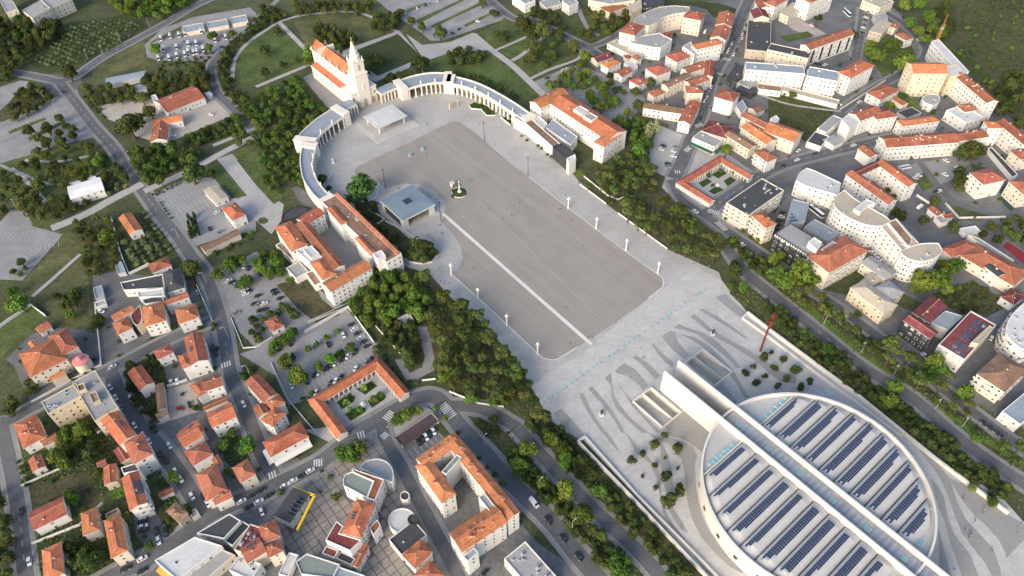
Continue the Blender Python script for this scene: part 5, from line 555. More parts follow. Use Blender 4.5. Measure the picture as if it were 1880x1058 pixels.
GROVES = [
 ('oak','dark tree in the wood below the top left apartment block','trees below the corner apartment block',[(-465,632),(-442,625),(-426,627),(-394,620),(-387,597),(-400,569),(-397,549),(-398,530),(-412,522)],7.2,3.8,5.8,None),
 ('broad','green tree in the grove along the top edge above the orchard','trees along the top edge',[(-374,677),(-295,679),(-291,655),(-308,629),(-325,633),(-336,634),(-361,654)],6.3,2.9,4.7,None),
 ('olive','young fruit tree in the orchard field at the upper left','orchard trees',[(-399,573),(-386,621),(-347,635),(-322,620),(-332,584),(-351,555),(-369,543),(-389,555)],5.2,1.3,1.9,1.01),
 ('park','dark olive coloured tree by the left car park','trees by the left car park',[(-380,491),(-381,512),(-366,514),(-352,501),(-356,482),(-368,472)],6.9,2.8,4.3,None),
 ('park','brown green tree among the rows of the left car park','trees between car park rows',[(-349,449),(-336,463),(-330,471),(-317,462),(-310,444),(-322,435),(-341,439)],7.8,3.0,4.5,None),
 ('park','autumn brown tree beside the long metal shed','trees beside the metal shed',[(-334,510),(-294,510),(-285,492),(-312,490),(-326,500)],6.3,2.8,4.1,None),
 ('park','dark tree between the metal shed and the red warehouse','trees behind the red warehouse',[(-288,525),(-274,529),(-243,536),(-232,506),(-252,511),(-275,492)],7.4,3.2,5.0,None),
 ('row','round dark tree in the curved double row around the park lawn','double tree row around the lawn',[(-235,543),(-236,577),(-220,615),(-214,600),(-225,567),(-222,534),(-214,508),(-187,469),(-182,447),(-211,485)],4.0,2.2,3.0,None),
 ('belt','shrubby tree along the lower edge of the gravel yard','trees below the gravel yard',[(-233,440),(-209,463),(-195,452),(-220,433)],4.7,2.3,3.7,None),
 ('shrub','low dark shrub at the lower edge of the motorhome park','shrubs at the motorhome park',[(-287,557),(-246,569),(-243,557),(-266,545),(-283,546)],5.0,1.2,2.2,None),
 ('shrub','low bush on the verge beside the roundabout road','bushes on the road verge',[(-332,505),(-321,501),(-298,471),(-304,472)],4.0,1.0,2.0,None),
 ('row','dark round tree in the curved double row around the park lawn','double tree row around the lawn',[(-228,621),(-220,649),(-200,637),(-195,624),(-209,609),(-221,600)],4.3,2.2,3.2,None),
 ('oak','dark tree in the wood between basilica and top car park','wood behind the basilica',[(-163,604),(-145,600),(-132,587),(-127,568),(-140,564),(-152,567),(-163,579)],6.3,3.2,4.6,None),
 ('oak','dark tree beside the top car park corner','trees at the top car park',[(-115,627),(-103,626),(-93,600),(-101,588),(-114,599)],6.3,3.2,4.8,None),
 ('park','olive brown tree in the row along the top path','trees along the top path',[(-194,654),(-178,645),(-173,626),(-188,629)],6.3,2.8,4.1,None),
 ('park','olive brown tree in the clump beside the top path','trees beside the top path',[(-172,650),(-122,647),(-120,628),(-154,630),(-170,633)],6.3,2.8,4.1,None),
 ('orange','round dark green tree in the square garden right of the basilica','trees of the square garden',[(-125,556),(-92,584),(-71,551),(-103,524)],4.4,1.7,2.3,0.68),
 ('garden','mixed green tree in the garden left of the basilica','trees left of the basilica',[(-193,496),(-168,521),(-160,504),(-137,476),(-136,458),(-150,438),(-153,428),(-192,430),(-205,476)],5.1,2.6,4.2,None),
 ('oak','tree in the clump behind the right colonnade','clump behind the colonnade',[(-48,554),(-35,565),(-17,548),(-23,535),(-45,536)],5.4,2.5,3.8,None),
 ('shrub','bush in the hedge line behind the right colonnade','hedge behind the colonnade',[(-43,525),(-21,518),(4,497),(12,481),(6,485),(-21,510),(-41,519)],3.6,1.3,2.0,None),
 ('park','brown green tree on the slope beside the park road','trees beside the park road',[(20,628),(38,619),(55,593),(75,577),(73,563),(61,573),(36,604),(21,618)],6.9,2.6,4.1,None),
 ('park','tree on the garden slope below the top white building','trees of the garden slope',[(74,624),(89,623),(109,611),(111,606),(86,578),(80,578),(70,603)],7.4,3.0,4.8,None),
 ('broad','light green tree in the car park behind the right retreat house','car park trees behind the retreat house',[(30,498),(43,513),(59,525),(69,514),(70,504),(59,496),(44,493),(34,490)],5.9,2.9,4.2,None),
 ('oak','tree in the garden corner below the old quarter','trees in the garden corner',[(79,497),(91,493),(88,481),(80,481)],5.4,2.5,3.4,None),
 ('broad','tree in the dark garden behind the right retreat house','trees behind the retreat house',[(74,446),(88,456),(102,448),(106,434),(97,417),(88,420),(85,434)],5.4,2.5,4.0,None),
 ('oak','dark tree on the wild field at the upper right','trees of the wild field',[(370,606),(391,613),(375,571),(363,557),(365,588)],8.1,3.6,5.2,None),
 ('shrub','dark bush scattered over the wild field','bushes of the wild field',[(402,614),(464,624),(379,452),(377,490),(376,531)],11.0,1.2,2.8,None),
 ('oak','tree at the edge of the wild field beside the long hotel','trees at the field edge',[(363,477),(379,480),(370,454),(354,444),(358,462)],7.2,3.4,5.2,None),
 ('oak','dark tree at the right edge in the field corner','trees of the field corner',[(381,495),(401,498),(380,453),(377,465)],8.1,3.7,5.2,None),
 ('broad','light bush along the fence below the crane','bushes along the fence',[(364,536),(368,536),(370,484),(365,480)],4.5,1.5,2.5,None),
 ('park','park tree along the path left of the exhibition hall','park trees left of the hall',[(-348,408),(-343,417),(-332,436),(-298,434),(-284,427),(-260,396),(-254,390),(-272,394),(-294,385),(-286,366),(-283,349),(-297,347),(-317,366),(-328,378),(-326,361)],7.8,2.8,4.5,None),
 ('garden','mixed tree in the grove across the street from the hall','grove across the street',[(-265,423),(-251,432),(-222,424),(-210,413),(-222,401),(-232,388),(-241,387),(-253,404)],5.1,2.9,4.6,None),
 ('cypress','dark conifer in the block inside the pale car park','conifers of the pale car park',[(-206,353),(-201,356),(-192,337),(-198,335)],2.4,1.4,1.9,None),
 ('olive','grey green olive tree in the walled garden','olive trees of the walled garden',[(-241,335),(-234,334),(-227,340),(-233,354),(-240,361),(-232,362),(-201,322),(-225,308),(-235,322)],5.0,1.6,2.4,-0.91),
 ('park','dark tree in front of the exhibition hall','trees in front of the hall',[(-282,368),(-274,371),(-261,378),(-258,373),(-271,362),(-278,361)],5.9,2.4,3.7,None),
 ('olive','grey green tree beside the exhibition hall','trees beside the hall',[(-273,398),(-256,388),(-255,379),(-264,380)],4.2,1.8,3.0,None),
 ('park','wild garden tree left of the olive garden','wild garden trees',[(-276,352),(-255,356),(-248,346),(-234,313),(-240,307),(-248,302),(-261,329)],5.9,2.2,3.7,None),
 ('shrub','clipped bush in the hedge of the pale car park','hedge of the pale car park',[(-236,379),(-221,394),(-219,392),(-233,378),(-213,351),(-214,350)],2.6,0.9,1.2,None),
 ('shrub','shrub behind the long brown shed','shrubs behind the brown shed',[(-187,320),(-167,336),(-161,340),(-159,332),(-175,321)],4.5,1.3,2.2,None),
 ('oak','dark shrub tree on the meadow edge','meadow edge trees',[(-296,308),(-292,315),(-286,314),(-290,306)],4.5,1.7,2.7,None),
 ('garden','green shrub tree in the garden wedge beside the left colonnade','garden wedge trees',[(-178,431),(-162,430),(-144,410),(-138,384),(-146,386),(-157,398),(-149,370),(-152,366),(-164,391)],4.2,1.9,3.1,None),
 ('oak','dark tree in the planted strip between retreat house and chapel','trees beside the chapel',[(-108,371),(-98,360),(-87,362),(-86,353),(-82,339),(-67,331),(-67,324),(-71,322),(-85,339)],5.0,2.3,3.4,None),
 ('broad','fresh green tree at the near corner of the left retreat house','trees at the retreat house corner',[(-82,291),(-75,302),(-66,301),(-53,295),(-50,284),(-79,285)],5.4,2.9,4.0,None),
 ('broad','fresh green tree in the grove below the left retreat house','green grove trees',[(-91,279),(-79,285),(-54,284),(-46,279),(-46,272),(-53,267),(-65,260),(-74,256),(-82,259),(-89,269)],5.4,3.0,4.4,None),
 ('oak','dark tree beside the path in the grove','grove path trees',[(-74,256),(-61,260),(-50,254),(-46,241),(-47,230),(-54,226),(-60,236),(-67,245)],5.4,2.6,4.0,None),
 ('pine','umbrella pine in the large grove beside the esplanade promenade','pines of the large grove',[(-47,262),(-36,279),(-30,269),(-21,264),(-10,246),(-8,237),(-1,232),(5,222),(3,208),(-13,205),(-24,207),(-33,213),(-40,226),(-40,241)],5.2,2.4,4.6,None),
 ('belt','dark bush around the upper car park hut','bushes by the upper car park hut',[(-143,267),(-138,268),(-136,271),(-129,277),(-125,273),(-117,265),(-119,264),(-126,272),(-137,264),(-134,254),(-136,250),(-144,256)],3.5,1.8,3.0,None),
 ('hedge','bush in the dark hedge behind the left cloister','hedge of the left cloister',[(-69,240),(-67,239),(-55,222),(-54,218),(-58,221)],2.4,0.8,1.2,None),
 ('oak','dark shrub tree in the wedge beside the avenue','avenue wedge trees',[(-19,196),(-11,198),(-9,189),(-16,189)],4.5,1.9,2.9,None),
 ('belt','dark tree in the belt behind the plaza wall','plaza wall belt trees',[(1,193),(12,197),(20,192),(25,188),(2,188)],4.3,2.3,3.4,None),
 ('pine','umbrella pine in the grove below the right retreat house','pines below the right retreat house',[(54,386),(74,400),(83,398),(98,388),(101,376),(92,363),(86,367),(74,359),(67,355),(58,371)],5.2,2.4,4.6,None),
 ('pine','umbrella pine in the strip between promenade and street','pines of the promenade strip',[(72,351),(79,356),(86,348),(83,338),(94,340),(105,343),(112,336),(116,324),(123,307),(120,298),(111,300),(100,308),(89,322),(80,328),(72,341)],5.2,2.4,4.6,None),
 ('belt','tree in the planting at the head of the right avenue','head of avenue trees',[(130,321),(135,319),(150,300),(146,285),(138,298)],3.9,2.1,3.4,None),
 ('oak','tree in the wood at the right edge above the red school','trees above the red school',[(279,318),(302,330),(316,332),(304,307),(290,312)],6.3,2.7,4.2,None),
 ('hedge','clipped bush in the planted bed below the hotel','planted hotel bed',[(216,308),(220,302),(219,298),(216,303)],3.0,1.0,1.4,None),
 ('pine','umbrella pine in the belt between avenue and hotels','pines of the avenue belt',[(149,273),(161,277),(170,268),(175,258),(179,243),(186,239),(195,243),(200,238),(202,225),(208,222),(216,218),(217,208),(222,201),(227,196),(221,186),(213,186),(204,187),(200,200),(196,208),(189,219),(179,231),(166,253),(153,268)],5.0,2.3,4.5,None),
 ('belt','dark shrub tree in the dense belt behind the right plaza wall','belt behind the right plaza wall',[(142,272),(144,262),(151,260),(154,249),(162,238),(169,236),(172,225),(177,215),(182,210),(188,201),(196,189),(204,179),(195,180),(185,186),(176,198),(165,213),(153,231),(145,247),(139,258)],3.4,2.1,3.2,None),
 ('belt','shrub in the earthy garden at the right edge','earthy garden shrubs',[(236,270),(259,279),(267,268),(254,257),(246,259)],4.7,1.1,2.3,None),
 ('belt','dark tree in the belt between the two avenues','belt between the avenues',[(-2,182),(2,179),(10,165),(21,155),(30,143),(42,129),(47,119),(36,119),(25,134),(15,146),(5,158),(-2,167)],3.9,2.3,3.4,None),
 ('belt','dark shrub tree in the belt along the left plaza wall','belt along the left plaza wall',[(15,190),(26,185),(31,175),(36,164),(45,154),(51,148),(61,134),(68,126),(74,118),(60,119),(49,134),(39,146),(32,158),(24,167),(13,174)],3.6,2.1,3.2,None),
 ('belt','round dark tree in the belt at the lower right','lower right belt trees',[(187,184),(200,183),(206,173),(212,163),(218,154),(212,148),(206,153),(200,162),(193,175)],3.7,2.3,3.2,None),
 ('pine','umbrella pine at the right edge beside the avenue','right edge pines',[(217,171),(226,176),(233,176),(227,159),(224,161),(221,167)],5.5,2.4,4.4,None),
 ('oak','wild tree on the meadow left of the convent','meadow trees by the convent',[(-261,288),(-250,291),(-244,278),(-249,275),(-256,279)],5.4,2.5,4.2,None),
 ('hedge','dark bush along the convent wall','convent wall hedge',[(-233,231),(-221,238),(-220,235),(-230,228)],3.0,0.8,1.4,None),
 ('oak','dark garden tree around the white gabled house','trees around the gabled house',[(-204,232),(-191,243),(-186,235),(-193,235),(-200,230),(-190,217),(-180,206),(-180,201),(-190,212)],4.5,1.7,2.9,None),
 ('oak','dark tree in the lower left garden','lower left garden trees',[(-218,193),(-211,199),(-201,196),(-195,185),(-197,179),(-206,181),(-214,184)],5.4,2.5,4.2,None),
 ('shrub','garden bush in the lower left plots','lower left bushes',[(-234,178),(-215,181),(-211,177),(-227,169)],6.0,1.0,2.0,None),
 ('oak','dense dark tree left of the far left street','trees at the left edge',[(-237,163),(-229,161),(-220,145),(-213,134),(-209,125),(-219,125)],5.4,2.5,4.0,None),
 ('oak','dark tree at the corner of the sloping street','corner garden trees',[(-149,154),(-141,156),(-135,153),(-141,147),(-146,145)],4.5,2.3,3.6,None),
 ('hedge','bush in the garden hedge by the left street','left street hedge',[(-236,181),(-234,182),(-225,168),(-227,168)],3.0,0.9,1.4,None),
 ('shrub','low garden bush between the houses of the lower left town','bushes of the lower left town',[(-270,250),(-222,264),(-162,262),(-98,173),(-116,163),(-137,148),(-195,126),(-221,166)],10,0.8,1.7,None),
 ('shrub','low bush between the buildings of the upper right town','bushes of the upper right town',[(77,548),(150,581),(332,517),(350,413),(305,324),(257,336),(220,432),(134,429),(101,466)],13,0.9,1.8,None),
]
CARS_ = [
 ('white motorhome parked in the motorhome park','motorhomes',[('motorhome','w',-290.7,597.2,-1.19),('motorhome','w',-283.6,598.8,-1.2),('motorhome','w',-297.5,593.4,-1.18),('motorhome','w',-278.6,600.2,-1.2),('motorhome','w',-265.8,604.5,-1.18),('motorhome','w',-289.7,574.5,-1.18),('motorhome','w',-279.3,577.4,-1.19),('motorhome','w',-270.7,582.4,-1.2),('motorhome','w',-264.2,583.2,-1.21),('motorhome','w',-249.3,588.2,-1.23),('motorhome','w',-241.3,592.6,-1.24),('motorhome','w',-288.9,559.6,-1.18),('motorhome','w',-279.9,559.1,-1.18),('motorhome','w',-274.6,562.9,-1.19),('motorhome','w',-267.0,569.3,-1.2),('motorhome','w',-259.5,568.3,-1.21),('motorhome','w',-268.5,564.8,-1.2),('motorhome','w',-261.8,567.2,-1.21),('motorhome','w',-255.3,572.7,-1.21)]),
 ('blue car parked among the motorhomes','cars in the motorhome park',[('car','b',-268.5,582.7,-0.39),('car','b',-275.9,587.9,-0.05)]),
 ('red car parked among the motorhomes','cars in the motorhome park',[('car','r',-244.7,596.7,0.59)]),
 ('black car parked among the motorhomes','cars in the motorhome park',[('car','k',-240.7,576.6,-0.39)]),
 ('black car by the roundabout','roundabout cars',[('car','k',-348.6,511.2,-0.05)]),
 ('white car in the gravel yard','gravel yard cars',[('car','w',-222.3,473.4,-0.35),('car','w',-242.1,446.0,0.51)]),
 ('black car parked at the lower corner of the top car park','top car park cars',[('car','k',-45.5,590.5,-0.43),('car','k',-39.8,597.8,0.9)]),
 ('white car parked at the lower corner of the top car park','top car park cars',[('car','w',-23.8,611.3,-0.45)]),
 ('white car parked along the main street','main street cars',[('car','w',181.6,546.2,1.17),('car','w',183.7,550.6,1.17),('car','w',188.0,559.6,1.17),('car','w',200.9,575.4,1.16),('car','w',205.6,586.1,1.16),('car','w',210.5,597.0,1.16),('car','w',215.4,608.2,1.16),('car','w',220.6,619.7,1.16),('car','w',185.6,541.6,1.16),('car','w',199.0,568.3,1.16),('car','w',151.2,479.5,1.17),('car','w',157.2,493.5,1.17)]),
 ('grey car parked along the main street','main street cars',[('car','g',185.9,555.1,1.17),('car','g',203.2,580.7,1.16),('car','g',212.9,602.6,1.16),('car','g',194.4,559.2,1.16),('car','g',154.1,486.4,1.17)]),
 ('black car parked along the main street','main street cars',[('car','k',208.0,591.5,1.16),('car','k',218.0,613.9,1.16),('car','k',189.9,550.3,1.16),('car','k',203.6,577.6,1.16),('car','k',208.4,587.1,1.16),('car','k',160.3,500.6,1.17)]),
 ('white car driving down the main street','moving main street cars',[('car','w',148.0,474.0,-1.97)]),
 ('black car driving down the main street','moving main street cars',[('car','k',140.8,451.5,-1.98),('car','k',192.4,568.7,1.17)]),
 ('grey car driving down the main street','moving main street cars',[('car','g',150.1,464.6,-1.98)]),
 ('white car parked in the car park of trees','shaded cars',[('car','w',45.7,524.5,0.71),('car','w',48.2,525.9,0.71)]),
 ('black car parked in the car park of trees','shaded cars',[('car','k',32.1,513.1,0.71),('car','k',64.5,468.7,0.67)]),
 ('grey car parked in the car park of trees','shaded cars',[('car','g',69.7,464.8,0.66)]),
 ('white van parked in the courtyard of the crescent','courtyard van',[('van','w',170.2,580.7,1.11)]),
 ('white coach parked beside the lawn at the top right','coach',[('bus','w',300.0,607.3,-1.45)]),
 ('black car in the packed row beside the beige workshop','workshop cars',[('car','k',301.1,572.3,-0.72),('car','k',307.5,585.7,-0.73),('car','k',311.9,594.8,-0.73),('car','k',316.4,604.1,-0.74)]),
 ('grey car in the packed row beside the beige workshop','workshop cars',[('car','g',303.2,576.7,-0.72),('car','g',309.7,590.2,-0.73),('car','g',318.7,608.8,-0.75)]),
 ('white car in the packed row beside the beige workshop','workshop cars',[('car','w',305.3,581.2,-0.72),('car','w',314.2,599.4,-0.74)]),
 ('white car on the street below the hipped house','hipped house cars',[('car','w',262.1,467.6,0.65),('car','w',314.0,440.8,-0.83),('car','w',270.3,460.7,-1.39)]),
 ('black car on the street below the hipped house','hipped house cars',[('car','k',267.4,471.1,0.65)]),
 ('grey car on the street below the hipped house','hipped house cars',[('car','g',271.8,457.9,-1.39)]),
 ('black car parked under the street trees at the upper right','upper right cars',[('car','k',345.3,597.0,-1.6),('car','k',346.7,593.3,-1.6),('car','k',349.5,586.0,-1.6),('car','k',352.3,578.8,-1.61),('car','k',355.0,571.8,-1.61)]),
 ('white car parked under the street trees at the upper right','upper right cars',[('car','w',348.1,589.7,-1.6),('car','w',353.6,575.3,-1.61)]),
 ('grey car parked under the street trees at the upper right','upper right cars',[('car','g',350.9,582.4,-1.61)]),
 ('black car parked by the dark glass apartment block','apartment cars',[('car','k',249.9,523.0,0.29),('car','k',247.1,524.2,0.3),('car','k',266.0,522.2,0.94)]),
 ('white car parked by the dark glass apartment block','apartment cars',[('car','w',253.9,521.7,0.29),('car','w',342.6,558.2,-1.49),('car','w',263.2,587.8,-1.16)]),
 ('grey car parked by the dark glass apartment block','apartment cars',[('car','g',271.3,528.3,0.94)]),
 ('red car parked by the dark glass apartment block','apartment cars',[('car','r',266.2,586.4,-1.16)]),
 ('white car beside the orange roofed villa','pale car park cars',[('car','w',-187.8,359.4,0.74)]),
 ('black car beside the orange roofed villa','pale car park cars',[('car','k',-188.3,343.5,-0.98)]),
 ('grey car beside the orange roofed villa','pale car park cars',[('car','g',-181.1,340.4,0.72)]),
 ('red car by the slate hall','slate hall car',[('car','r',-185.4,295.9,-1.17)]),
 ('black car parked along the wall of the lower car park','lower car park wall cars',[('car','k',-88.5,261.0,0.6),('car','k',-84.2,254.7,0.59),('car','k',-80.0,248.5,0.59),('car','k',-77.9,245.5,0.58)]),
 ('white car parked along the wall of the lower car park','lower car park wall cars',[('car','w',-86.3,257.8,0.6),('car','w',-82.0,251.6,0.59)]),
 ('white car parked in the upper row of the lower car park','upper row cars',[('car','w',-91.7,253.5,-1.13)]),
 ('black car parked in the upper row of the lower car park','upper row cars',[('car','k',-98.9,247.1,-1.11)]),
 ('black car parked in the middle row of the lower car park','middle row cars',[('car','k',-83.6,241.9,-1.87),('car','k',-89.5,237.5,-1.86),('car','k',-95.2,233.1,-1.86),('car','k',-97.1,231.6,-1.85),('car','k',-102.8,227.3,-1.85)]),
 ('grey car parked in the middle row of the lower car park','middle row cars',[('car','g',-85.6,240.4,-1.87),('car','g',-91.4,236.0,-1.86),('car','g',-99.0,230.2,-1.85)]),
 ('white car parked in the middle row of the lower car park','middle row cars',[('car','w',-87.5,239.0,-1.87),('car','w',-93.3,234.5,-1.86),('car','w',-100.9,228.8,-1.85)]),
 ('black car parked in the cloister row of the lower car park','cloister row cars',[('car','k',-75.0,236.2,-1.89),('car','k',-89.1,225.1,-1.87),('car','k',-93.7,221.6,-1.86),('car','k',-102.7,214.5,-1.85)]),
 ('grey car parked in the cloister row of the lower car park','cloister row cars',[('car','g',-77.4,234.3,-1.89)]),
 ('white car parked in the cloister row of the lower car park','cloister row cars',[('car','w',-82.1,230.6,-1.88),('car','w',-91.4,223.3,-1.87),('car','w',-100.5,216.3,-1.86)]),
 ('white car parked under the lower car park trees','tree shaded cars',[('car','w',-113.5,220.8,-1.07),('car','w',-105.7,248.7,0.54)]),
 ('black car parked under the lower car park trees','tree shaded cars',[('car','k',-106.3,223.1,-1.08),('car','k',-119.9,248.3,-0.81),('car','k',-125.4,245.2,-1.01),('car','k',-116.5,240.3,-1.02),('car','k',-116.8,232.6,-1.01)]),
 ('grey car parked under the lower car park trees','tree shaded cars',[('car','g',-108.1,243.7,0.54)]),
 ('grey car in the upper car park beside the hut','upper car park cars',[('car','g',-154.2,272.0,0.58),('car','g',-143.3,264.1,0.57)]),
 ('white car in the upper car park beside the hut','upper car park cars',[('car','w',-152.3,286.5,0.59)]),
 ('black car in the upper car park beside the hut','upper car park cars',[('car','k',-145.4,278.4,0.58)]),
 ('black car in the side lane beside the tall white house','side lane cars',[('car','k',-160.4,247.3,-1.03),('car','k',-158.0,243.0,-1.03)]),
 ('grey car in the side lane beside the tall white house','side lane cars',[('car','g',-180.5,288.3,-1.16)]),
 ('white car turning at the crossroads','crossroads car',[('car','w',-210.2,236.1,0.73)]),
 ('white car parked along the sloping street','sloping street cars',[('car','w',-206.6,222.9,-0.89),('car','w',-201.5,216.4,-0.89),('car','w',-180.0,193.8,-0.9),('car','w',-176.1,190.1,-0.9)]),
 ('grey car parked along the sloping street','sloping street cars',[('car','g',-196.7,210.1,-0.89)]),
 ('white car parked on the garden side of the sloping street','garden side cars',[('car','w',-193.8,215.8,-0.9)]),
 ('red car parked on the garden side of the sloping street','garden side cars',[('car','r',-190.3,211.9,-0.9)]),
 ('white car in the walled yard','walled yard cars',[('car','w',-176.1,224.7,-1.19),('car','w',-173.2,225.3,-1.2)]),
 ('red car on the dry yard','dry yard cars',[('car','r',-166.8,208.8,-0.27)]),
 ('black car on the dry yard','dry yard cars',[('car','k',-162.6,210.8,-1.06)]),
 ('white car on the dry yard','dry yard cars',[('car','w',-231.0,275.7,-0.29)]),
 ('white car in the lane beside the left cloister houses','lane car',[('car','w',-135.4,210.2,-1.03)]),
 ('white car parked at the kerb of the sloping street','kerb cars',[('car','w',-186.2,199.4,-0.92),('car','w',-203.6,197.2,-0.78)]),
 ('black car parked at the kerb of the sloping street','kerb cars',[('car','k',-178.4,200.0,-0.87),('car','k',-175.3,196.8,-0.87)]),
 ('black car parked along the sloping street','sloping street cars',[('car','k',-168.4,182.8,-0.9),('car','k',-164.6,179.3,-0.9)]),
 ('white car parked on the stepped row side of the sloping street','stepped row cars',[('car','w',-165.5,187.5,-0.91),('car','w',-158.3,173.4,-0.9),('car','w',-154.8,169.4,-0.9),('car','w',-147.1,160.7,-0.9),('car','w',-138.9,156.8,-0.91)]),
 ('black car parked on the stepped row side of the sloping street','stepped row cars',[('car','k',-141.8,160.5,-0.91)]),
 ('black car parked behind the white apartment house','apartment yard cars',[('car','k',-165.6,148.8,0.35),('car','k',-163.8,145.0,0.35)]),
 ('white car parked behind the white apartment house','apartment yard cars',[('car','w',-164.7,146.9,0.35)]),
 ('black car parked on the drive of the white apartment house','drive cars',[('car','k',-158.0,144.5,-1.08),('car','k',-155.5,147.3,-1.09),('car','k',-153.5,143.5,-1.09)]),
 ('white car parked on the drive of the white apartment house','drive cars',[('car','w',-155.7,140.1,-1.08)]),
 ('white car on the bottom street','bottom street cars',[('car','w',-160.0,132.3,0.59)]),
 ('black car on the bottom street','bottom street dark cars',[('car','k',-165.6,128.1,0.46),('car','k',-158.3,127.0,0.58)]),
 ('white car on the far left street','left street car',[('car','w',-208.2,132.4,-1.07)]),
 ('black car on the far left street','left street dark car',[('car','k',-221.7,155.5,-1.07)]),
 ('white car at the corner by the stepped row','corner cars',[('car','w',-123.8,157.5,0.59)]),
 ('black car at the corner by the stepped row','corner cars',[('car','k',-120.1,154.6,0.58),('car','k',-119.3,160.6,0.59)]),
 ('white car parked along the shopping street','shopping street cars',[('car','w',-105.8,164.8,0.58),('car','w',-102.4,167.2,0.58),('car','w',-95.5,172.1,0.58)]),
 ('black car parked along the shopping street','shopping street cars',[('car','k',-99.0,169.6,0.58)]),
 ('black car on the shopping street','moving shopping street cars',[('car','k',-116.4,162.8,0.59),('car','k',-112.0,160.0,0.58)]),
 ('white car on the shopping street','moving shopping street cars',[('car','w',-116.0,157.2,0.58),('car','w',-113.7,152.2,-1.09)]),
 ('black car under the maroon carport','carport cars',[('car','k',-46.4,185.6,-1.11),('car','k',-44.7,187.1,-1.11),('car','k',-41.3,190.0,-1.12)]),
 ('white car under the maroon carport','carport cars',[('car','w',-43.0,188.5,-1.12),('car','w',-39.6,191.5,-1.12)]),
 ('black car on the lane behind the hotel','lane cars',[('car','k',-14.8,122.2,0.78)]),
 ('white van on the road beside the green belt','avenue van',[('van','w',7.3,153.1,-0.93)]),
 ('black car on the road beside the green belt','avenue cars',[('car','k',13.3,144.8,-0.98),('car','k',19.4,136.4,-0.98),('car','k',25.3,128.2,-0.98)]),
 ('white car in the small car park by the retreat house','small car park cars',[('car','w',106.2,414.7,-0.59),('car','w',114.2,412.0,-0.59),('car','w',113.3,406.5,-0.59)]),
 ('black car in the small car park by the retreat house','small car park cars',[('car','k',107.7,398.2,-0.04),('car','k',108.2,418.7,-0.59)]),
 ('grey car in the small car park by the retreat house','small car park cars',[('car','g',107.6,395.2,-0.04),('car','g',116.4,416.7,-0.6)]),
 ('white car on the street below the right cloister','cloister street cars',[('car','w',116.9,348.0,-0.7)]),
 ('blue car on the street below the right cloister','cloister street cars',[('car','b',141.8,361.2,0.68)]),
 ('white car on the street beside the four storey hotel','hotel street cars',[('car','w',139.1,316.5,-0.81)]),
 ('black car on the street beside the four storey hotel','hotel street cars',[('car','k',142.8,308.4,-0.92)]),
 ('black car on the cross street above the curved hotel','cross street cars',[('car','k',184.9,392.6,0.41),('car','k',210.3,404.9,0.41)]),
 ('white car on the cross street above the curved hotel','cross street cars',[('car','w',195.8,398.7,0.41),('car','w',199.8,409.0,0.66),('car','w',239.2,413.6,0.29)]),
 ('red car on the cross street above the curved hotel','cross street cars',[('car','r',191.5,403.1,0.93)]),
 ('white car parked beside the long white row','row car park cars',[('car','w',261.6,386.7,-1.18),('car','w',263.4,387.3,-1.19),('car','w',265.3,387.8,-1.19),('car','w',267.2,388.3,-1.19)]),
 ('white car parked on the slope below the long white row','slope cars',[('car','w',267.1,375.8,-0.64),('car','w',270.1,378.5,-0.64),('car','w',294.7,393.2,-1.01),('car','w',298.8,385.4,-1.1),('car','w',287.6,378.5,-1.0),('car','w',276.7,361.9,0.47)]),
 ('grey car parked on the slope below the long white row','slope cars',[('car','g',300.9,386.1,-1.1)]),
 ('black car parked on the slope below the long white row','slope cars',[('car','k',274.4,361.3,0.47)]),
 ('white coach parked inside the curved hotel','hotel coach',[('bus','w',191.5,343.7,-1.1)]),
 ('white car parked around the curved hotel drive','hotel drive cars',[('car','w',197.0,349.4,0.12),('car','w',215.1,301.3,-0.95),('car','w',213.5,306.3,-0.95)]),
 ('grey car parked around the curved hotel drive','hotel drive cars',[('car','g',197.0,346.8,0.12)]),
 ('black car parked around the curved hotel drive','hotel drive cars',[('car','k',198.7,337.2,-1.46),('car','k',199.3,332.1,-1.46),('car','k',201.7,326.1,-0.73),('car','k',206.6,318.1,-0.57)]),
 ('white van in the stepped yard','yard van',[('van','w',257.9,346.6,0.61)]),
 ('grey car parked beside the black hotel','black hotel cars',[('car','g',159.1,322.2,-0.21)]),
 ('black car parked beside the black hotel','black hotel cars',[('car','k',161.0,325.8,-0.21),('car','k',163.0,329.5,-0.21),('car','k',165.0,333.2,-0.21),('car','k',167.0,336.9,-0.21),('car','k',171.1,344.5,-0.22)]),
 ('white car parked beside the black hotel','black hotel cars',[('car','w',169.0,340.7,-0.22)]),
 ('grey car parked around the round fronted hotel','round hotel cars',[('car','g',261.9,248.3,0.83),('car','g',258.7,226.9,-1.48)]),
 ('blue car parked around the round fronted hotel','round hotel cars',[('car','b',257.0,244.1,0.83)]),
 ('white car parked around the round fronted hotel','round hotel cars',[('car','w',252.2,239.9,0.83),('car','w',255.5,237.0,-1.48),('car','w',256.5,233.6,-1.48)]),
 ('black car parked around the round fronted hotel','round hotel cars',[('car','k',257.6,230.2,-1.48)]),
 ('black car parked behind the avenue pines','pine shaded cars',[('car','k',224.0,187.6,-1.0),('car','k',226.0,185.0,-1.0),('car','k',228.0,182.3,-1.0)]),
 ('black car under the avenue trees','avenue tree cars',[('car','k',203.3,217.8,-1.11)]),
 ('white car under the avenue trees','avenue tree cars',[('car','w',212.6,229.3,-1.13)]),
 ('blue car under the avenue trees','avenue tree cars',[('car','b',176.8,253.5,-1.09)]),
 ('black car in the middle of the upper car park','upper car park middle cars',[('car','k',-136.6,288.4,0.58),('car','k',-135.0,286.0,0.58),('car','k',-131.7,282.1,0.58),('car','k',-141.2,273.3,0.57),('car','k',-145.0,284.5,0.58),('car','k',-138.8,273.8,0.57)]),
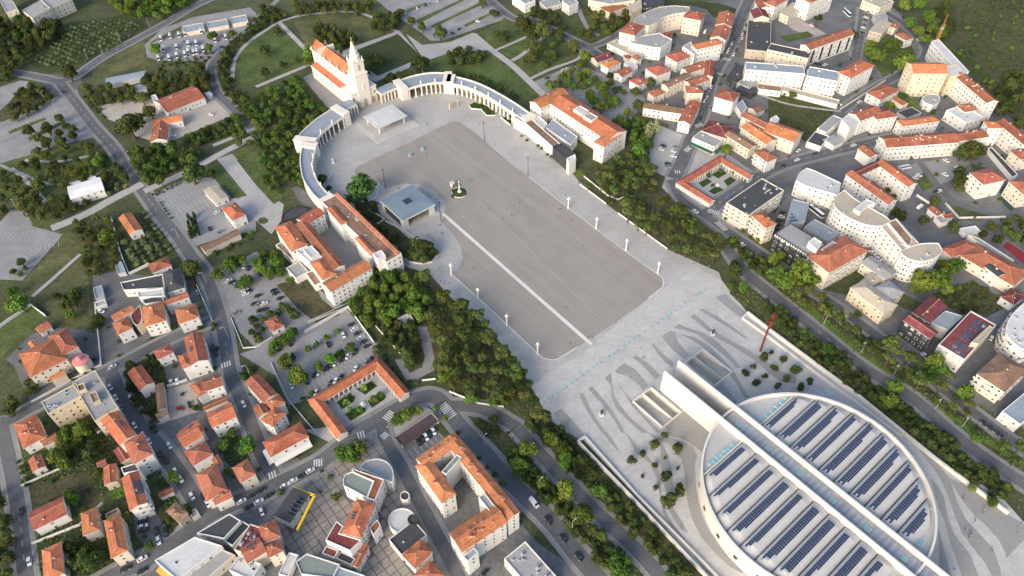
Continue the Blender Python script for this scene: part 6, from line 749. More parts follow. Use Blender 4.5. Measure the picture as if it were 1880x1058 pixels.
 ('white car in the middle of the upper car park','upper car park middle cars',[('car','w',-140.0,278.6,0.58)]),
 ('grey car in the middle of the upper car park','upper car park middle cars',[('car','g',-142.9,278.1,0.58)]),
 ('white car in the far rows of the upper car park','upper car park far cars',[('car','w',-164.7,297.3,0.61),('car','w',-153.6,289.6,0.59)]),
 ('black car in the far rows of the upper car park','upper car park far cars',[('car','k',-162.5,295.8,0.6),('car','k',-158.0,292.7,0.6),('car','k',-151.4,288.1,0.59)]),
 ('grey car in the far rows of the upper car park','upper car park far cars',[('car','g',-160.2,294.2,0.6)]),
 ('black car at the hedge of the upper car park','upper car park hedge cars',[('car','k',-161.6,310.8,-1.64),('car','k',-155.6,307.4,-1.65),('car','k',-146.7,302.3,-1.67)]),
 ('white car at the hedge of the upper car park','upper car park hedge cars',[('car','w',-158.6,309.1,-1.65)]),
 ('grey car at the hedge of the upper car park','upper car park hedge cars',[('car','g',-149.7,304.0,-1.66)]),
 ('white car in the far rows of the top car park','top car park far cars',[('car','w',-79.6,639.5,-1.31),('car','w',-61.7,654.0,-1.33),('car','w',-50.8,662.9,-1.34)]),
 ('black car in the far rows of the top car park','top car park far cars',[('car','k',-72.5,645.3,-1.31),('car','k',-54.4,659.9,-1.34)]),
 ('grey car in the far rows of the top car park','top car park far cars',[('car','g',-68.9,648.2,-1.32)]),
]
PEOPLE_ = [
 ('person on the pale pavement around the square chapel','visitors around the chapel',[(-74.4,384.9,3.91,3),(-73.7,379.8,2.25,3),(-72.8,379.0,5.92,3),(-87.7,388.4,4.09,2),(-85.8,387.6,0.18,1),(-84.0,387.9,4.87,0),(-66.0,385.3,4.08,0),(-59.9,376.4,0.71,1),(-52.4,370.4,5.45,1),(-46.2,370.9,3.41,2),(-44.1,368.0,1.57,3),(-55.2,332.8,1.36,0),(-51.0,332.9,1.14,4),(-51.3,331.4,4.81,0),(-46.9,328.2,4.78,0),(-42.6,333.6,0.87,2),(-41.7,332.9,2.79,0),(-35.3,318.6,0.01,4),(-42.6,316.5,0.03,4),(-43.4,341.9,1.35,0),(-44.7,341.3,5.48,0),(-42.3,303.1,1.97,0),(-38.7,292.9,3.39,3),(-41.0,293.0,3.93,0),(-38.9,290.2,5.91,3),(-36.6,291.2,1.24,1),(-42.8,313.0,1.88,0),(-45.6,311.9,2.61,0),(-53.8,330.3,1.66,0),(-48.3,330.1,1.89,2)]),
 ('person crossing the dark esplanade below the basilica','visitors on the upper esplanade',[(-18.3,393.6,3.68,2),(-26.0,387.0,4.26,0),(-24.2,386.0,0.41,0),(-39.3,356.2,5.14,1),(-14.0,355.8,4.37,0),(-5.0,346.8,3.02,3),(0.7,349.6,1.11,0),(-22.2,302.9,6.12,0),(-57.0,416.1,5.96,0)]),
 ('person crossing the dark esplanade near the street side','visitors on the street side of the esplanade',[(6.4,361.5,5.31,0),(43.1,319.6,3.45,1),(31.3,354.0,2.3,2),(32.6,354.2,5.28,1),(37.8,342.8,0.29,0),(1.9,349.2,3.92,0),(36.2,367.7,0.75,0),(95.3,288.6,5.84,1)]),
 ('person walking near the teal tile row of the church plaza','visitors by the tile row',[(29.5,269.5,2.16,0),(39.9,247.8,5.61,0),(42.1,247.1,4.87,0),(55.0,257.6,3.7,4),(68.0,267.4,5.01,4),(66.9,239.5,1.86,1),(67.2,233.2,5.94,0),(67.9,232.7,1.31,2),(15.9,225.5,3.84,0),(72.4,211.3,2.13,3),(72.7,208.9,3.42,0),(72.7,210.5,4.31,0),(9.3,219.5,1.11,0),(30.1,244.0,3.94,3)]),
 ('person walking on the banded paving beside the round church','visitors beside the round church',[(197.2,150.1,4.33,1),(197.9,150.4,1.01,0),(202.6,143.5,0.51,2),(203.5,144.1,3.35,1),(197.3,139.3,0.2,3),(197.9,139.9,3.73,4),(191.7,135.9,1.57,3),(191.7,132.7,2.65,0),(192.3,132.8,6.15,3),(193.4,133.9,0.21,1),(218.2,144.7,2.1,0),(220.4,148.0,0.82,3),(216.8,138.1,3.54,0),(213.1,134.2,3.96,4),(198.6,126.5,2.6,0),(179.2,118.9,2.73,0)]),
 ('person standing on the forecourt before the basilica','visitors on the basilica forecourt',[(-99.6,482.8,0.37,1),(-111.8,476.8,1.85,1),(-110.8,477.7,5.79,2),(-73.0,455.9,5.35,2),(-71.5,455.3,2.85,1),(-59.4,454.4,4.33,0),(-58.8,451.7,3.01,0),(-89.5,445.3,2.95,0),(-88.9,444.4,0.71,4),(-20.4,450.8,6.21,0),(-132.4,487.6,3.94,1),(-145.6,511.0,5.45,0)]),
 ('person walking the path at the foot of the large grove','visitors on the grove path',[(-50.1,252.0,0.56,0),(-46.9,248.5,3.24,2),(-46.5,247.6,5.45,0),(-43.8,238.2,0.4,4),(-47.6,247.6,4.87,3),(-50.9,222.5,3.69,0),(-49.1,222.0,4.77,0),(-50.0,219.9,3.51,3),(-49.0,219.3,1.76,1),(-49.0,247.2,1.66,3),(-43.3,229.7,4.5,0),(-70.6,202.8,4.08,2),(-52.1,206.7,5.35,1),(-51.0,206.2,3.44,0),(-56.1,210.5,2.05,0),(-62.0,194.3,2.91,4)]),
 ('person on the paved shopping square','people on the shopping square',[(-85.1,176.1,3.14,3),(-84.6,178.9,5.01,0),(-79.9,168.5,1.72,0),(-84.1,162.5,4.63,4),(-84.5,144.5,2.57,4),(-86.7,136.3,1.08,4),(-88.9,147.5,4.32,0),(-62.8,182.7,6.01,2),(-55.9,154.7,0.89,0),(-86.2,138.4,1.25,0),(-88.5,134.8,5.89,1),(-59.9,124.7,1.78,0)]),
 ('person near the right cloister and pine strip','people by the right cloister',[(119.0,362.7,4.52,3),(121.7,360.5,2.62,2),(122.9,357.7,4.9,2),(116.5,365.6,3.24,1),(124.3,327.1,1.9,2),(114.0,301.3,4.87,3),(106.9,301.6,1.7,0),(101.6,312.2,1.23,2),(103.5,313.9,2.77,3),(115.0,298.4,1.14,4)]),
]
# ---------------------------------------------------------------- materials
MATS = {}
def mat(name, c, rough=.85, var=.12, s1=.08, s2=1.2, rnd=0., stretch=None, spec=.3, c2=None, metal=0., blotch=0., tiles=0., hue=.06):
    m = bpy.data.materials.new(name); m.use_nodes = True; n = m.node_tree.nodes; l = m.node_tree.links
    b = n['Principled BSDF']; b.inputs['Roughness'].default_value = rough; b.inputs['Specular IOR Level'].default_value = spec; b.inputs['Metallic'].default_value = metal
    g = n.new('ShaderNodeNewGeometry'); src = g.outputs['Position']
    if stretch:
        for rot_, scl_ in ((stretch[0], (1, 1, 1)), (0, (stretch[1], stretch[2], 1))):
            mp = n.new('ShaderNodeMapping'); mp.inputs['Rotation'].default_value = (0, 0, rot_); mp.inputs['Scale'].default_value = scl_
            l.new(src, mp.inputs['Vector']); src = mp.outputs['Vector']
    def noise(sc, det):
        t = n.new('ShaderNodeTexNoise'); t.inputs['Scale'].default_value = sc; t.inputs['Detail'].default_value = det; t.inputs['Roughness'].default_value = .6
        l.new(src, t.inputs['Vector']); return t.outputs['Fac']
    a, bb = noise(s1, 4), noise(s2, 3)
    ad = n.new('ShaderNodeMath'); ad.operation = 'ADD'; l.new(a, ad.inputs[0]); l.new(bb, ad.inputs[1])
    mr = n.new('ShaderNodeMapRange'); mr.inputs['From Min'].default_value = .7; mr.inputs['From Max'].default_value = 1.3; l.new(ad.outputs[0], mr.inputs['Value'])
    mx = n.new('ShaderNodeMix'); mx.data_type = 'RGBA'; l.new(mr.outputs[0], mx.inputs['Factor'])
    lo = [max(0, x * (1 - var)) for x in c]; hi = [min(1, x * (1 + var)) for x in (c2 or c)]
    mx.inputs['A'].default_value = (*lo, 1); mx.inputs['B'].default_value = (*hi, 1); out = mx.outputs['Result']
    if blotch:
        t = n.new('ShaderNodeTexNoise'); t.inputs['Scale'].default_value = .09; t.inputs['Detail'].default_value = 6; t.inputs['Roughness'].default_value = .65; l.new(g.outputs['Position'], t.inputs['Vector'])
        m2 = n.new('ShaderNodeMapRange'); m2.inputs['From Min'].default_value = .35; m2.inputs['From Max'].default_value = .65; m2.inputs['To Min'].default_value = 1 - blotch; m2.inputs['To Max'].default_value = 1 + blotch * .6; l.new(t.outputs['Fac'], m2.inputs['Value'])
        vm = n.new('ShaderNodeVectorMath'); vm.operation = 'SCALE'; l.new(out, vm.inputs[0]); l.new(m2.outputs[0], vm.inputs['Scale']); out = vm.outputs[0]
    if tiles:                                            # courses of roof tiles along each slope
        nx = n.new('ShaderNodeVectorMath'); nx.operation = 'MULTIPLY'; nx.inputs[1].default_value = (1, 1, 0); l.new(g.outputs['True Normal'], nx.inputs[0])
        nz = n.new('ShaderNodeVectorMath'); nz.operation = 'NORMALIZE'; l.new(nx.outputs[0], nz.inputs[0])
        dt = n.new('ShaderNodeVectorMath'); dt.operation = 'DOT_PRODUCT'; l.new(nz.outputs[0], dt.inputs[0]); l.new(g.outputs['Position'], dt.inputs[1])
        sn = n.new('ShaderNodeMath'); sn.operation = 'SINE'; mu = n.new('ShaderNodeMath'); mu.operation = 'MULTIPLY'; mu.inputs[1].default_value = 5.0; l.new(dt.outputs['Value'], mu.inputs[0]); l.new(mu.outputs[0], sn.inputs[0])
        m3 = n.new('ShaderNodeMapRange'); m3.inputs['From Min'].default_value = -1; m3.inputs['To Min'].default_value = 1 - tiles; m3.inputs['To Max'].default_value = 1 + tiles; l.new(sn.outputs[0], m3.inputs['Value'])
        v3 = n.new('ShaderNodeVectorMath'); v3.operation = 'SCALE'; l.new(out, v3.inputs[0]); l.new(m3.outputs[0], v3.inputs['Scale']); out = v3.outputs[0]
    if rnd:
        oi = n.new('ShaderNodeObjectInfo'); hs = n.new('ShaderNodeHueSaturation')
        r1 = n.new('ShaderNodeMapRange'); r1.inputs['To Min'].default_value = .5 - rnd * hue; r1.inputs['To Max'].default_value = .5 + rnd * hue; l.new(oi.outputs['Random'], r1.inputs['Value']); l.new(r1.outputs[0], hs.inputs['Hue'])
        ml = n.new('ShaderNodeMath'); ml.operation = 'MULTIPLY'; ml.inputs[1].default_value = 7.31; l.new(oi.outputs['Random'], ml.inputs[0])
        fr = n.new('ShaderNodeMath'); fr.operation = 'FRACT'; l.new(ml.outputs[0], fr.inputs[0])
        r2 = n.new('ShaderNodeMapRange'); r2.inputs['To Min'].default_value = 1 - rnd * .5; r2.inputs['To Max'].default_value = 1 + rnd * .5; l.new(fr.outputs[0], r2.inputs['Value']); l.new(r2.outputs[0], hs.inputs['Value'])
        l.new(out, hs.inputs['Color']); out = hs.outputs['Color']
    l.new(out, b.inputs['Base Color'])
    MATS[name] = m; return m
PLAZA = R(-51.7)
mat('ground', (.05, .068, .026), .95, .35, .03, .5, c2=(.085, .095, .042), blotch=.25)
mat('concrete', (.155, .155, .155), .9, .3, .06, .6, blotch=.2)
mat('paving', (.375, .365, .347), .85, .12, .05, .5, blotch=.08)
mat('paving_pale', (.435, .425, .405), .85, .14, .08, .45, blotch=.07)
mat('band', (.275, .27, .26), .85, .12, .06, .6)
mat('esplanade', (.285, .26, .23), .85, .11, .22, 1.3, stretch=(-PLAZA, .045, 1.0), blotch=.05)
mat('white_line', (.62, .6, .57), .8, .08)
mat('thin_line', (.40, .38, .35), .8, .08)
mat('asphalt', (.122, .124, .128), .9, .22, .06, .9, blotch=.15); mat('kerb', (.33, .325, .31), .85, .15)
mat('asphalt_old', (.13, .13, .132), .92, .3, .08, .8)
mat('asphalt_pale', (.25, .245, .24), .9, .16, .06, .8)
mat('parking', (.255, .253, .25), .9, .15, .05, .6, blotch=.15)
mat('parking_pale', (.26, .262, .265), .9, .12, .05, .6)
mat('sidewalk', (.225, .222, .215), .88, .14, .1, 1.2)
mat('gravel', (.38, .345, .30), .95, .2, .08, .7)
mat('soil', (.062, .055, .035), .97, .4, .12, .8, c2=(.09, .085, .04))
mat('grass', (.055, .085, .022), .95, .3, .06, .5, c2=(.09, .12, .036), blotch=.22)
mat('bright_grass', (.10, .17, .03), .95, .2, .1, .6)
mat('meadow', (.07, .09, .03), .95, .3, .05, .35, c2=(.12, .115, .05), blotch=.25)
mat('meadow_dark', (.035, .045, .018), .95, .35, .08, .5, c2=(.09, .075, .04))
mat('garden', (.028, .04, .014), .96, .4, .12, .7, c2=(.06, .065, .03))
mat('garden_green', (.035, .065, .015), .95, .3, .5, 2.)
mat('orchard_grass', (.045, .06, .02), .95, .3, .08, .5)
mat('field', (.04, .055, .018), .96, .4, .02, .25, c2=(.075, .075, .03))
mat('flagstone', (.27, .245, .22), .85, .2, .25, .7); mat('joint', (.12, .112, .105), .9, .2)
mat('red_court', (.24, .03, .035), .85, .1)
mat('green_court', (.03, .07, .05), .85, .1)
mat('teal_tile', (.16, .42, .40), .4, .15)
mat('road_paint', (.6, .6, .58), .8, .15)
mat('pool', (.40, .395, .33), .35, .12)
for k, c in dict(w=(.66, .645, .61), c=(.62, .56, .46), y=(.62, .53, .38), b=(.48, .41, .32), g=(.42, .42, .41), k=(.045, .05, .055), p=(.6, .3, .28)).items():
    mat('wall_' + k, c, .85 if k != 'k' else .3, .07 if k != 'k' else .3, .15, 1.5, rnd=.12)
for k, c in dict(o=(.44, .148, .07), r=(.31, .102, .06), d=(.17, .045, .045), d2=(.07, .045, .05), n=(.22, .13, .085)).items():
    mat('roof_' + k, c, .9, .3, .3, 1.3, rnd=.42, blotch=.2, tiles=.1, hue=.02, c2=(c[0] * 1.06, c[1] * 1.15, c[2] * 1.2))
for k, c in dict(g=(.30, .30, .295), s=(.06, .062, .066), u=(.26, .30, .34), v=(.52, .52, .51), x=(.68, .68, .67), e=(.42, .37, .29), t=(.20, .225, .21), k2=(.03, .04, .05)).items():
    mat('roof_' + k, c, .8, .14, .12, .8, rnd=.1)
mat('chapel_roof', (.17, .225, .27), .6, .15, .1, .8); mat('ridge', (.46, .2, .11), .9, .15, .3, 2)
mat('glass', (.03, .04, .05), .12, .2, .3, 2., spec=.6)
mat('glass_teal', (.20, .42, .45), .15, .15, spec=.6)
mat('window_frame', (.66, .65, .62), .7, .05)
mat('shutter', (.42, .40, .37), .8, .1)
mat('door', (.12, .08, .05), .6, .2)
mat('solar', (.03, .042, .075), .18, .15, .2, 2., spec=.7)
mat('solar_frame', (.35, .38, .42), .5, .1)
mat('metal', (.42, .43, .44), .5, .1)
mat('dark_metal', (.035, .035, .04), .5, .1)
mat('rust', (.16, .035, .025), .8, .25, .5, 3.)
mat('gold', (.75, .5, .14), .3, .1, metal=.8)
mat('stone', (.68, .635, .55), .85, .08, .15, 1.2)
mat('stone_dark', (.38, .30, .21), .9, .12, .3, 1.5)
mat('gutter', (.12, .11, .105), .9, .35, .3, 2.)
mat('trinity_roof', (.42, .42, .415), .7, .08, .08, .6)
mat('trinity_white', (.62, .59, .53), .8, .06, .06, .8)
mat('crane_yellow', (.42, .22, .06), .6, .15)
mat('awning_green', (.02, .10, .07), .8, .1); mat('awning_white', (.6, .6, .58), .8, .1); mat('awning_orange', (.65, .3, .06), .7, .2)
mat('yellow_fascia', (.78, .52, .02), .5, .06)
mat('pink', (.55, .2, .2), .8, .1)
mat('bark', (.09, .065, .045), .95, .3, 1., 4.)
for k, c, c2 in (('pine', (.05, .076, .02), (.088, .108, .027)), ('broad', (.054, .105, .018), (.105, .155, .024)), ('oak', (0.034, 0.055, 0.015), (0.071, 0.087, 0.022)), ('olive', (0.095, 0.130, 0.055), (0.157, 0.195, 0.083)),
                 ('shrub', (0.045, 0.081, 0.019), (0.084, 0.124, 0.028)), ('poplar', (0.246, 0.260, 0.132), (0.336, 0.351, 0.187)), ('cypress', (0.021, 0.044, 0.014), (0.042, 0.066, 0.018)), ('orange', (0.025, 0.058, 0.015), (0.050, 0.098, 0.022)), ('young', (0.101, 0.182, 0.033), (0.146, 0.234, 0.044)), ('hedge', (0.034, 0.072, 0.017), (0.067, 0.111, 0.022)), ('row', (.036, .056, .016), (.062, .08, .022)), ('belt', (.036, .06, .016), (.068, .092, .024)), ('park', (0.042, 0.061, 0.017), (0.085, 0.096, 0.024)), ('garden', (0.042, 0.082, 0.017), (0.080, 0.120, 0.024))):
    mat('leaf_' + k, c, .85, .25, .5, 2.5, rnd=.75, hue=.045, c2=c2, spec=.15)
for k, c in dict(w=(.72, .72, .72), k=(.02, .021, .024), g=(.22, .23, .245), r=(.30, .03, .03), b=(.08, .17, .33)).items(): mat('paint_' + k, c, .28, .03, spec=.5)
mat('tyre', (.02, .02, .02), .9, .1)
for i, c in enumerate(((.03, .03, .04), (.30, .30, .30), (.25, .05, .05), (.06, .09, .2), (.5, .48, .42))): mat('clothes_%d' % i, c, .9, .1)
def M(n): return MATS[n]
# ---------------------------------------------------------------- mesh helpers
class MB:
    def __init__(s): s.v = []; s.f = []; s.m = []; s.mats = []
    def mi(s, n):
        if n not in s.mats: s.mats.append(n)
        return s.mats.index(n)
    def face(s, pts, m):
        i = len(s.v); s.v += [tuple(p) for p in pts]; s.f.append(tuple(range(i, i + len(pts)))); s.m.append(s.mi(m))
    def prism(s, poly, z0, z1, m, top=None, bottom=False):
        n = len(poly); i = len(s.v); s.v += [(p[0], p[1], z0) for p in poly] + [(p[0], p[1], z1) for p in poly]; k = s.mi(m)
        for j in range(n):
            s.f.append((i + j, i + (j + 1) % n, i + n + (j + 1) % n, i + n + j)); s.m.append(k)
        kt = s.mi(top or m)
        if n > 4:
            for t in tessellate_polygon([[Vector((p[0], p[1], 0)) for p in poly]]):
                a, b, c = [poly[q] for q in t]
                if (b[0] - a[0]) * (c[1] - a[1]) - (b[1] - a[1]) * (c[0] - a[0]) < 0: t = (t[0], t[2], t[1])
                s.f.append(tuple(i + n + q for q in t)); s.m.append(kt)
        else: s.f.append(tuple(i + n + q for q in range(n))); s.m.append(kt)
        if bottom and n <= 4: s.f.append(tuple(i + q for q in reversed(range(n)))); s.m.append(k)
    def box(s, c, d, m, ang=0., top=None):
        x, y = d[0] / 2, d[1] / 2; ca, sa = math.cos(ang), math.sin(ang)
        s.prism([(c[0] + px * ca - py * sa, c[1] + px * sa + py * ca) for px, py in ((-x, -y), (x, -y), (x, y), (-x, y))], c[2] - d[2] / 2, c[2] + d[2] / 2, m, top, True)
    def bar(s, p, q, w, m, h=None):
        p, q = Vector(p), Vector(q); d = (q - p).normalized(); u = d.cross(Vector((0, 0, 1)))
        u = Vector((1, 0, 0)) if u.length < 1e-3 else u.normalized(); v = u.cross(d); h = h or w
        i = len(s.v); k = s.mi(m)
        for e in (p, q): s.v += [tuple(e + u * (a * w / 2) + v * (b * h / 2)) for a, b in ((-1, -1), (1, -1), (1, 1), (-1, 1))]
        for f in ((0, 1, 5, 4), (1, 2, 6, 5), (2, 3, 7, 6), (3, 0, 4, 7), (3, 2, 1, 0), (4, 5, 6, 7)): s.f.append(tuple(i + t for t in f)); s.m.append(k)
    def lathe(s, prof, m, n=10, c=(0, 0), z0=0.):
        i = len(s.v); k = s.mi(m)
        for r, z in prof: s.v += [(c[0] + r * math.cos(2 * math.pi * j / n), c[1] + r * math.sin(2 * math.pi * j / n), z0 + z) for j in range(n)]
        for a in range(len(prof) - 1):
            for j in range(n): s.f.append((i + a * n + j, i + a * n + (j + 1) % n, i + (a + 1) * n + (j + 1) % n, i + (a + 1) * n + j)); s.m.append(k)
        s.f.append(tuple(i + (len(prof) - 1) * n + j for j in range(n))); s.m.append(k)
    def mesh(s, name, smooth=False):
        me = bpy.data.meshes.new(name); me.from_pydata(s.v, [], s.f)
        for n in s.mats: me.materials.append(M(n))
        me.polygons.foreach_set('material_index', s.m)
        if smooth: me.polygons.foreach_set('use_smooth', [True] * len(s.f))
        me.update(); return me
    def obj(s, name, parent=None, smooth=False, shift=None):
        if shift is not None: s.v = [(x - shift[0], y - shift[1], z - shift[2]) for x, y, z in s.v]
        return link(name, s.mesh(name, smooth), parent)
def link(name, me, parent=None):
    o = bpy.data.objects.new(name, me); col.objects.link(o)
    if parent is not None: o.parent = parent
    return o
def tag(o, label=None, cat=None, group=None, kind=None):
    if label: o['label'] = label
    if cat: o['category'] = cat
    if group: o['group'] = group
    if kind: o['kind'] = kind
    return o
def empty(name, loc, rz=0.): o = bpy.data.objects.new(name, None); o.empty_display_size = 1; o.location = loc; o.rotation_euler = (0, 0, rz); col.objects.link(o); return o
def copy_tree(o, parent=None):
    c = o.copy(); col.objects.link(c); c.parent = parent
    for ch in list(o.children): copy_tree(ch, c)
    return c
def area(p): return sum(p[i - 1][0] * p[i][1] - p[i][0] * p[i - 1][1] for i in range(len(p))) / 2
def ccw(p): p = list(p); return p if area(p) > 0 else p[::-1]
def inside(x, y, p):
    r = False
    for i in range(len(p)):
        (x1, y1), (x2, y2) = p[i - 1], p[i]
        if (y1 > y) != (y2 > y) and x < (x2 - x1) * (y - y1) / (y2 - y1) + x1: r = not r
    return r
def inset(p, d):
    n = len(p); out = []
    for i in range(n):
        a, b, c = Vector(p[i - 1]), Vector(p[i]), Vector(p[(i + 1) % n])
        e1 = (b - a).normalized(); e2 = (c - b).normalized(); n1 = Vector((-e1.y, e1.x)); n2 = Vector((-e2.y, e2.x))
        m = n1 + n2; m = m / max(.35, (1 + n1.dot(n2))); out.append(tuple(b + m * d))
    return out
def smooth_line(p, n=6):
    out = []
    for i in range(len(p) - 1):
        a, b, c, d = [Vector(p[max(0, min(len(p) - 1, k))]) for k in (i - 1, i, i + 1, i + 2)]
        for j in range(n):
            t = j / n; out.append(tuple(.5 * ((2 * b) + (c - a) * t + (2 * a - 5 * b + 4 * c - d) * t * t + (3 * b - a - 3 * c + d) * t ** 3)))
    return out + [tuple(p[-1])]
def rect_pts(c, ang, a, b): ca, sa = math.cos(ang), math.sin(ang); return [(c[0] + x * ca - y * sa, c[1] + x * sa + y * ca) for x, y in ((-a, -b), (a, -b), (a, b), (-a, b))]
CA, SA = math.cos(PLAZA), math.sin(PLAZA)
def pz(a, b): return (a * CA - b * SA, a * SA + b * CA)       # plaza axes (along, across) to world metres
# ---------------------------------------------------------------- ground
def sheet(name, poly, z, m, holes=(), parent=None):
    loops = [[Vector((p[0], p[1], z)) for p in poly]] + [[Vector((p[0], p[1], z)) for p in h] for h in holes]
    flat = [v for lp in loops for v in lp]; tris = []
    for t in tessellate_polygon(loops):
        a, b, c = [flat[q] for q in t]
        if (b - a).cross(c - a).z < 0: t = (t[0], t[2], t[1])
        tris.append(tuple(t))
    me = bpy.data.meshes.new(name); me.from_pydata([tuple(v) for v in flat], [], tris); me.materials.append(M(m)); me.update()
    o = link(name, me, parent)
    if parent is None: o['kind'] = 'structure'
    return o
def ribbon(p, w):
    L, Rr = [], []
    for i in range(len(p)):
        a, b = Vector(p[max(0, i - 1)]), Vector(p[min(len(p) - 1, i + 1)]); d = (b - a).normalized(); nn = Vector((-d.y, d.x)) * w / 2; c = Vector(p[i])
        L.append(tuple(c + nn)); Rr.append(tuple(c - nn))
    return L, Rr
def strip(name, p, w, z, m):
    L, Rr = ribbon(p, w); n = len(p)
    me = bpy.data.meshes.new(name); me.from_pydata([(x, y, z) for x, y in L + Rr], [], [(n + i, n + i + 1, i + 1, i) for i in range(n - 1)]); me.materials.append(M(m)); me.update()
    return tag(link(name, me), kind='structure')
PITS = [[pz(-125.4, 173.5), pz(-105.8, 173.5), pz(-105.8, 186.6), pz(-125.4, 186.6)], [pz(-124.8, 211.2), pz(-105.6, 211.2), pz(-105.6, 225.2), pz(-124.8, 225.2)]]
big = [(-3200, -900), (3200, -900), (3200, 5200), (-3200, 5200)]
sheet('ground', big, 0, 'ground', PITS)
for n_, (name, m, lay, poly, hole) in enumerate(GROUND):
    sheet(name, poly, .02 * lay + .0006 * (n_ % 30), m, PITS if hole else ())
for n_, (name, m, w, lay, walk, p) in enumerate(ROADS):
    s = smooth_line(p, 5) if len(p) > 2 else p
    if walk: strip('sidewalk', s, w + 4.4, .15 + .0009 * n_, 'sidewalk')
    if walk: strip('kerb', s, w + .5, .19 + .0004 * n_, 'kerb')
    strip(name, s, w, (.02 * lay + .12 if lay else .20) + .0008 * n_, m)
# flagstone panels of the shopping square, laid with open dark joints
sq = next(g for g in GROUND if g[1] == 'joint'); sqo = bpy.data.objects['square_paving']
fb = MB(); fb.box((0, 0, .04), (3.55, 3.55, .08), 'flagstone'); fbm = fb.mesh('paving_slab'); ga = R(38)
for i in range(-30, 31):
    for j in range(-30, 31):
        mx_, my_ = sq[3][0]; u_, v_ = i * 3.9, j * 3.9; x_ = mx_ + 25 + u_ * math.cos(ga) - v_ * math.sin(ga); y_ = my_ + u_ * math.sin(ga) + v_ * math.cos(ga)
        if inside(x_, y_, sq[3]) and not any(inside(x_, y_, rect_pts(*w['q']) if 'q' in w else w['p']) for b_ in BUILDINGS for w in b_[3]):
            t = link('paving_slab', fbm, sqo); t.location = (x_, y_, .12); t.rotation_euler = (0, 0, ga)
for q in TEAL:
    o = MB(); o.box((0, 0, 0), (1.15, 1.15, .04), 'teal_tile'); break
for n_, (name, m, w, lay, walk, p) in enumerate(ROADS):
    if not walk or w < 6.5: continue
    s = smooth_line(p, 5); mk = MB()
    for a_, b_ in zip(s, s[1:]):
        a_, b_ = Vector(a_), Vector(b_); d_ = b_ - a_; nd = int(d_.length / 6)
        for k in range(nd): q0 = a_ + d_ * ((k + .2) / nd); q1 = a_ + d_ * ((k + .65) / nd); mk.bar((*q0, .262), (*q1, .262), .16, 'road_paint', .02)
    if mk.f: tag(mk.obj('road_marking'), kind='structure')
tile_me = o.mesh('paving_tile'); tile_parent = bpy.data.objects['plaza_paving']
for q in TEAL:
    t = link('paving_tile', tile_me, tile_parent); t.location = (q[0], q[1], .16); t.rotation_euler = (0, 0, PLAZA)
for (p, q, ln) in ZEBRA:
    p, q = Vector(p), Vector(q); d = q - p; n = max(3, round(d.length / 1.25)); ang = math.atan2(d.y, d.x); b = MB()
    for i in range(n): c = p + d * ((i + .5) / n); b.box((c.x, c.y, .29), (.62, ln, .02), 'road_paint', ang)
    tag(b.obj('zebra_crossing'), kind='structure')
for (p, q, dep, n) in BAYS:
    p, q = Vector(p), Vector(q); d = q - p; ang = math.atan2(d.y, d.x); b = MB(); nn = Vector((-d.y, d.x)).normalized() * dep
    for i in range(n + 1):
        c = p + d * (i / n) + nn / 2; b.box((c.x, c.y, .14), (.16, abs(dep), .02), 'road_paint', ang)
    tag(b.obj('bay_marking'), kind='structure')
# ---------------------------------------------------------------- buildings
def window_mesh(name, kind):
    b = MB(); w, h = .5, .5
    b.box((0, .03, 0), (1.0, .06, 1.0), 'window_frame')
    b.box((0, .065, -.0 if kind == 'glass' else -.14), (.84, .05, .86 if kind == 'glass' else .56), 'glass')
    if kind != 'glass': b.box((0, .07, .29), (.84, .06, .3), 'shutter')
    return b.mesh(name)
bws = MB(); bws.box((0, .03, 0), (1.0, .06, 1.0), 'window_frame'); bws.box((0, .065, 0), (.84, .05, .86), 'shutter')
WIN = [window_mesh('window', 'glass'), window_mesh('window', 'glass'), window_mesh('window', 'half'), window_mesh('window', 'half'), bws.mesh('window')]
def unit_box(name, m):
    b = MB(); b.box((0, 0, .5), (1, 1, 1), m); return b.mesh(name)
bch = MB(); bch.box((0, 0, .6), (.7, .7, 1.2), 'wall_w'); bch.box((0, 0, 1.28), (.95, .95, .16), 'roof_r'); CHIM = bch.mesh('chimney')
bun = MB(); bun.box((0, 0, .45), (1.6, 1.1, .9), 'metal'); bun.lathe([(.36, 0), (.36, .1)], 'dark_metal', 8, (.3, 0), .9); UNIT = bun.mesh('rooftop_unit')
bsk = MB(); bsk.box((0, 0, .1), (1.0, 1.3, .2), 'window_frame'); bsk.box((0, 0, .21), (.8, 1.1, .04), 'glass'); SKYL = bsk.mesh('skylight')
bsp = MB(); bsp.box((0, 0, .05), (1.0, 1.65, .08), 'solar_frame'); bsp.box((0, 0, .1), (.92, 1.57, .04), 'solar'); SOLP = bsp.mesh('solar_panel')
bdr = MB(); bdr.box((0, .05, 1.1), (1.3, .1, 2.2), 'window_frame'); bdr.box((0, .1, 1.05), (1.0, .06, 2.05), 'door'); DOOR = bdr.mesh('door')
bbl = MB(); bbl.box((0, .55, -.08), (1, 1.1, .16), 'wall_w'); bbl.box((0, 1.06, .5), (1, .07, 1.0), 'window_frame'); BALC = bbl.mesh('balcony')
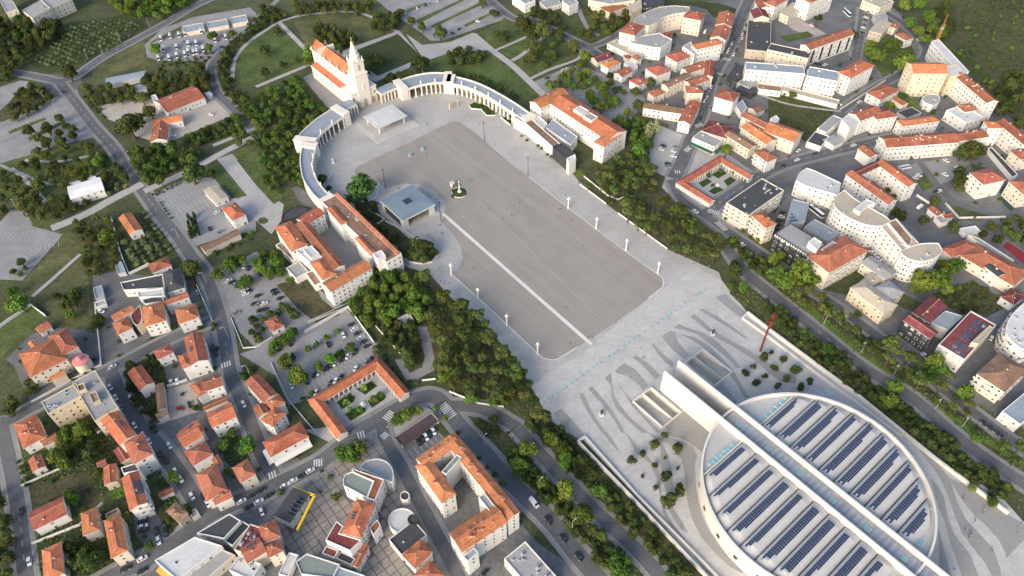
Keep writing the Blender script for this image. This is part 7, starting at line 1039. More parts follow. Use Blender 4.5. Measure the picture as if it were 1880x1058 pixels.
def pitched_roof(c, ang, a, b, h, rh, kind, rc, wc, ov=.45, ridge='ridge'):
    m = MB(); A, Bq = a + ov, b + ov
    ca, sa = math.cos(ang), math.sin(ang)
    def P(x, y, z): return (c[0] + x * ca - y * sa, c[1] + x * sa + y * ca, z)
    t = .22; r = max(0, A - Bq) if kind == 'hip' else A
    if kind == 'hip' and A < Bq: r = 0
    z0, z1 = h, h + rh
    e = [P(-A, -Bq, z0 + t), P(A, -Bq, z0 + t), P(A, Bq, z0 + t), P(-A, Bq, z0 + t)]; lo = [P(-A, -Bq, z0), P(A, -Bq, z0), P(A, Bq, z0), P(-A, Bq, z0)]
    r0, r1 = P(-r, 0, z1), P(r, 0, z1); rn = 'roof_' + rc
    for i in range(4): m.face([lo[i], lo[(i + 1) % 4], e[(i + 1) % 4], e[i]], 'window_frame')
    m.face(lo[::-1], 'window_frame')
    if r > .01:
        m.face([e[0], e[1], r1, r0], rn); m.face([e[2], e[3], r0, r1], rn)
    else:
        m.face([e[0], e[1], r0], rn); m.face([e[2], e[3], r0], rn)
    g = rn if kind == 'hip' else 'wall_' + wc
    m.face([e[1], e[2], r1], g); m.face([e[3], e[0], r0], g)
    if rc in 'ord':
        if r > .3: m.bar(r0, r1, .45, ridge, .22)
        if kind == 'hip':
            for q, k in ((0, r0), (3, r0), (1, r1), (2, r1)): m.bar(e[q], k, .34, ridge, .16)
    return m
def building(rec):
    name, label, cat, wings, ex = rec
    polys = []
    for w in wings: polys.append(ccw(rect_pts(*w['q']) if 'q' in w else w['p']))
    cx = sum(p[0] for p in polys[0]) / len(polys[0]); cy = sum(p[1] for p in polys[0]) / len(polys[0])
    root = empty(name, (cx, cy, 0)); tag(root, label, cat, ex.get('group'))
    rng = random.Random(label); S0 = (cx, cy, 0); first_door = True
    def place(nm, me, parent, loc, rz, sc=(1, 1, 1)):
        o = link(nm, me, parent); pl = parent.location if parent is not root else Vector((0, 0, 0))
        o.location = (loc[0] - cx - pl[0], loc[1] - cy - pl[1], loc[2] - pl[2]); o.rotation_euler = (0, 0, rz); o.scale = sc; return o
    for wi, w in enumerate(wings):
        h, rf, rc, wc = w['h'], w['roof'], w['rc'], w['wc']; poly = polys[wi]; wm = 'wall_' + wc
        base = ccw(inset(poly, .45)) if 'q' in w and rf != 'flat' else poly
        mb = MB()
        if w.get('open'):
            for p in inset(poly, .5): mb.box((p[0], p[1], h / 2), (.35, .35, h), wm)
        elif rf == 'flat':
            mb.prism(base, 0, h - .55, wm)
        else: mb.prism(base, 0, h, wm)
        mb.obj('wall', root, shift=S0)
        solar_spots = []
        if rf == 'flat':
            mr = MB(); inn = inset(base, .35); n = len(base)
            mr.prism(base, h - .55, h - .5, wm) if False else None
            for i in range(n):
                j = (i + 1) % n
                mr.face([(*base[i], h - .55), (*base[j], h - .55), (*base[j], h), (*base[i], h)], wm if not w.get('open') else 'roof_' + rc)
                mr.face([(*base[i], h), (*base[j], h), (*inn[j], h), (*inn[i], h)], wm if rc != 'd2' else 'roof_d2')
                mr.face([(*inn[j], h - .5), (*inn[i], h - .5), (*inn[i], h), (*inn[j], h)], wm)
            for t in tessellate_polygon([[Vector((p[0], p[1], 0)) for p in inn]]):
                a, b, c = [inn[q] for q in t]
                if (b[0] - a[0]) * (c[1] - a[1]) - (b[1] - a[1]) * (c[0] - a[0]) < 0: a, b, c = a, c, b
                mr.face([(*a, h - .5), (*b, h - .5), (*c, h - .5)], 'roof_' + rc)
            if w.get('open'): mr.face([(*p, h - .55) for p in base[::-1]], 'roof_' + rc)
            roof = mr.obj('roof', root, shift=S0)
            xs = [p[0] for p in inn]; ys = [p[1] for p in inn]; deep = inset(base, 1.6)
            nu = w.get('units', 0 if w.get('win', 1) == 0 else min(5, int(abs(area(base)) / 120)))
            e = Vector(base[1]) - Vector(base[0]); ang = math.atan2(e.y, e.x)
            for _ in range(nu * 6):
                if nu <= 0: break
                x, y = rng.uniform(min(xs), max(xs)), rng.uniform(min(ys), max(ys))
                if inside(x, y, deep) and not any(k != wi and wings[k]['h'] > h and inside(x, y, polys[k]) for k in range(len(wings))):
                    place('rooftop_unit', rng.choice((UNIT, UNIT, SKYL)), roof, (x, y, h - .5), ang, [rng.uniform(.6, 1.3)] * 3); nu -= 1
            if w.get('solar'):
                big_i = 1 if w['solar'] == 2 else 0
                L = e.length; d = e.normalized(); nn = Vector((-d.y, d.x)); Wd = max(nn.dot(Vector(p) - Vector(base[0])) for p in base)
                for rI in range(int((Wd - 4) / 2.6)):
                    for cI in range(int((L - 4) / 1.15)):
                        p = Vector(base[0]) + d * (2.2 + 1.15 * cI) + nn * (2.6 + 2.6 * rI)
                        if inside(p.x, p.y, deep) and (cI % 9 != 8): place('solar_panel', SOLP, roof, (p.x, p.y, h - .45), ang)
        else:
            c, ang, a, b = w['q']
            if b > a: ang += math.pi / 2; a, b = b, a
            a2, b2 = a - .45, b - .45
            rh = w.get('rh', min(3.4, .42 * b)); kind = rf
            mr = pitched_roof(c, ang, a2, b2, h, rh, kind, rc, wc, ridge='roof_' + w['ridge'] if w.get('ridge') else 'ridge')
            roof = mr.obj('roof', root, shift=S0)
            ca, sa = math.cos(ang), math.sin(ang)
            nch = w.get('nch', (1 if w.get('win', 1) else 0) + (1 if a * b > 60 and w.get('win', 1) else 0))
            for k in range(nch):
                x, y = rng.uniform(-.75, .75) * (a - b * .6), rng.choice((-1, 1)) * rng.uniform(.12, .5) * b
                place('chimney', CHIM if k % 3 else (SKYL if rng.random() < .3 else CHIM), roof, (c[0] + x * ca - y * sa, c[1] + x * sa + y * ca, h + rh * (1 - abs(y) / b) - .3), ang, [rng.uniform(.8, 1.3)] * 3)
            if w.get('solar'):
                nr, nc = {3: (1, 3), 4: (2, 6), 5: (5, 5)}.get(w['solar'], (1, 3)); sl = math.atan2(rh, b)
                side = 1 if (-sa) * (0 - c[0]) + ca * (0 - c[1]) > 0 else -1
                if w['solar'] in (3, 4): side = -side if w['solar'] == 3 else side
                for i in range(nr):
                    for j in range(nc):
                        x = (j - (nc - 1) / 2) * (1.25 if w['solar'] != 5 else 1.9); y = side * b * (.5 if nr == 1 else .3 + .5 * i / max(1, nr - 1))
                        o = place('solar_panel', SOLP, roof, (c[0] + x * ca - y * sa, c[1] + x * sa + y * ca, h + .3 + rh * (1 - abs(y) / b)), ang)
                        o.rotation_euler = (-side * sl, 0, ang); 
        # openings on the faces that look towards the town square
        n = len(base); hh = h if rf != 'flat' else h - .6; ns = max(1, int((hh + .3) / 3.05)); fh = hh / ns
        for i in range(n):
            p, q = Vector(base[i]), Vector(base[(i + 1) % n]); d = q - p; L = d.length
            if L < 1.5: continue
            d /= L; nrm = Vector((d.y, -d.x)); mid = (p + q) / 2
            if nrm.dot(-mid.normalized()) < -.05: continue
            rz = math.atan2(nrm.y, nrm.x) - math.pi / 2
            if w.get('awn') and L > 6:
                b_ = MB(); o1 = p + nrm * .02; o2 = q + nrm * .02; w2 = 2.2
                b_.face([(*o1, 3.1), (*o2, 3.1), (*(o2 + nrm * w2), 2.5), (*(o1 + nrm * w2), 2.5)][::-1], 'awning_' + w['awn']); b_.face([(*o1, 3.06), (*o2, 3.06), (*(o2 + nrm * w2), 2.46), (*(o1 + nrm * w2), 2.46)], 'awning_' + w['awn'])
                b_.face([(*(o1 + nrm * w2), 2.1), (*(o2 + nrm * w2), 2.1), (*(o2 + nrm * w2), 2.5), (*(o1 + nrm * w2), 2.5)], 'awning_' + w['awn'])
                b_.obj('awning', root, shift=S0)
            if w.get('cornice'):
                for k in range(int(L / 1.6)):
                    pp = p + d * (.8 + 1.6 * k) + nrm * .25; b_ = MB(); b_.box((0, 0, 0), (.8, .5, 1.2), 'window_frame'); 
                    if not k and not i: CORN = b_.mesh('cornice_block')
                    place('cornice_block', CORN if 'CORN' in dir() else b_.mesh('cornice_block'), root, (pp.x, pp.y, h - .9), rz)
            if w.get('lattice') and nrm.x < -.2 and L > 10:
                b_ = MB()
                for k in range(int(L / 1.3)):
                    for j in range(4):
                        p0 = p + d * (1.3 * k) + nrm * .35; p1 = p + d * min(L, 1.3 * k + 1.3 * (1 if (k + j) % 2 else .6)) + nrm * .35; z = 1 + j * 2.4
                        b_.bar((*p0, z), (*p1, z + 2.4), .3, 'window_frame'); b_.bar((*p1, z), (*p0, z + 2.4), .3, 'window_frame')
                tag(b_.obj('lattice_screen', root, shift=S0), kind='stuff')
            if w.get('bays') and L > 14:
                for k in range(5):
                    pp = p + d * (L * (k + .5) / 5) + nrm * .02; b_ = MB(); b_.box((0, .1, 0), (2.2, .3, h - 3), 'glass'); b_.box((0, .04, 0), (2.7, .1, h - 2.4), 'window_frame')
                    place('glass_bay', b_.mesh('glass_bay'), root, (pp.x, pp.y, h / 2), rz)
            if w.get('win', 1) == 0: continue
            blank = cat == 'house' and rng.random() < .38 and L < 16
            sp = w.get('sp', 2.8 + (wi * 7 + len(label)) % 5 * .22); k_ = max(1, int((L - .8) / sp)); st = L / k_
            ww, wh = (1.1, 1.4) if wc != 'k' else (1.7, 1.6)
            for s in range(ns):
                z = fh * (s + .55)
                for k in range(k_):
                    pp = p + d * (st * (k + .5)); o_ = pp + nrm * .3
                    if any(t != wi and wings[t]['h'] > z and inside(o_.x, o_.y, polys[t]) for t in range(len(wings))): continue
                    if w.get('bays') and L > 14 and abs(((k + .5) / k_ * 5) % 1 - .5) < .22: continue
                    if s == 0 and first_door and k == k_ // 2:
                        place('door', DOOR, root, (pp.x, pp.y, 0), rz); first_door = False; continue
                    if rng.random() < (.85 if blank else .1): continue
                    place('window', rng.choice(WIN), root, (pp.x, pp.y, z), rz, (ww, 1, wh))
                    if w.get('balc') and s > 0 and k % 2 == 0: place('balcony', BALC, root, (pp.x, pp.y, z - .95), rz, (min(st * 1.5, 4.5), 1, 1))
    if 'dome' in ex:
        x, y = ex['dome']; b = MB(); b.lathe([(4.0, 0), (4.0, 6.4)], 'wall_c', 20, (x, y)); b.obj('apse_wall', root, shift=S0)
        b = MB(); b.lathe([(4.3, 6.4), (4.2, 6.7), (1.7, 7.5), (1.6, 8.0), (1.3, 8.6), (.8, 9.1), (.1, 9.3)], 'pink', 20, (x, y)); b.obj('dome', root, smooth=False, shift=S0)
    if 'fascia' in ex:
        b = MB()
        for i in range(2):
            p, q = Vector(ex['fascia'][i]), Vector(ex['fascia'][i + 1]); b.bar((*p, 5.6), (*q, 5.6), 1.0, 'yellow_fascia', .9)
        b.obj('fascia', root, shift=S0)
    return root
for rec in BUILDINGS: building(rec)
for (label, p, h, t, m, name, cat) in WALLS_:
    b = MB(); cx, cy = p[0]
    L, Rr = ribbon(p, t); n = len(p); b.prism(ccw(L + Rr[::-1]), 0, h, 'wall_w' if m == 'white' else 'wall_c')
    o = b.obj(name, shift=(cx, cy, 0)); o.location = (cx, cy, 0); tag(o, label, cat)
# ---------------------------------------------------------------- the round church
def pbox(b, a0, a1, b0, b1, z0, z1, m, top=None): b.prism(ccw([pz(a0, b0), pz(a1, b0), pz(a1, b1), pz(a0, b1)]), z0, z1, m, top)
TC = (-39.3, 194.6); TR_ = 48.4; RIM = 13.6
x0, y0 = pz(*TC); church = empty('round_church', (x0, y0, 0), PLAZA); tag(church, 'vast round white church with striped solar roof and twin beams', 'church')
# local frame of the church: x along the axis, y across
wall = MB(); N = 96
ring = [(math.cos(2 * math.pi * i / N), math.sin(2 * math.pi * i / N)) for i in range(N)]
for i in range(N):
    (c1, s1), (c2, s2) = ring[i], ring[(i + 1) % N]
    for (ra, za, rb, zb) in ((TR_ - 1.2, 0, TR_, RIM), (TR_, RIM, TR_ - .9, RIM + .02), (TR_ - .9, RIM, TR_ - .9, RIM - 2.0)):
        wall.face([(c1 * ra, s1 * ra, za), (c2 * ra, s2 * ra, za), (c2 * rb, s2 * rb, zb), (c1 * rb, s1 * rb, zb)], 'trinity_white')
wall.obj('drum_wall', church)
deck = MB(); deck.face([(c * (TR_ - .85), s * (TR_ - .85), RIM - 1.9) for c, s in ring], 'trinity_roof'); deck.obj('roof_deck', church)
wn_ = MB(); wn_.box((0, 0, 0), (1.6, .5, 1.9), 'stone_dark'); wn_.box((0, .24, 0), (1.3, .1, 1.6), 'glass'); TW = wn_.mesh('wall_opening')
for a_ in (-147, -135.4, -121.8, -106.2, -93.4, -80, -66):
    o = link('wall_opening', TW, church); o.location = (math.cos(R(a_)) * (TR_ - .72), math.sin(R(a_)) * (TR_ - .72), 5.6); o.rotation_euler = (0, 0, R(a_) - R(90)); o.scale = (1.35, 1, 1.35)
BL0, BL1, BR0, BR1 = 188.8 - TC[1], 190.2 - TC[1], 198.8 - TC[1], 200.2 - TC[1]
def half(x): return math.sqrt(max(0, (TR_ - 1.6) ** 2 - x * x))
def strip_profile():
    W_ = 7.1; pts = []
    for i in range(9):
        t = i / 8; pts.append((.2 + W_ * t, 2.3 * math.sin(math.pi * min(1, .12 + t * .88)) ** .8 * (1 - .15 * t)))
    return pts
PROF = strip_profile()
def prof_z(dx):
    for (xa, za), (xb, zb) in zip(PROF, PROF[1:]):
        if xa <= dx <= xb: return za + (zb - za) * (dx - xa) / (xb - xa)
    return 0
z_roof = RIM - 1.7
STEPS = [(0, 0, 0), (2, 0, 1), (1, 0, 3), (2, 1, 0), (0, 2, 3), (1, 0, 2), (0, 1, 2), (3, 0, 1), (0, 2, 1), (1, 2, 0)]
for side in (0, 1):
    for i in range(10):
        xs = -72.9 + 7.5 * i - TC[0]
        st = MB(); y_in = (BL0 - .4) if side == 0 else (BR1 + .4)
        sgn = -1 if side == 0 else 1
        nseg = 10; rows = []
        for (dx, dz) in PROF:
            x = xs + dx; yo = half(x) - .4; row = []
            for k in range(nseg + 1):
                t = k / nseg; y = y_in + (sgn * yo - y_in) * t; fall = 1 - max(0, (t - .94) / .06) ** 2 * .8; fall *= 1 - max(0, (.06 - t) / .06) ** 2 * .5
                row.append((x, y, z_roof + dz * fall))
            rows.append(row)
        for r0, r1 in zip(rows, rows[1:]):
            for k in range(nseg):
                q = [r0[k], r1[k], r1[k + 1], r0[k + 1]]
                st.face(q if sgn > 0 else q[::-1], 'trinity_roof')
        for k in (0, -1):
            for r0, r1 in zip(rows, rows[1:]): st.face([(r0[k][0], r0[k][1], z_roof - .1), (r1[k][0], r1[k][1], z_roof - .1), r1[k], r0[k]], 'trinity_roof')
        so = st.obj('roof_strip', church, smooth=True)
        gm = MB(); yo = half(xs) - .5; gm.box((xs - .1, (y_in + sgn * yo) / 2, z_roof + .12), (.5, abs(sgn * yo - y_in), .2), 'gutter'); gm.obj('gutter', church)
        nrow = 3 if i % 2 else 4; pm = MB(); pw, pl = .72, 1.45; s_ = STEPS[(i * 3 + side * 5) % 10]
        nr = [3, 3, 3, 4, 3, 4, 4, 3, 4, 3][i] if side == 0 else [3, 4, 4, 3, 4, 4, 4, 3, 4, 4][i]
        ymax = min(half(xs + .5), half(xs + 4.4)) - 1.3; ymin = abs(y_in) + (3.4 if side == 0 else 2.2)
        for r_ in range(nr):
            dx = 1.35 + r_ * (pw + .1); za, zb = prof_z(dx), prof_z(dx + pw)
            a0 = ymin + 1.55 * (r_ % 2 + (r_ > 2)) * (1 if side else 0); a1 = ymax - 1.55 * (1 if r_ else 0) - (1.55 * s_[0] * 2 if r_ == nr - 1 else 0)
            y = a0
            while y + pl < a1:
                ya, yb = sgn * y, sgn * (y + pl)
                if sgn < 0: ya, yb = yb, ya
                pm.face([(xs + dx, ya, z_roof + za + .14), (xs + dx + pw, ya, z_roof + zb + .14), (xs + dx + pw, yb, z_roof + zb + .14), (xs + dx, yb, z_roof + za + .14)], 'solar')
                y += pl + .1
            if a1 > a0: 
                ya, yb = sorted((sgn * a0, sgn * a1)); pm.face([(xs + dx - .06, ya, z_roof + za + .08), (xs + dx + pw + .06, ya, z_roof + zb + .08), (xs + dx + pw + .06, yb, z_roof + zb + .08), (xs + dx - .06, yb, z_roof + za + .08)], 'solar_frame')
        if pm.f: tag(pm.obj('solar_array', church), kind='stuff')
for y0_, y1_ in ((BL0, BL1), (BR0, BR1)):
    b = MB(); xa, xb = -121.6 - TC[0], 24 - TC[0]
    ym = (y0_ + y1_) / 2
    sec = [(y0_, 0), (y0_, 15.0), (y0_ + .3, 15.6), (y1_ - .3, 15.6), (y1_, 15.0), (y1_, 0)]
    zb = -5 if y0_ < -5 else 0
    for (ya, za), (yb, zb_) in zip(sec, sec[1:]): b.face([(xa, ya, za or -4.9), (xb, ya, za or -4.9), (xb, yb, zb_ or -4.9), (xa, yb, zb_ or -4.9)][::-1], 'trinity_white')
    b.face([(xa, ya, za or -4.9) for ya, za in sec], 'trinity_white'); b.face([(xb, ya, za or -4.9) for ya, za in sec][::-1], 'trinity_white')
    b.obj('beam', church)
b = MB(); b.box(((-86 + 20) / 2 - TC[0], (BL1 + BR0) / 2, 12.6), (106, BR0 - BL1, .5), 'roof_g'); b.obj('spine_roof', church)
gp = MB(); gp.box((0, 0, 0), (2.6, 2.2, .25), 'window_frame'); gp.box((0, 0, .13), (2.3, 1.9, .08), 'glass_teal'); GP = gp.mesh('skylight')
gq = MB(); gq.box((0, 0, 0), (2.4, 6.6, .16), 'roof_u'); gq.box((0, 0, .1), (.2, 6.6, .1), 'metal'); GQ = gq.mesh('roof_panel')
for i in range(36):
    o = link('roof_panel' if i % 6 else 'skylight', GQ if i % 6 else GP, church); o.location = (-80 + 2.75 * i - TC[0], (BL1 + BR0) / 2, 13.0)
for (xc, y_0, y_1) in ((-75.2, 168, 186), (-75.0, 200, 226)):
    n = 7
    for i in range(n):
        o = link('skylight', GP, church); o.location = (xc - TC[0] + .3 * (i % 2), y_0 + (y_1 - y_0) * (i + .5) / n - TC[1], RIM - 1.6); o.scale = (.8, 1.15, 1)
for (xc, yc) in ((.5, 212), (2.5, 206), (3, 180), (-1, 174)):
    o = link('skylight', GP, church); o.location = (xc - TC[0], yc - TC[1], RIM - 1.6); o.scale = (1.2, 1.3, 1)
for xe, s_ in ((-73.4, 1), (-2.2, 1)):
    for sg, yi in ((-1, abs(BL0)), (1, BR1)):
        b = MB(); y_o = half(xe - TC[0]); b.box((xe - TC[0], sg * (yi + y_o) / 2, RIM - 1.4), (.6, y_o - yi, 1.2), 'trinity_white'); b.obj('roof_upstand', church)
# sunken entrance courts
def court(a0, a1, b0, b1, stair, label):
    cx, cy = pz((a0 + a1) / 2, (b0 + b1) / 2); root = empty('sunken_court', (cx, cy, 0)); tag(root, label, 'courtyard'); sh = (cx, cy, 0)
    m = MB(); D = -3.2
    for q in (((a0, b0), (a1, b0)), ((a1, b0), (a1, b1)), ((a1, b1), (a0, b1)), ((a0, b1), (a0, b0))):
        p_, q_ = pz(*q[0]), pz(*q[1]); m.face([(*p_, D), (*q_, D), (*q_, 0), (*p_, 0)][::-1], 'trinity_white'); 
        d = Vector(q_) - Vector(p_); m.bar((*p_, .45), (*q_, .45), .55, 'trinity_white', 1.1)
    m.obj('parapet', root, shift=sh)
    f0, f1 = b0, b1
    m = MB(); m.face([(*pz(a0, f0), D), (*pz(a1, f0), D), (*pz(a1, f1), D), (*pz(a0, f1), D)], 'pool'); m.obj('court_floor', root, shift=sh)
    s0, s1 = (b0 + .3, b0 + 7.2) if stair < 0 else (b1 - 6.8, b1); n = 26
    stp = MB(); l_ = (a1 - a0 - 3) / n; stp.prism(ccw([pz(0, s0), pz(l_, s0), pz(l_, s1), pz(0, s1)]), -.6, 0, 'paving'); me = stp.mesh('stair_step')
    for i in range(n):
        o = link('stair_step', me, root); w = pz(a1 - l_ * (i + 1), 0); o.location = (w[0] - cx, w[1] - cy, -.12 * (i + 1))
    m = MB(); sp = s1 + .2 if stair < 0 else s0 - .2
    m.prism(ccw([pz(a0, sp - .2), pz(a1, sp - .2), pz(a1, sp + .2), pz(a0, sp + .2)]), D, .6, 'trinity_white'); m.obj('dividing_wall', root, shift=sh)
    return root
court(-125.4, -105.8, 173.5, 186.6, -1, 'sunken white court with stairs left of the church beams')
court(-124.8, -105.6, 211.2, 225.2, 1, 'sunken white court with stairs right of the church beams')
# long trench walls along the church plaza
for label, o_, i_ in (('long white double wall along the left edge of the church plaza', [(-126.2, 136.7), (-87.6, 135.5), (-45.5, 133.6), (20, 131)], [(-125.6, 141.3), (-88.7, 138.3), (-55.3, 137.6), (20, 135)]), ('long white double wall along the right edge of the church plaza', [(-125.7, 263.2), (-109.6, 262.2), (-55.9, 260.3), (-13.5, 256.2), (20.3, 255.2)], [(-125.1, 258.4), (-108.5, 258.4), (-73.9, 256.9), (-54.3, 256.4), (-30, 255.6)])):
    p0 = pz(*o_[0]); root = empty('trench_wall', (*p0, 0)); tag(root, label, 'wall')
    for ln, h in ((o_, 2.2), (i_, 1.3)):
        p = [pz(*q) for q in ln]; L, Rr = ribbon(p, .9); m = MB(); m.prism(ccw(L + Rr[::-1]), 0, h, 'trinity_white'); m.obj('parapet', root, shift=(*p0, 0))
    p = [pz(*q) for q in (o_[0], i_[0])]; L, Rr = ribbon(p, .8); m = MB(); m.prism(ccw(L + Rr[::-1]), 0, 1.8, 'trinity_white'); m.obj('end_wall', root, shift=(*p0, 0))
# ---------------------------------------------------------------- high cross
cx, cy = pz(-104.9, 247.4); b = MB()
b.bar((cx, cy, 0), (cx, cy, 29), .85, 'rust', .7)
d1 = Vector(pz(0, 1)); p = Vector((cx, cy, 25.2))
b.bar(p - Vector((*d1, 0)) * 4.6 + Vector((0, 0, 1.3)), p + Vector((*d1, 0)) * 4.6 + Vector((0, 0, .6)), .7, 'rust', .6)
d2 = Vector(pz(1, 0)); q = p + Vector((*d2, 0)) * .8
b.bar(q + Vector((0, 0, 1)), q - Vector((0, 0, 6)), .55, 'rust', .55); b.bar(q, q + Vector((*d1, 0)) * 3.2 + Vector((0, 0, 1.6)), .4, 'rust'); b.bar(q, q - Vector((*d1, 0)) * 3.2 + Vector((0, 0, 1.6)), .6, 'rust')
o = b.obj('high_cross', shift=(cx, cy, 0)); o.location = (cx, cy, 0); tag(o, 'tall rust red steel cross standing at the edge of the church plaza', 'cross')
# ---------------------------------------------------------------- rosary basilica with tower
BA = 214.6
x0, y0 = pz(-446, BA); bas = empty('basilica', (x0, y0, 0), PLAZA); tag(bas, 'white basilica with orange nave roof and tall crowned tower', 'church')
def L(a, b): return (a + 446, b - BA)
m = MB(); m.prism([(-64, -5.6), (-10, -5.6), (-10, 5.6), (-64, 5.6)], 0, 22, 'stone'); m.obj('nave_wall', bas)
rf = MB(); r_ = 6.3
rf.face([(-64.5, -r_, 21.6), (-9.5, -r_, 21.6), (-9.5, 0, 27.5), (-64.5, 0, 27.5)], 'roof_o'); rf.face([(-9.5, r_, 21.6), (-64.5, r_, 21.6), (-64.5, 0, 27.5), (-9.5, 0, 27.5)], 'roof_o'); rf.face([(-64.4, r_, 21.6), (-64.4, -r_, 21.6), (-64.4, 0, 27.5)], 'stone'); rf.face([(-9.6, -r_, 21.6), (-9.6, r_, 21.6), (-9.6, 0, 27.5)], 'stone')
rf.bar((-64.5, 0, 27.5), (-9.5, 0, 27.5), .5, 'ridge', .3); rf.obj('nave_roof', bas)
m = MB(); m.box((-49, 0, 24), (.8, 13.4, 7.8), 'stone'); m.obj('roof_gable', bas)
par = MB()
for s in (-1, 1): par.box((-37, s * 6.3, 22.2), (55, .5, 1.4), 'stone')
par.obj('parapet', bas)
for s in (-1, 1):
    m = MB(); m.prism(ccw([(-60, s * 5.5), (-10, s * 5.5), (-10, s * 10.6), (-60, s * 10.6)]), 0, 10.5, 'stone'); m.obj('aisle_wall', bas)
    m = MB(); q = [(-60.4, s * 10.9, 10.5), (-10, s * 10.9, 10.5), (-10, s * 5.6, 12.6), (-60.4, s * 5.6, 12.6)]; m.face(q if s < 0 else q[::-1], 'roof_o'); m.box((-35, s * 10.8, 10.7), (50, .4, 1.0), 'stone'); m.obj('aisle_roof', bas)
    for i in range(5):
        for z, w_, h_ in ((17, 1.3, 3.4),):
            o = link('window', WIN[0], bas); o.location = (-56 + 9.5 * i, s * 5.6, z); o.rotation_euler = (0, 0, 0 if s > 0 else math.pi); o.scale = (w_, 1, h_)
        for dx in (0, 3.2):
            o = link('window', WIN[0], bas); o.location = (-57 + 9.5 * i + dx, s * 10.62, 5.5); o.rotation_euler = (0, 0, 0 if s > 0 else math.pi); o.scale = (1.2, 1, 2.4)
    for i in range(6):
        m = MB(); m.lathe([(.5, 0), (.45, 1.2), (.2, 1.4), (.3, 2.2), (.05, 3.0)], 'stone', 6, (-62 + 10 * i, s * 6.3), 22.8); m.obj('pinnacle', bas)
m = MB(); m.prism([(-12, -10.8), (1.6, -10.8), (1.6, 10.8), (-12, 10.8)], 0, 12.5, 'stone'); m.box((-5, 0, 12.9), (14.2, 22.4, .8), 'stone'); m.obj('front_block', bas)
m = MB(); m.prism([(-10, -6.2), (1.0, -6.2), (1.0, 6.2), (-10, 6.2)], 13, 22.5, 'stone'); m.box((-4.5, 0, 22.8), (12, 13.2, .7), 'stone'); m.obj('front_attic', bas)
tw = MB(); tw.prism([(-8.0, -5.0), (2.4, -5.0), (2.4, 5.0), (-8.0, 5.0)], 0, 26, 'stone'); tw.box((-2.8, 0, 26.3), (11.4, 11, .8), 'stone')
tw.prism([(-7.0, -4.3), (1.5, -4.3), (1.5, 4.3), (-7.0, 4.3)], 26.6, 35.5, 'stone'); tw.box((-2.8, 0, 35.8), (9.4, 9.4, .7), 'stone'); tower = tw.obj('tower', bas)
bo = MB(); bo.box((0, 0, 0), (1.7, .3, 4.4), 'stone_dark'); BO = bo.mesh('belfry_opening')
for (x, y, rz) in ((1.5, 0, -90), (-7.0, 0, 90), (-2.8, 4.3, 0), (-2.8, -4.3, 0)):
    o = link('belfry_opening', BO, tower); o.location = (x, y, 31.2); o.rotation_euler = (0, 0, R(rz))
for sx in (-6.6, 1.1):
    for sy in (-3.9, 3.9):
        m = MB(); m.lathe([(.5, 0), (.5, 1.4), (.15, 1.8), (.3, 2.4), (.03, 3.6)], 'stone', 6, (sx, sy), 36.1); m.obj('pinnacle', tower)
m = MB(); m.lathe([(3.9, 0), (3.7, 3.6), (4.0, 3.8), (3.1, 4.3), (2.8, 7.0), (3.0, 7.2), (2.3, 7.7), (1.5, 10.6), (1.2, 11.2), (1.4, 11.6), (1.0, 12.0)], 'stone', 8, (-2.6, 0), 36.1); m.obj('spire', tower)
m = MB(); m.lathe([(.8, 0), (1.25, .5), (1.3, 1.1), (.9, 1.8), (.3, 2.3), (.25, 2.8)], 'gold', 10, (-2.6, 0), 48.1); m.bar((-2.6, 0, 50.6), (-2.6, 0, 53.4), .22, 'window_frame'); m.bar((-2.6, -.7, 52.4), (-2.6, .7, 52.4), .22, 'window_frame'); m.obj('crown', tower)
ar = MB(); ar.box((0, 0, 2.6), (2.6, .4, 5.2), 'stone_dark'); ar.lathe([(1.3, 0), (1.3, .01)], 'stone_dark', 10); AR = ar.mesh('doorway')
for y in (-7.2, 0, 7.2):
    o = link('doorway', AR, bas); o.location = (2.25 if y == 0 else 1.65, y, 0); o.rotation_euler = (0, 0, R(90)); o.scale = (1, 1, 1.15 if y == 0 else .9)
for y in (0,):
    m = MB(); m.lathe([(.6, 0), (.5, 1), (.7, 2.6), (.3, 3.4), (.35, 3.9), (.05, 4.3)], 'wall_w', 8, (2.4, 0), 14); m.obj('statue', bas)
for y in (-4.6, -9, 4.6, 9):
    o = link('window', WIN[0], bas); o.location = (1.62, y, 8.5); o.rotation_euler = (0, 0, R(-90)); o.scale = (1.3, 1, 2.6)
for z in (18, 23.5):
    o = link('window', WIN[0], bas); o.location = (2.22, 0, z); o.rotation_euler = (0, 0, R(-90)); o.scale = (1.6, 1, 2.8)
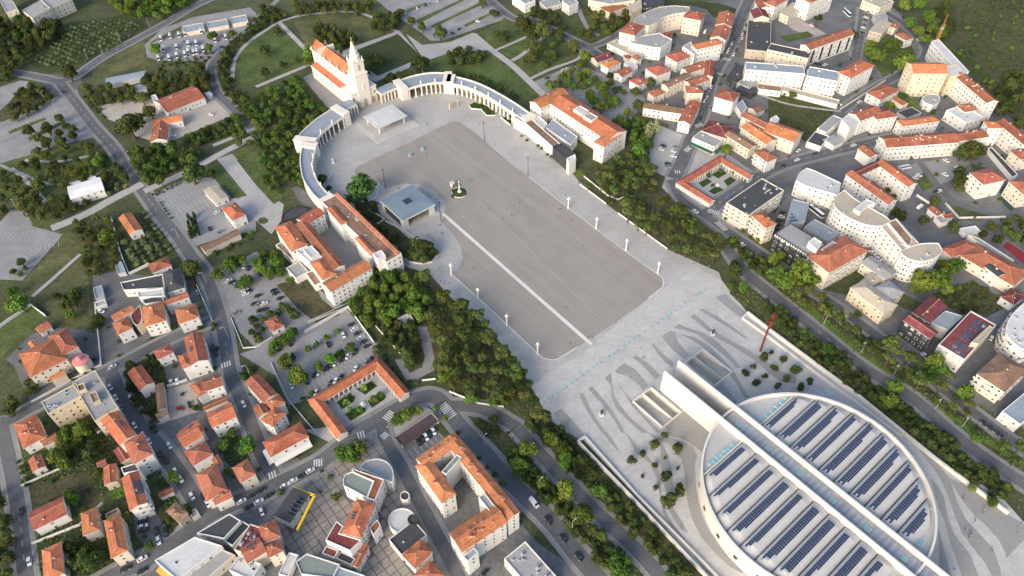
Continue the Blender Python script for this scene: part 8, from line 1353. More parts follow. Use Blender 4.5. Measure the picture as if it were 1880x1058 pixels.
# ---------------------------------------------------------------- colonnades
def colonnade(label, outer, inner, h, ncol, arched, roofmat, flip=False):
    outer = smooth_line([pz(*p) for p in outer], 8); inner = smooth_line([pz(*p) for p in inner], 8)
    cx, cy = inner[len(inner) // 2]; root = empty('colonnade', (cx, cy, 0)); tag(root, label, 'colonnade', 'curved colonnades around the basilica forecourt'); sh = (cx, cy, 0)
    def at(line, t):
        f = t * (len(line) - 1); i = min(len(line) - 2, int(f)); return Vector(line[i]).lerp(Vector(line[i + 1]), f - i)
    n = 32
    O = [at(outer, i / n) for i in range(n + 1)]; I = [at(inner, i / n) for i in range(n + 1)]
    rf = MB()
    for i in range(n):
        q = [(*O[i], h + .1), (*O[i + 1], h + .1), (*I[i + 1], h - .5), (*I[i], h - .5)]
        c_ = (Vector(q[1]) - Vector(q[0])).cross(Vector(q[2]) - Vector(q[0])).z
        rf.face(q if c_ > 0 else q[::-1], roofmat)
        for A_, B_, zt in ((I, I, 0), (O, O, .9)):
            p, q2 = A_[i], A_[i + 1]; rf.bar((*p, h - .6 + zt), (*q2, h - .6 + zt), .7, 'stone', 1.5)
    rf.obj('roof', root, shift=sh)
    bw = MB()
    for i in range(n): bw.bar((*O[i], (h - .2) / 2), (*O[i + 1], (h - .2) / 2), .5, 'stone', h - .2)
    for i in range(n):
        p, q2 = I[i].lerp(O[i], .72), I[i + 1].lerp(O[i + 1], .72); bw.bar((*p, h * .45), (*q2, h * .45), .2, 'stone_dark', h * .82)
    bw.obj('back_wall', root, shift=sh)
    cm = MB(); 
    if arched: cm.box((0, 0, (h - 1.2) / 2), (1.5, 1.1, h - 1.2), 'stone')
    else: cm.lathe([(.75, 0), (.6, .5), (.55, h - 2.0), (.75, h - 1.4), (.8, h - 1.2)], 'stone', 8); cm.box((0, 0, .25), (1.7, 1.7, .5), 'stone')
    cme = cm.mesh('column'); sm = MB(); sm.box((0, 0, .5), (.9, .9, 1), 'stone'); sm.lathe([(.35, 0), (.5, .8), (.42, 1.7), (.2, 2.0), (.28, 2.4), (.05, 2.7)], 'wall_w', 7, (0, 0), 1.0); sme = sm.mesh('statue')
    am = MB()
    if arched:
        for k in range(6):
            t0, t1 = math.pi * k / 6, math.pi * (k + 1) / 6
            am.face([(-math.cos(t0) * 1.3, .5, math.sin(t0) * 1.3), (-math.cos(t1) * 1.3, .5, math.sin(t1) * 1.3), (-math.cos(t1) * 1.9, .5, 1.9), (-math.cos(t0) * 1.9, .5, 1.9)], 'stone')
    for i in range(ncol + 1):
        p = at(inner, i / ncol); q = at(inner, min(1, i / ncol + .01)) - at(inner, max(0, i / ncol - .01)); rz = math.atan2(q.y, q.x)
        o = link('column', cme, root); o.location = (p.x - cx, p.y - cy, 0); o.rotation_euler = (0, 0, rz)
        if i % 3 == 0 and 0 < i < ncol: o = link('statue', sme, root); o.location = (p.x - cx, p.y - cy, h + .1); o.rotation_euler = (0, 0, rz)
        if arched and i < ncol:
            p2 = at(inner, (i + 1) / ncol); b_ = MB(); mid = (p + p2) / 2
            b_.bar((*p, h - 2.0), (*p2, h - 2.0), .7, 'stone', 1.5); bo_ = b_.obj('arch_spandrel', root, shift=sh)
    for e in (0, 1):
        p = (at(inner, e) + at(outer, e)) / 2; w_ = (at(inner, e) - at(outer, e)).length + 1.4; q = at(inner, e) - at(outer, e)
        b_ = MB(); b_.box((p.x, p.y, (h + 1.4) / 2), (w_, 5.2, h + 1.4), 'stone', math.atan2(q.y, q.x), 'roof_g'); b_.box((p.x, p.y, h + 1.5), (w_ + .8, 6, .4), 'stone', math.atan2(q.y, q.x)); b_.obj('end_pavilion', root, shift=sh)
    return root
colonnade('curved stone colonnade just left of the basilica', [(-443, 188.5), (-438.5, 172.5), (-432, 158.5), (-425.5, 148)], [(-429.5, 190.5), (-425.8, 177), (-420.5, 165), (-414.5, 156.5)], 9, 9, False, 'roof_u')
colonnade('curved stone arcade at the far left end of the forecourt', [(-416, 148), (-404.3, 140.2), (-393.2, 134.7), (-380.2, 130), (-363.5, 127.7), (-352.3, 128)], [(-409, 154.5), (-398.8, 146.7), (-388.8, 140.8), (-377, 137.2), (-365, 135.5), (-353, 135.6)], 9, 16, True, 'roof_u')
colonnade('curved stone colonnade just right of the basilica', [(-443.5, 243), (-441.8, 257.2), (-436.6, 269.9), (-427, 280)], [(-430.6, 241.5), (-428, 255), (-423.5, 265), (-417.5, 271.5)], 9, 9, False, 'roof_u')
colonnade('curved stone arcade at the far right end of the forecourt', [(-422, 279.5), (-408.2, 286), (-390.1, 290.2), (-363.7, 292), (-340, 291.5)], [(-415.4, 273), (-401.1, 280.2), (-381.1, 283.4), (-361, 283.8), (-340, 283.5)], 9, 18, True, 'roof_u')
for s, a0, b0, a1, b1 in ((0, -447, 191, -438, 204), (1, -447, 225.2, -438, 240)):
    cx, cy = pz((a0 + a1) / 2, (b0 + b1) / 2); root = empty('link_gallery', (cx, cy, 0)); tag(root, ('low stone gallery joining the left colonnade to the basilica', 'low stone gallery joining the right colonnade to the basilica')[s], 'gallery')
    m = MB(); pbox(m, a0, a0 + 1, b0, b1, 0, 8.5, 'stone'); pbox(m, a0, a1 + .4, b0, b1, 6.8, 8.6, 'stone', 'roof_u'); m.obj('wall', root, shift=(cx, cy, 0))
    m = MB(); pbox(m, a0 + 5, a0 + 5.3, b0, b1, 0, 6.7, 'stone_dark'); m.obj('inner_wall', root, shift=(cx, cy, 0))
    for i in range(6):
        m = MB(); y = b0 + (b1 - b0) * i / 5; pbox(m, a1 - .8, a1 + .2, y - .45, y + .45, 0, 6.85, 'stone'); m.obj('pillar', root, shift=(cx, cy, 0))
# ---------------------------------------------------------------- altar canopy, square chapel, monument
cx, cy = pz(-412, 212.2); root = empty('altar_canopy', (cx, cy, 0), PLAZA); tag(root, 'flat white canopy roof over the outdoor altar', 'canopy')
m = MB(); m.box((0, 0, 7), (20, 25, .55), 'roof_v'); m.box((0, 0, 7.35), (14, 19, .2), 'roof_v'); m.obj('roof', root)
m = MB(); m.box((-3, 0, .5), (24, 32, .9), 'paving_pale'); m.box((2, 0, .3), (30, 36, .5), 'paving_pale'); m.obj('platform', root)
for x in (-8, 8):
    for y in (-10.5, 10.5): m = MB(); m.box((x, y, 3.9), (.8, .8, 5.9), 'stone'); m.obj('pillar', root)
m = MB(); m.box((2, 0, 1.6), (1.2, 4, 1.3), 'stone'); m.obj('altar_table', root)
for y in (-7, -5.6, 5.6, 7): m = MB(); m.box((-4, y, 1.5), (.7, .8, 1.1), 'rust'); m.obj('seat', root)
m = MB(); m.box((-8.6, 0, 3.6), (.4, 18, 5.2), 'stone_dark'); m.obj('back_panel', root)
cx, cy = pz(-319, 169.8); root = empty('square_chapel', (cx, cy, 0), PLAZA); tag(root, 'square open chapel with blue grey roof and dark skylight', 'chapel')
m = MB(); m.face([(-13, -12.3, 7), (13, -12.3, 7), (13, 12.3, 7), (-13, 12.3, 7)][::-1], 'roof_e'); e = [(-13, -12.3), (13, -12.3), (13, 12.3), (-13, 12.3)]
for i in range(4):
    p, q = e[i], e[(i + 1) % 4]; m.face([(*p, 7), (*q, 7), (*q, 8.1), (*p, 8.1)], 'trinity_white'); m.face([(*p, 8.1), (*q, 8.1), (q[0] * .18, q[1] * .18, 8.9), (p[0] * .18, p[1] * .18, 8.9)], 'chapel_roof')
m.obj('roof', root); m = MB(); m.box((0, 0, 8.95), (4.9, 4.6, .4), 'glass'); m.obj('skylight', root)
for sx in (-1, 1):
    for sy in (-1, 1): m = MB(); m.box((sx * 11.8, sy * 9.8, 3.5), (.5, 4, 7), 'trinity_white'); m.box((sx * 10, sy * 11.3, 3.5), (3.6, .5, 7), 'trinity_white'); m.obj('corner_wall', root)
m = MB(); m.box((0, 0, .35), (29, 28, .6), 'paving_pale'); m.obj('platform', root)
for s in (-1, 1):
    for i in range(8):
        m = MB(); m.box((-8 + 2.25 * i, s * 11.6, 3.6), (2.1, .12, 6.2), 'glass'); m.obj('glass_panel', root)
m = MB(); m.box((-3, 0, 2.4), (5, 4, 3.6), 'wall_w'); m.box((-3, 0, 4.4), (5.6, 4.6, .5), 'roof_r'); m.obj('inner_shrine', root)
for i in range(6): m = MB(); m.box((3 + 1.4 * i, 0, .9), (.5, 12, .5), 'stone_dark'); m.obj('bench', root)
cx, cy = pz(-313.4, 205.9); root = empty('monument', (cx, cy, 0)); tag(root, 'statue on a white column in a round green bed on the esplanade', 'monument')
m = MB(); m.lathe([(5.4, 0), (5.4, .4), (5.1, .45)], 'trinity_white', 28); m.obj('kerb', root)
m = MB(); m.lathe([(5.0, .4), (3.6, 1.0), (2.2, 1.2)], 'garden_green', 24); m.obj('planted_bed', root)
m = MB(); m.lathe([(1.5, .5), (1.4, 1.4), (.8, 1.7), (.5, 2.2), (.42, 6.4), (.65, 6.8), (.5, 7.0)], 'stone', 12); m.obj('column', root)
m = MB(); m.lathe([(.35, 7), (.5, 7.6), (.42, 8.6), (.2, 8.9), (.26, 9.3), (.05, 9.6)], 'gold', 9); m.obj('statue', root)
cx, cy = pz(-321.9, 206.3); root = empty('kiosk', (cx, cy, 0), PLAZA); tag(root, 'small white box kiosk beside the round green bed', 'kiosk'); m = MB(); m.box((0, 0, 1.6), (2.3, 2.1, 2.9), 'wall_w'); m.obj('wall', root); m = MB(); m.box((0, 0, 3.05), (2.9, 2.6, .3), 'roof_v'); m.obj('roof', root); m = MB(); m.box((1.33, 0, 1.2), (.08, 1, 2.2), 'door'); m.obj('door', root)
for (x, y, label) in SCULPTURES:
    root = empty('sculpture', (x, y, .1)); tag(root, label, 'sculpture'); m = MB(); m.box((0, 0, .4), (2.2, 2.2, .8), 'wall_w'); m.obj('plinth', root)
    m = MB(); m.lathe([(.5, .8), (.62, 1.6), (.4, 2.6), (.55, 3.3), (.2, 3.7), (.28, 4.2), (.05, 4.5)], 'wall_w' if 'white figure' in label else 'dark_metal', 8); m.bar((-.7, 0, 2.9), (.7, .2, 3.3), .3, 'wall_w' if 'white figure' in label else 'dark_metal'); m.obj('figure', root)
for (x, y, label) in GLASSBOXES:
    root = empty('glass_box', (x, y, .12), PLAZA); tag(root, label, 'glass box'); m = MB(); m.box((0, 0, .5), (1.9, 1.9, 1.0), 'metal'); m.obj('base', root); m = MB(); m.box((0, 0, 1.3), (1.7, 1.7, .7), 'glass_teal'); m.obj('glass', root)
x, y = SCREEN; root = empty('display_screen', (x, y, .1), PLAZA + R(90)); tag(root, 'brown display board between two white posts below the right colonnade', 'display board')
m = MB(); m.box((0, 0, 2.6), (6.4, .4, 3.2), 'stone_dark'); m.obj('panel', root)
for s in (-3.6, 3.6): m = MB(); m.box((s, 0, 2.4), (.5, .6, 4.8), 'wall_w'); m.obj('post', root)
# ---------------------------------------------------------------- cloisters
def cloister(a0, a1, b0, b1, w, label, rc):
    cx, cy = pz((a0 + a1) / 2, (b0 + b1) / 2); root = empty('cloister', (cx, cy, 0), PLAZA); tag(root, label, 'cloister'); H = 3.6
    A, Bh = (a1 - a0) / 2, (b1 - b0) / 2
    arms = [(-A, -A + w, -Bh, Bh, 0), (-A + w - .01, A, Bh - w, Bh, 1), (-A + w - .01, A, -Bh, -Bh + w, 2)]
    for (xa, xb, ya, yb, k) in arms:
        m = MB()
        if k == 0:
            q = [(-A - .4, -Bh - .4, H + .2), (-A - .4, Bh + .4, H + .2), (-A + w + .3, Bh - w - .3, H + .1), (-A + w + .3, -Bh + w + .3, H + .1)]; r0, r1 = (-A + w * .45, -Bh + w * .45, H + 2.0), (-A + w * .45, Bh - w * .45, H + 2.0)
            m.face([q[1], q[0], r0, r1], rc); m.face([q[3], q[2], r1, r0], rc)
        else:
            s = 1 if k == 1 else -1; yo, yi = s * (Bh + .4), s * (Bh - w - .3); yr = s * (Bh - w * .45)
            o0, o1, i0, i1 = (-A - .4, yo, H + .2), (A + .4, yo, H + .2), (-A + w + .3, yi, H + .1), (A + .4, yi, H + .1); r0, r1 = (-A + w * .45, yr, H + 2.0), (A + .4, yr, H + 2.0)
            f1, f2 = [o0, o1, r1, r0], [i1, i0, r0, r1]
            m.face(f1 if s < 0 else f1[::-1], rc); m.face(f2 if s < 0 else f2[::-1], rc); m.face([o1, i1, r1] if s < 0 else [i1, o1, r1], 'wall_w')
        m.obj('roof', root)
        m = MB()
        if k == 0: m.box((-A + .2, 0, H / 2), (.4, 2 * Bh, H), 'wall_w'); m.box((-A + w * .6, 0, H / 2), (.2, 2 * Bh - w, H), 'wall_c')
        else: s = 1 if k == 1 else -1; m.box((0, s * (Bh - .2), H / 2), (2 * A - .8, .4, H), 'wall_w'); m.box((A - .2, s * (Bh - w / 2), H / 2), (.4, w - .8, H), 'wall_w'); m.box((w / 2, s * (Bh - w * .6), H / 2), (2 * A - w - .6, .2, H), 'wall_c')
        m.obj('wall', root)
    cm = MB(); cm.box((0, 0, 1.3), (.55, .55, 2.6), 'wall_w'); cm.box((0, 0, 3.1), (.55, .55, 1.0), 'wall_w'); cm.box((0, 0, 2.9), (1.2, .5, .5), 'wall_w'); cme = cm.mesh('column')
    n = int((2 * Bh - 2 * w) / 2.5)
    for i in range(n + 1): o = link('column', cme, root); o.location = (-A + w, -Bh + w + (2 * Bh - 2 * w) * i / n, 0); o.rotation_euler = (0, 0, R(90))
    n2 = int((2 * A - w) / 2.5)
    for s in (-1, 1):
        for i in range(1, n2 + 1): o = link('column', cme, root); o.location = (-A + w + (2 * A - w - .5) * i / n2, s * (Bh - w), 0)
    lm = MB(); lm.bar((-A + w, -Bh + w, 3.45), (-A + w, Bh - w, 3.45), .5, 'wall_w', .5)
    for s in (-1, 1): lm.bar((-A + w, s * (Bh - w), 3.45), (A, s * (Bh - w), 3.45), .5, 'wall_w', .5)
    lm.obj('arcade_lintel', root)
    b = MB(); b.lathe([(1.5, 0), (1.5, .5), (.5, .7), (.4, 1.8), (.1, 2.2)], 'stone', 10, (3, 0)); b.obj('fountain', root)
cloister(-228, -199.5, 49.5, 90.6, 5.6, 'red roofed white cloister around a garden left of the esplanade', 'roof_o')
cloister(-226, -198, 317, 361, 5.2, 'red roofed white cloister around a garden on the far side of the esplanade', 'roof_r')
ORD = ('first', 'second', 'third', 'fourth', 'fifth', 'sixth', 'seventh', 'eighth', 'ninth', 'tenth', 'eleventh', 'twelfth')
def in_order(items, label, ix=0):                       # from left to right as one sees the town, each with a label of its own where they can be counted
    def key(t): v = Vector((t[ix], t[ix + 1], -HEIGHT)); return v.dot(_right) / v.dot(_f)
    items = sorted(items, key=key); n = len(items)
    return [(it, label if n < 2 or n > 12 or len(label.split()) > 12 else label + ', ' + ORD[i] + ' from the left') for i, it in enumerate(items)]
# ---------------------------------------------------------------- lamps and poles
lm = MB(); lm.lathe([(.75, 0), (.75, 1.0), (.5, 1.2), (.38, 6.6), (.6, 6.9)], 'trinity_white', 8); LAMP = lm.mesh('shaft')
lh = MB(); lh.lathe([(.3, 6.9), (.75, 7.4), (.8, 8.3), (.3, 8.8), (.08, 9.5)], 'window_frame', 8)
for k in range(4): lh.bar((0, 0, 7.2), (1.3 * math.cos(k * math.pi / 2), 1.3 * math.sin(k * math.pi / 2), 7.7), .18, 'window_frame'); 
LH = lh.mesh('lantern')
lamp_words = ('first', 'second', 'third', 'last')
for i in range(4):
    for k, (a_, b_) in enumerate(((-255.7, 157.3), (-255.7, 249.3))):
        x, y = pz(a_ + 25.6 * i, b_); root = empty('lamp_pillar', (x, y, 0)); tag(root, '%s white lamp pillar counted from the chapel on the %s edge of the esplanade' % (lamp_words[i], ('grove side', 'street side')[k]), 'lamp', 'lamp pillars along the esplanade'); link('shaft', LAMP, root); link('lantern', LH, root)
pm = MB(); pm.lathe([(.22, 0), (.14, 16)], 'dark_metal', 6); POLE = pm.mesh('mast'); ph = MB(); ph.box((0, 0, 15.6), (.9, .5, .5), 'dark_metal'); PH = ph.mesh('loudspeaker')
for k, (a_, b_) in enumerate(((-348.3, 253.7), (-297.3, 251), (-349, 171.5), (-297.7, 179.9))):
    x, y = pz(a_, b_); root = empty('mast', (x, y, 0)); tag(root, ('slim dark mast on the paving below the right arcade', 'slim dark mast at the street side edge of the esplanade', 'slim dark mast beside the round tree and chapel pavement', 'slim dark mast at the start of the white line')[k], 'mast', 'slim dark masts'); link('mast_pole', POLE, root); link('loudspeaker', PH, root)
sl = MB(); sl.lathe([(.14, 0), (.08, 9)], 'metal', 6); sl.bar((0, 0, 9), (1.6, 0, 9.2), .12, 'metal'); SLP = sl.mesh('lamp_post'); slh = MB(); slh.box((1.7, 0, 9.2), (.8, .3, .14), 'window_frame'); SLH = slh.mesh('lamp_head')
for (label_, its_) in STREETLAMPS:
  for ((x, y, rz), label) in in_order(its_, label_):
    root = empty('street_lamp', (x, y, 0), rz); tag(root, label, 'street lamp', 'street lamps'); link('post', SLP, root); link('lamp_head', SLH, root)
# ---------------------------------------------------------------- tower crane
cx, cy = CRANE; root = empty('crane', (cx, cy, 0)); tag(root, 'yellow tower crane standing by the white building site', 'crane')
m = MB()
for dx in (-.8, .8):
    for dy in (-.8, .8): m.bar((dx, dy, 0), (dx, dy, 27), .2, 'crane_yellow')
for i in range(13):
    z = 2 * i; m.bar((-.8, -.8, z), (.8, -.8, z + 2), .16, 'crane_yellow'); m.bar((.8, .8, z), (-.8, .8, z + 2), .16, 'crane_yellow'); m.bar((-.8, .8, z), (-.8, -.8, z + 2), .16, 'crane_yellow'); m.bar((.8, -.8, z), (.8, .8, z + 2), .16, 'crane_yellow')
m.obj('mast', root); m = MB(); d = Vector((cx, cy, 0)).normalized()
for o_ in ((-.5, 0), (.5, 0), (0, 1.0)):
    u = Vector((d.y, -d.x, 0)) * o_[0] + Vector((0, 0, 27.4 + o_[1])); m.bar(u - d * 7, u + d * 17, .16, 'crane_yellow')
for i in range(12): p = d * (-7 + 2 * i) + Vector((0, 0, 27.4)); s = Vector((d.y, -d.x, 0)) * .5; m.bar(p - s, p + d + Vector((0, 0, 1)), .12, 'crane_yellow'); m.bar(p + d + Vector((0, 0, 1)), p + d * 2 + s, .12, 'crane_yellow')
m.obj('jib', root); m = MB(); m.box((*(-d * 6)[:2], 26.6), (1.6, 1.6, 1.8), 'roof_g'); m.obj('counterweight', root); m = MB(); m.bar((0, 0, 27), (0, 0, 31), .3, 'crane_yellow'); m.bar((0, 0, 31), tuple(d * 14 + Vector((0, 0, 28.4))), .1, 'dark_metal'); m.bar((0, 0, 31), tuple(-d * 6 + Vector((0, 0, 27.6))), .1, 'dark_metal'); m.box((.9, .5, 26.2), (1.2, 1.2, 1.8), 'crane_yellow'); m.obj('cab_head', root)
# ---------------------------------------------------------------- trees
def blob_crown(name, seed, lobes, nleaf, leaf, m, flat=1.):
    rng = random.Random(seed); v = []; f = []; tot = sum(l[3] ** 2 for l in lobes)
    for (x, y, z, r) in lobes:
        for _ in range(int(nleaf * r * r / tot)):
            u = rng.uniform(-.55, 1); t = rng.uniform(0, 2 * math.pi); s = math.sqrt(1 - u * u); d = Vector((s * math.cos(t), s * math.sin(t), u))
            p = Vector((x, y, z)) + Vector((d.x, d.y, d.z * flat)) * r * rng.uniform(.72, 1.06)
            n = (d + Vector((rng.gauss(0, .45), rng.gauss(0, .45), rng.gauss(.1, .45)))).normalized(); a = n.orthogonal().normalized(); b = n.cross(a); q = rng.uniform(0, 6.28); a, b = a * math.cos(q) + b * math.sin(q), b * math.cos(q) - a * math.sin(q)
            s1 = leaf * rng.uniform(.6, 1.3); i = len(v); v += [tuple(p + a * s1 + b * s1 * .3), tuple(p + b * s1 * .8 - a * s1 * .2), tuple(p - a * s1 + b * s1 * .1), tuple(p - b * s1 * .9)]; f.append((i, i + 1, i + 2, i + 3))
    me = bpy.data.meshes.new(name); me.from_pydata(v, [], f); me.materials.append(M(m)); me.update(); return me
def lobes_round(rng, n, zc, rr, squash):
    out = [(0, 0, zc, .62)]
    for _ in range(n):
        t = rng.uniform(0, 6.28); u = rng.uniform(-.5, 1); s = math.sqrt(1 - u * u) * rng.uniform(.45, .72); out.append((s * math.cos(t), s * math.sin(t), zc + u * .55 * squash, rng.uniform(*rr)))
    return out
def trunk_mesh(h, r, limbs, seed, m='bark'):
    b = MB(); rng = random.Random(seed); n = 6; pr = [(r * 1.3, 0), (r, h * .3), (r * .75, h * .75), (r * .4, h)]; b.lathe(pr, m, n)
    for k in range(limbs):
        t = 2 * math.pi * k / limbs + rng.uniform(-.4, .4); z0 = h * rng.uniform(.5, .8); b.bar((0, 0, z0), (math.cos(t) * .5, math.sin(t) * .5, z0 + rng.uniform(.2, .5)), r * .5, m)
    return b.mesh('trunk')
SPEC = dict(pine=(2.2, .09), broad=(1.15, .09), oak=(1.05, .1), olive=(1.0, .12), shrub=(.55, .08), poplar=(1.9, .07), cypress=(1.8, .09), orange=(1.0, .09), young=(1.3, .05), hedge=(.55, .08), row=(1.0, .1), belt=(.75, .08), park=(1.1, .1), garden=(1.05, .09))
PROTO = {}
for kind, (zc, tr) in SPEC.items():
    vs_ = []
    for v_ in range(4):
        rng = random.Random(kind + str(v_)); fl = 1.
        if kind == 'pine': lb = [(0, 0, zc, .5)] + [(math.cos(t) * d_, math.sin(t) * d_, zc + rng.uniform(-.3, .18), rng.uniform(.3, .46)) for t, d_ in [(rng.uniform(0, 6.28), rng.uniform(.3, .68)) for _ in range(9)]]; fl = .62
        elif kind in ('poplar', 'cypress'): lb = [(rng.uniform(-.15, .15), rng.uniform(-.15, .15), .5 + i * .36, .62 - .07 * abs(i - 3)) for i in range(8)]
        elif kind in ('shrub', 'hedge'): lb = lobes_round(rng, 5, zc, (.35, .5), .7)
        else: lb = lobes_round(rng, 11, zc, (.3, .48), 1.05)
        nl = dict(shrub=420, hedge=380, young=300, olive=650, poplar=420).get(kind, 1150); lf = dict(shrub=.15, hedge=.16, young=.16, olive=.12, poplar=.085).get(kind, .105)
        vs_.append((blob_crown('crown', kind + str(v_) + 'c', lb, nl, lf, 'leaf_' + kind, fl), trunk_mesh(zc if kind not in ('shrub', 'hedge') else .4, tr, 4 if kind not in ('shrub', 'hedge', 'cypress') else 0, v_)))
    PROTO[kind] = vs_
NAMES = dict(pine='pine_tree', broad='leafy_tree', oak='dark_tree', olive='olive_tree', shrub='shrub', poplar='bare_tree', cypress='conifer_tree', orange='round_tree', young='young_tree', hedge='hedge_bush', row='row_tree', belt='tall_shrub', park='park_tree', garden='garden_tree')
CATS = dict(pine='pine tree', broad='tree', oak='tree', olive='olive tree', shrub='shrub', poplar='tree', cypress='conifer', orange='tree', young='tree', hedge='bush', row='tree', belt='shrub', park='tree', garden='tree')
FOOT = [ccw(rect_pts(*w['q']) if 'q' in w else w['p']) for b_ in BUILDINGS for w in b_[3]]
FBOX = [(min(p[0] for p in f), max(p[0] for p in f), min(p[1] for p in f), max(p[1] for p in f), f) for f in FOOT]
SEGS = [(p[i], p[i + 1], w / 2 + .4) for (n_, m_, w, l_, k_, p) in ROADS if m_ in ('asphalt', 'asphalt_pale', 'paving', 'asphalt_old') for i in range(len(p) - 1)]
PATHS = [g[3] for g in GROUND if g[0] in ('garden_path', 'forecourt')]
def blocked(x, y, pad=0.):
    for (x0, x1, y0, y1, f) in FBOX:
        if x0 < x < x1 and y0 < y < y1 and inside(x, y, f): return True
    for (a, b, w) in SEGS:
        if min(a[0], b[0]) - w - pad < x < max(a[0], b[0]) + w + pad and min(a[1], b[1]) - w - pad < y < max(a[1], b[1]) + w + pad:
            dx, dy = b[0] - a[0], b[1] - a[1]; t = max(0, min(1, ((x - a[0]) * dx + (y - a[1]) * dy) / (dx * dx + dy * dy)))
            if math.hypot(x - a[0] - dx * t, y - a[1] - dy * t) < w + pad: return True
    return any(inside(x + ox, y + oy, p) for p in PATHS for ox, oy in ((0, 0), (2.2, 0), (-2.2, 0), (0, 2.2), (0, -2.2)))
rng = random.Random(5)
for (kind, label, group, poly, sp, r0, r1, grid) in GROVES:
    xs = [p[0] for p in poly]; ys = [p[1] for p in poly]; pts = []; fail = 0
    if grid is not None:
        c_, s_ = math.cos(grid), math.sin(grid); mx, my = sum(xs) / len(xs), sum(ys) / len(ys)
        for i in range(-40, 41):
            for j in range(-40, 41):
                u, v = i * sp + rng.gauss(0, .25), j * sp + rng.gauss(0, .25); x, y = mx + u * c_ - v * s_, my + u * s_ + v * c_
                if inside(x, y, poly) and not blocked(x, y) and rng.random() < .93: pts.append((x, y, rng.uniform(r0, r1)))
        fail = 999
    while fail < 500:
        x, y = rng.uniform(min(xs), max(xs)), rng.uniform(min(ys), max(ys))
        if any((x - q[0]) ** 2 + (y - q[1]) ** 2 < sp * sp for q in pts) or not inside(x, y, poly) or blocked(x, y): fail += 1; continue
        fail = 0; pts.append((x, y, rng.uniform(r0, r1)))
    TREES_.append((kind, label, group, pts))
rng = random.Random(3)
for (kind, label, group, pts) in TREES_:
    for ((x, y, r), lab_) in in_order(pts, label):
        root = empty(NAMES[kind], (x, y, .05), rng.uniform(0, 6.28)); root.scale = (r * rng.uniform(.85, 1.16), r * rng.uniform(.85, 1.16), r * rng.uniform(.75, 1.25)); tag(root, lab_, CATS[kind], group)
        c, t = PROTO[kind][rng.randrange(4)]; link('crown', c, root); link('trunk', t, root)
# dense low planting that cannot be counted
def undergrowth(polys, dens, m, label):
    g = random.Random(11); v = []; f = []
    for poly in polys:
        xs = [p[0] for p in poly]; ys = [p[1] for p in poly]; n = int(abs(area(poly)) * dens)
        for _ in range(n):
            for _t in range(8):
                x, y = g.uniform(min(xs), max(xs)), g.uniform(min(ys), max(ys))
                if inside(x, y, poly) and not blocked(x, y, 1.2): break
            else: continue
            z = abs(g.gauss(.3, .45)); s = g.uniform(.25, .7); nrm = Vector((g.gauss(0, .6), g.gauss(0, .6), 1)).normalized(); a = nrm.orthogonal().normalized() * s; b = nrm.cross(a)
            i = len(v); p = Vector((x, y, z + .12)); v += [tuple(p + a), tuple(p + b), tuple(p - a), tuple(p - b)]; f.append((i, i + 1, i + 2, i + 3))
    me = bpy.data.meshes.new('undergrowth'); me.from_pydata(v, [], f); me.materials.append(M(m)); me.update(); o = link('undergrowth', me); tag(o, label, 'undergrowth', kind='stuff')
undergrowth([p for (n_, m_, l_, p, h_) in GROUND if m_ in ('soil', 'garden')], .5, 'leaf_shrub', 'dark low planting covering the tree belts and gardens')
undergrowth([p for (n_, m_, l_, p, h_) in GROUND if m_ in ('field',)], .12, 'leaf_oak', 'rough bushes and tussocks covering the wild field')
undergrowth([p for (n_, m_, l_, p, h_) in GROUND if m_ in ('garden_green',)], 2., 'leaf_hedge', 'clipped green planting of the cloister garden beds')
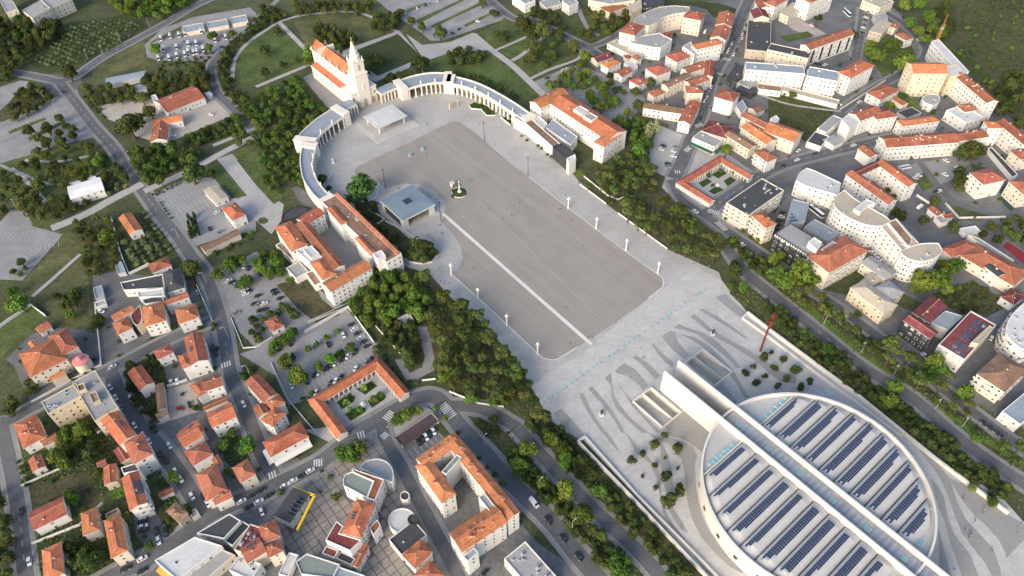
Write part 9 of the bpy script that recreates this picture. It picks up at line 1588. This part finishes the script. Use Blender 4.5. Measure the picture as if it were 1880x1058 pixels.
# ---------------------------------------------------------------- vehicles
def car_parts(kind, paint):
    P = 'paint_' + paint
    if kind == 'car': L_, W_, zb, zt, sill = 4.3, 1.78, .28, 1.46, .9; cab = (-1.75, 1.05, -1.15, .35)
    elif kind == 'van': L_, W_, zb, zt, sill = 5.6, 2.0, .32, 2.3, 1.15; cab = (-2.7, 2.1, -2.6, 1.3)
    elif kind == 'motorhome': L_, W_, zb, zt, sill = 6.8, 2.3, .4, 3.0, 1.3; cab = (-3.3, 2.8, -3.2, 2.5)
    else: L_, W_, zb, zt, sill = 12.0, 2.5, .4, 3.3, 1.4; cab = (-5.9, 5.9, -5.8, 5.6)
    b = MB(); h = L_ / 2; w = W_ / 2
    def loop(x, hw, z0, z1): return [(x, -hw, z0), (x, hw, z0), (x, hw * .93, z1), (x, -hw * .93, z1)]
    secs = [loop(-h, w * .88, zb + .15, sill - .1), loop(-h * .9, w, zb, sill), loop(h * .45, w, zb, sill), loop(h * .9, w * .95, zb, sill - .14), loop(h, w * .8, zb + .12, sill - .26)]
    for s0, s1 in zip(secs, secs[1:]):
        for i in range(4): b.face([s0[i], s0[(i + 1) % 4], s1[(i + 1) % 4], s1[i]][::-1], P)
    b.face(secs[0], P); b.face(secs[-1][::-1], P)
    g = MB(); lo = [(cab[0], -w * .92, sill - .02), (cab[1], -w * .92, sill - .02), (cab[1], w * .92, sill - .02), (cab[0], w * .92, sill - .02)]; hi = [(cab[2], -w * .74, zt - .08), (cab[3], -w * .74, zt - .08), (cab[3], w * .74, zt - .08), (cab[2], w * .74, zt - .08)]
    gm = 'glass' if kind in ('car', 'bus') else P
    for i in range(4): g.face([lo[i], lo[(i + 1) % 4], hi[(i + 1) % 4], hi[i]], gm if not (kind in ('van', 'motorhome') and i == 1) else 'glass')
    rf_ = MB(); e = .06; rf_.prism([(cab[2] - e, -w * .77), (cab[3] + e, -w * .77), (cab[3] + e, w * .77), (cab[2] - e, w * .77)], zt - .09, zt, P, None, True)
    if kind == 'motorhome': rf_.box((-.6, 0, zt + .12), (.8, .8, .25), 'roof_g'); rf_.box((1.6, 0, zt + .08), (1.2, 1.6, .16), 'wall_w')
    if kind == 'bus':
        rf_.box((-2.5, 0, zt + .1), (2.4, 1.6, .2), 'roof_g')
    wm = MB(); 
    n = 10; r = .34 if kind == 'car' else .42
    ring0 = [(r * math.cos(6.2832 * i / n), -.11, r * math.sin(6.2832 * i / n)) for i in range(n)]; ring1 = [(x, .11, z) for x, y, z in ring0]
    for i in range(n): wm.face([ring0[i], ring0[(i + 1) % n], ring1[(i + 1) % n], ring1[i]], 'tyre')
    wm.face(ring0[::-1], 'metal'); wm.face(ring1, 'metal')
    return b.mesh('body'), g.mesh('cabin_glass'), rf_.mesh('cabin_roof'), wm.mesh('wheel'), [(sx * L_ * .31, sy * (w - .1), r) for sx in (-1, 1) for sy in (-1, 1)]
CARP = {}
WORDS = dict(w='white', k='black', g='silver grey', r='red', b='blue')
for (label_, group, its_) in CARS_:
  for ((kind, c, x, y, rz), label) in in_order(its_, label_, 2):
    if (kind, c) not in CARP: CARP[(kind, c)] = car_parts(kind, c)
    bd, gl, rf_, wh, ws = CARP[(kind, c)]
    z = .28
    root = empty('parked_' + kind if kind != 'bus' else 'coach', (x, y, z), rz); tag(root, label, kind if kind != 'bus' else 'coach', group)
    link('body', bd, root); link('cabin_glass', gl, root); link('cabin_roof', rf_, root)
    for w_ in ws: o = link('wheel', wh, root); o.location = w_
# ---------------------------------------------------------------- people
def person_mesh(name, m, step):
    b = MB(); n = 8
    rows = [(.0, .0)]
    rings = [(.16, .10, .82, 0), (.19, .12, .98, 0), (.17, .11, 1.12, 0), (.22, .13, 1.36, 0), (.20, .12, 1.46, 0), (.07, .07, 1.52, 1), (.10, .11, 1.60, 1), (.10, .115, 1.68, 1), (.05, .05, 1.77, 2)]
    mt = {0: m, 1: 'stone', 2: 'door'}; base = len(b.v)
    for rx, ry, z, _ in rings: b.v += [(rx * math.cos(6.2832 * i / n), ry * math.sin(6.2832 * i / n), z) for i in range(n)]
    for k in range(len(rings) - 1):
        for i in range(n): b.f.append((base + k * n + i, base + k * n + (i + 1) % n, base + (k + 1) * n + (i + 1) % n, base + (k + 1) * n + i)); b.m.append(b.mi(mt[rings[k + 1][3]]))
    b.f.append(tuple(base + (len(rings) - 1) * n + i for i in range(n))); b.m.append(b.mi('door'))
    for s in (-1, 1):
        b.bar((s * .09, 0, .84), (s * .1, s * step * .5, .45), .15, 'clothes_0'); b.bar((s * .1, s * step * .5, .47), (s * .1, s * step * .55, .05), .11, 'clothes_0'); b.bar((s * .1, s * step * .55 - .03, .05), (s * .1, s * step * .55 + .17, .04), .09, 'clothes_0')
        b.bar((s * .22, 0, 1.42), (s * .27, -s * step * .3, 1.12), .09, m); b.bar((s * .27, -s * step * .3, 1.13), (s * .25, -s * step * .2 + .08, .88), .07, 'stone')
    return b.mesh(name)
PERS = [person_mesh('person', 'clothes_%d' % i, .2 + .12 * (i % 3)) for i in range(5)]
for (label_, group, its_) in PEOPLE_:
  for ((x, y, rz, c), label) in in_order(its_, label_):
    o = link('person', PERS[c]); o.location = (x, y, .17); o.rotation_euler = (0, 0, rz); tag(o, label, 'person', group)
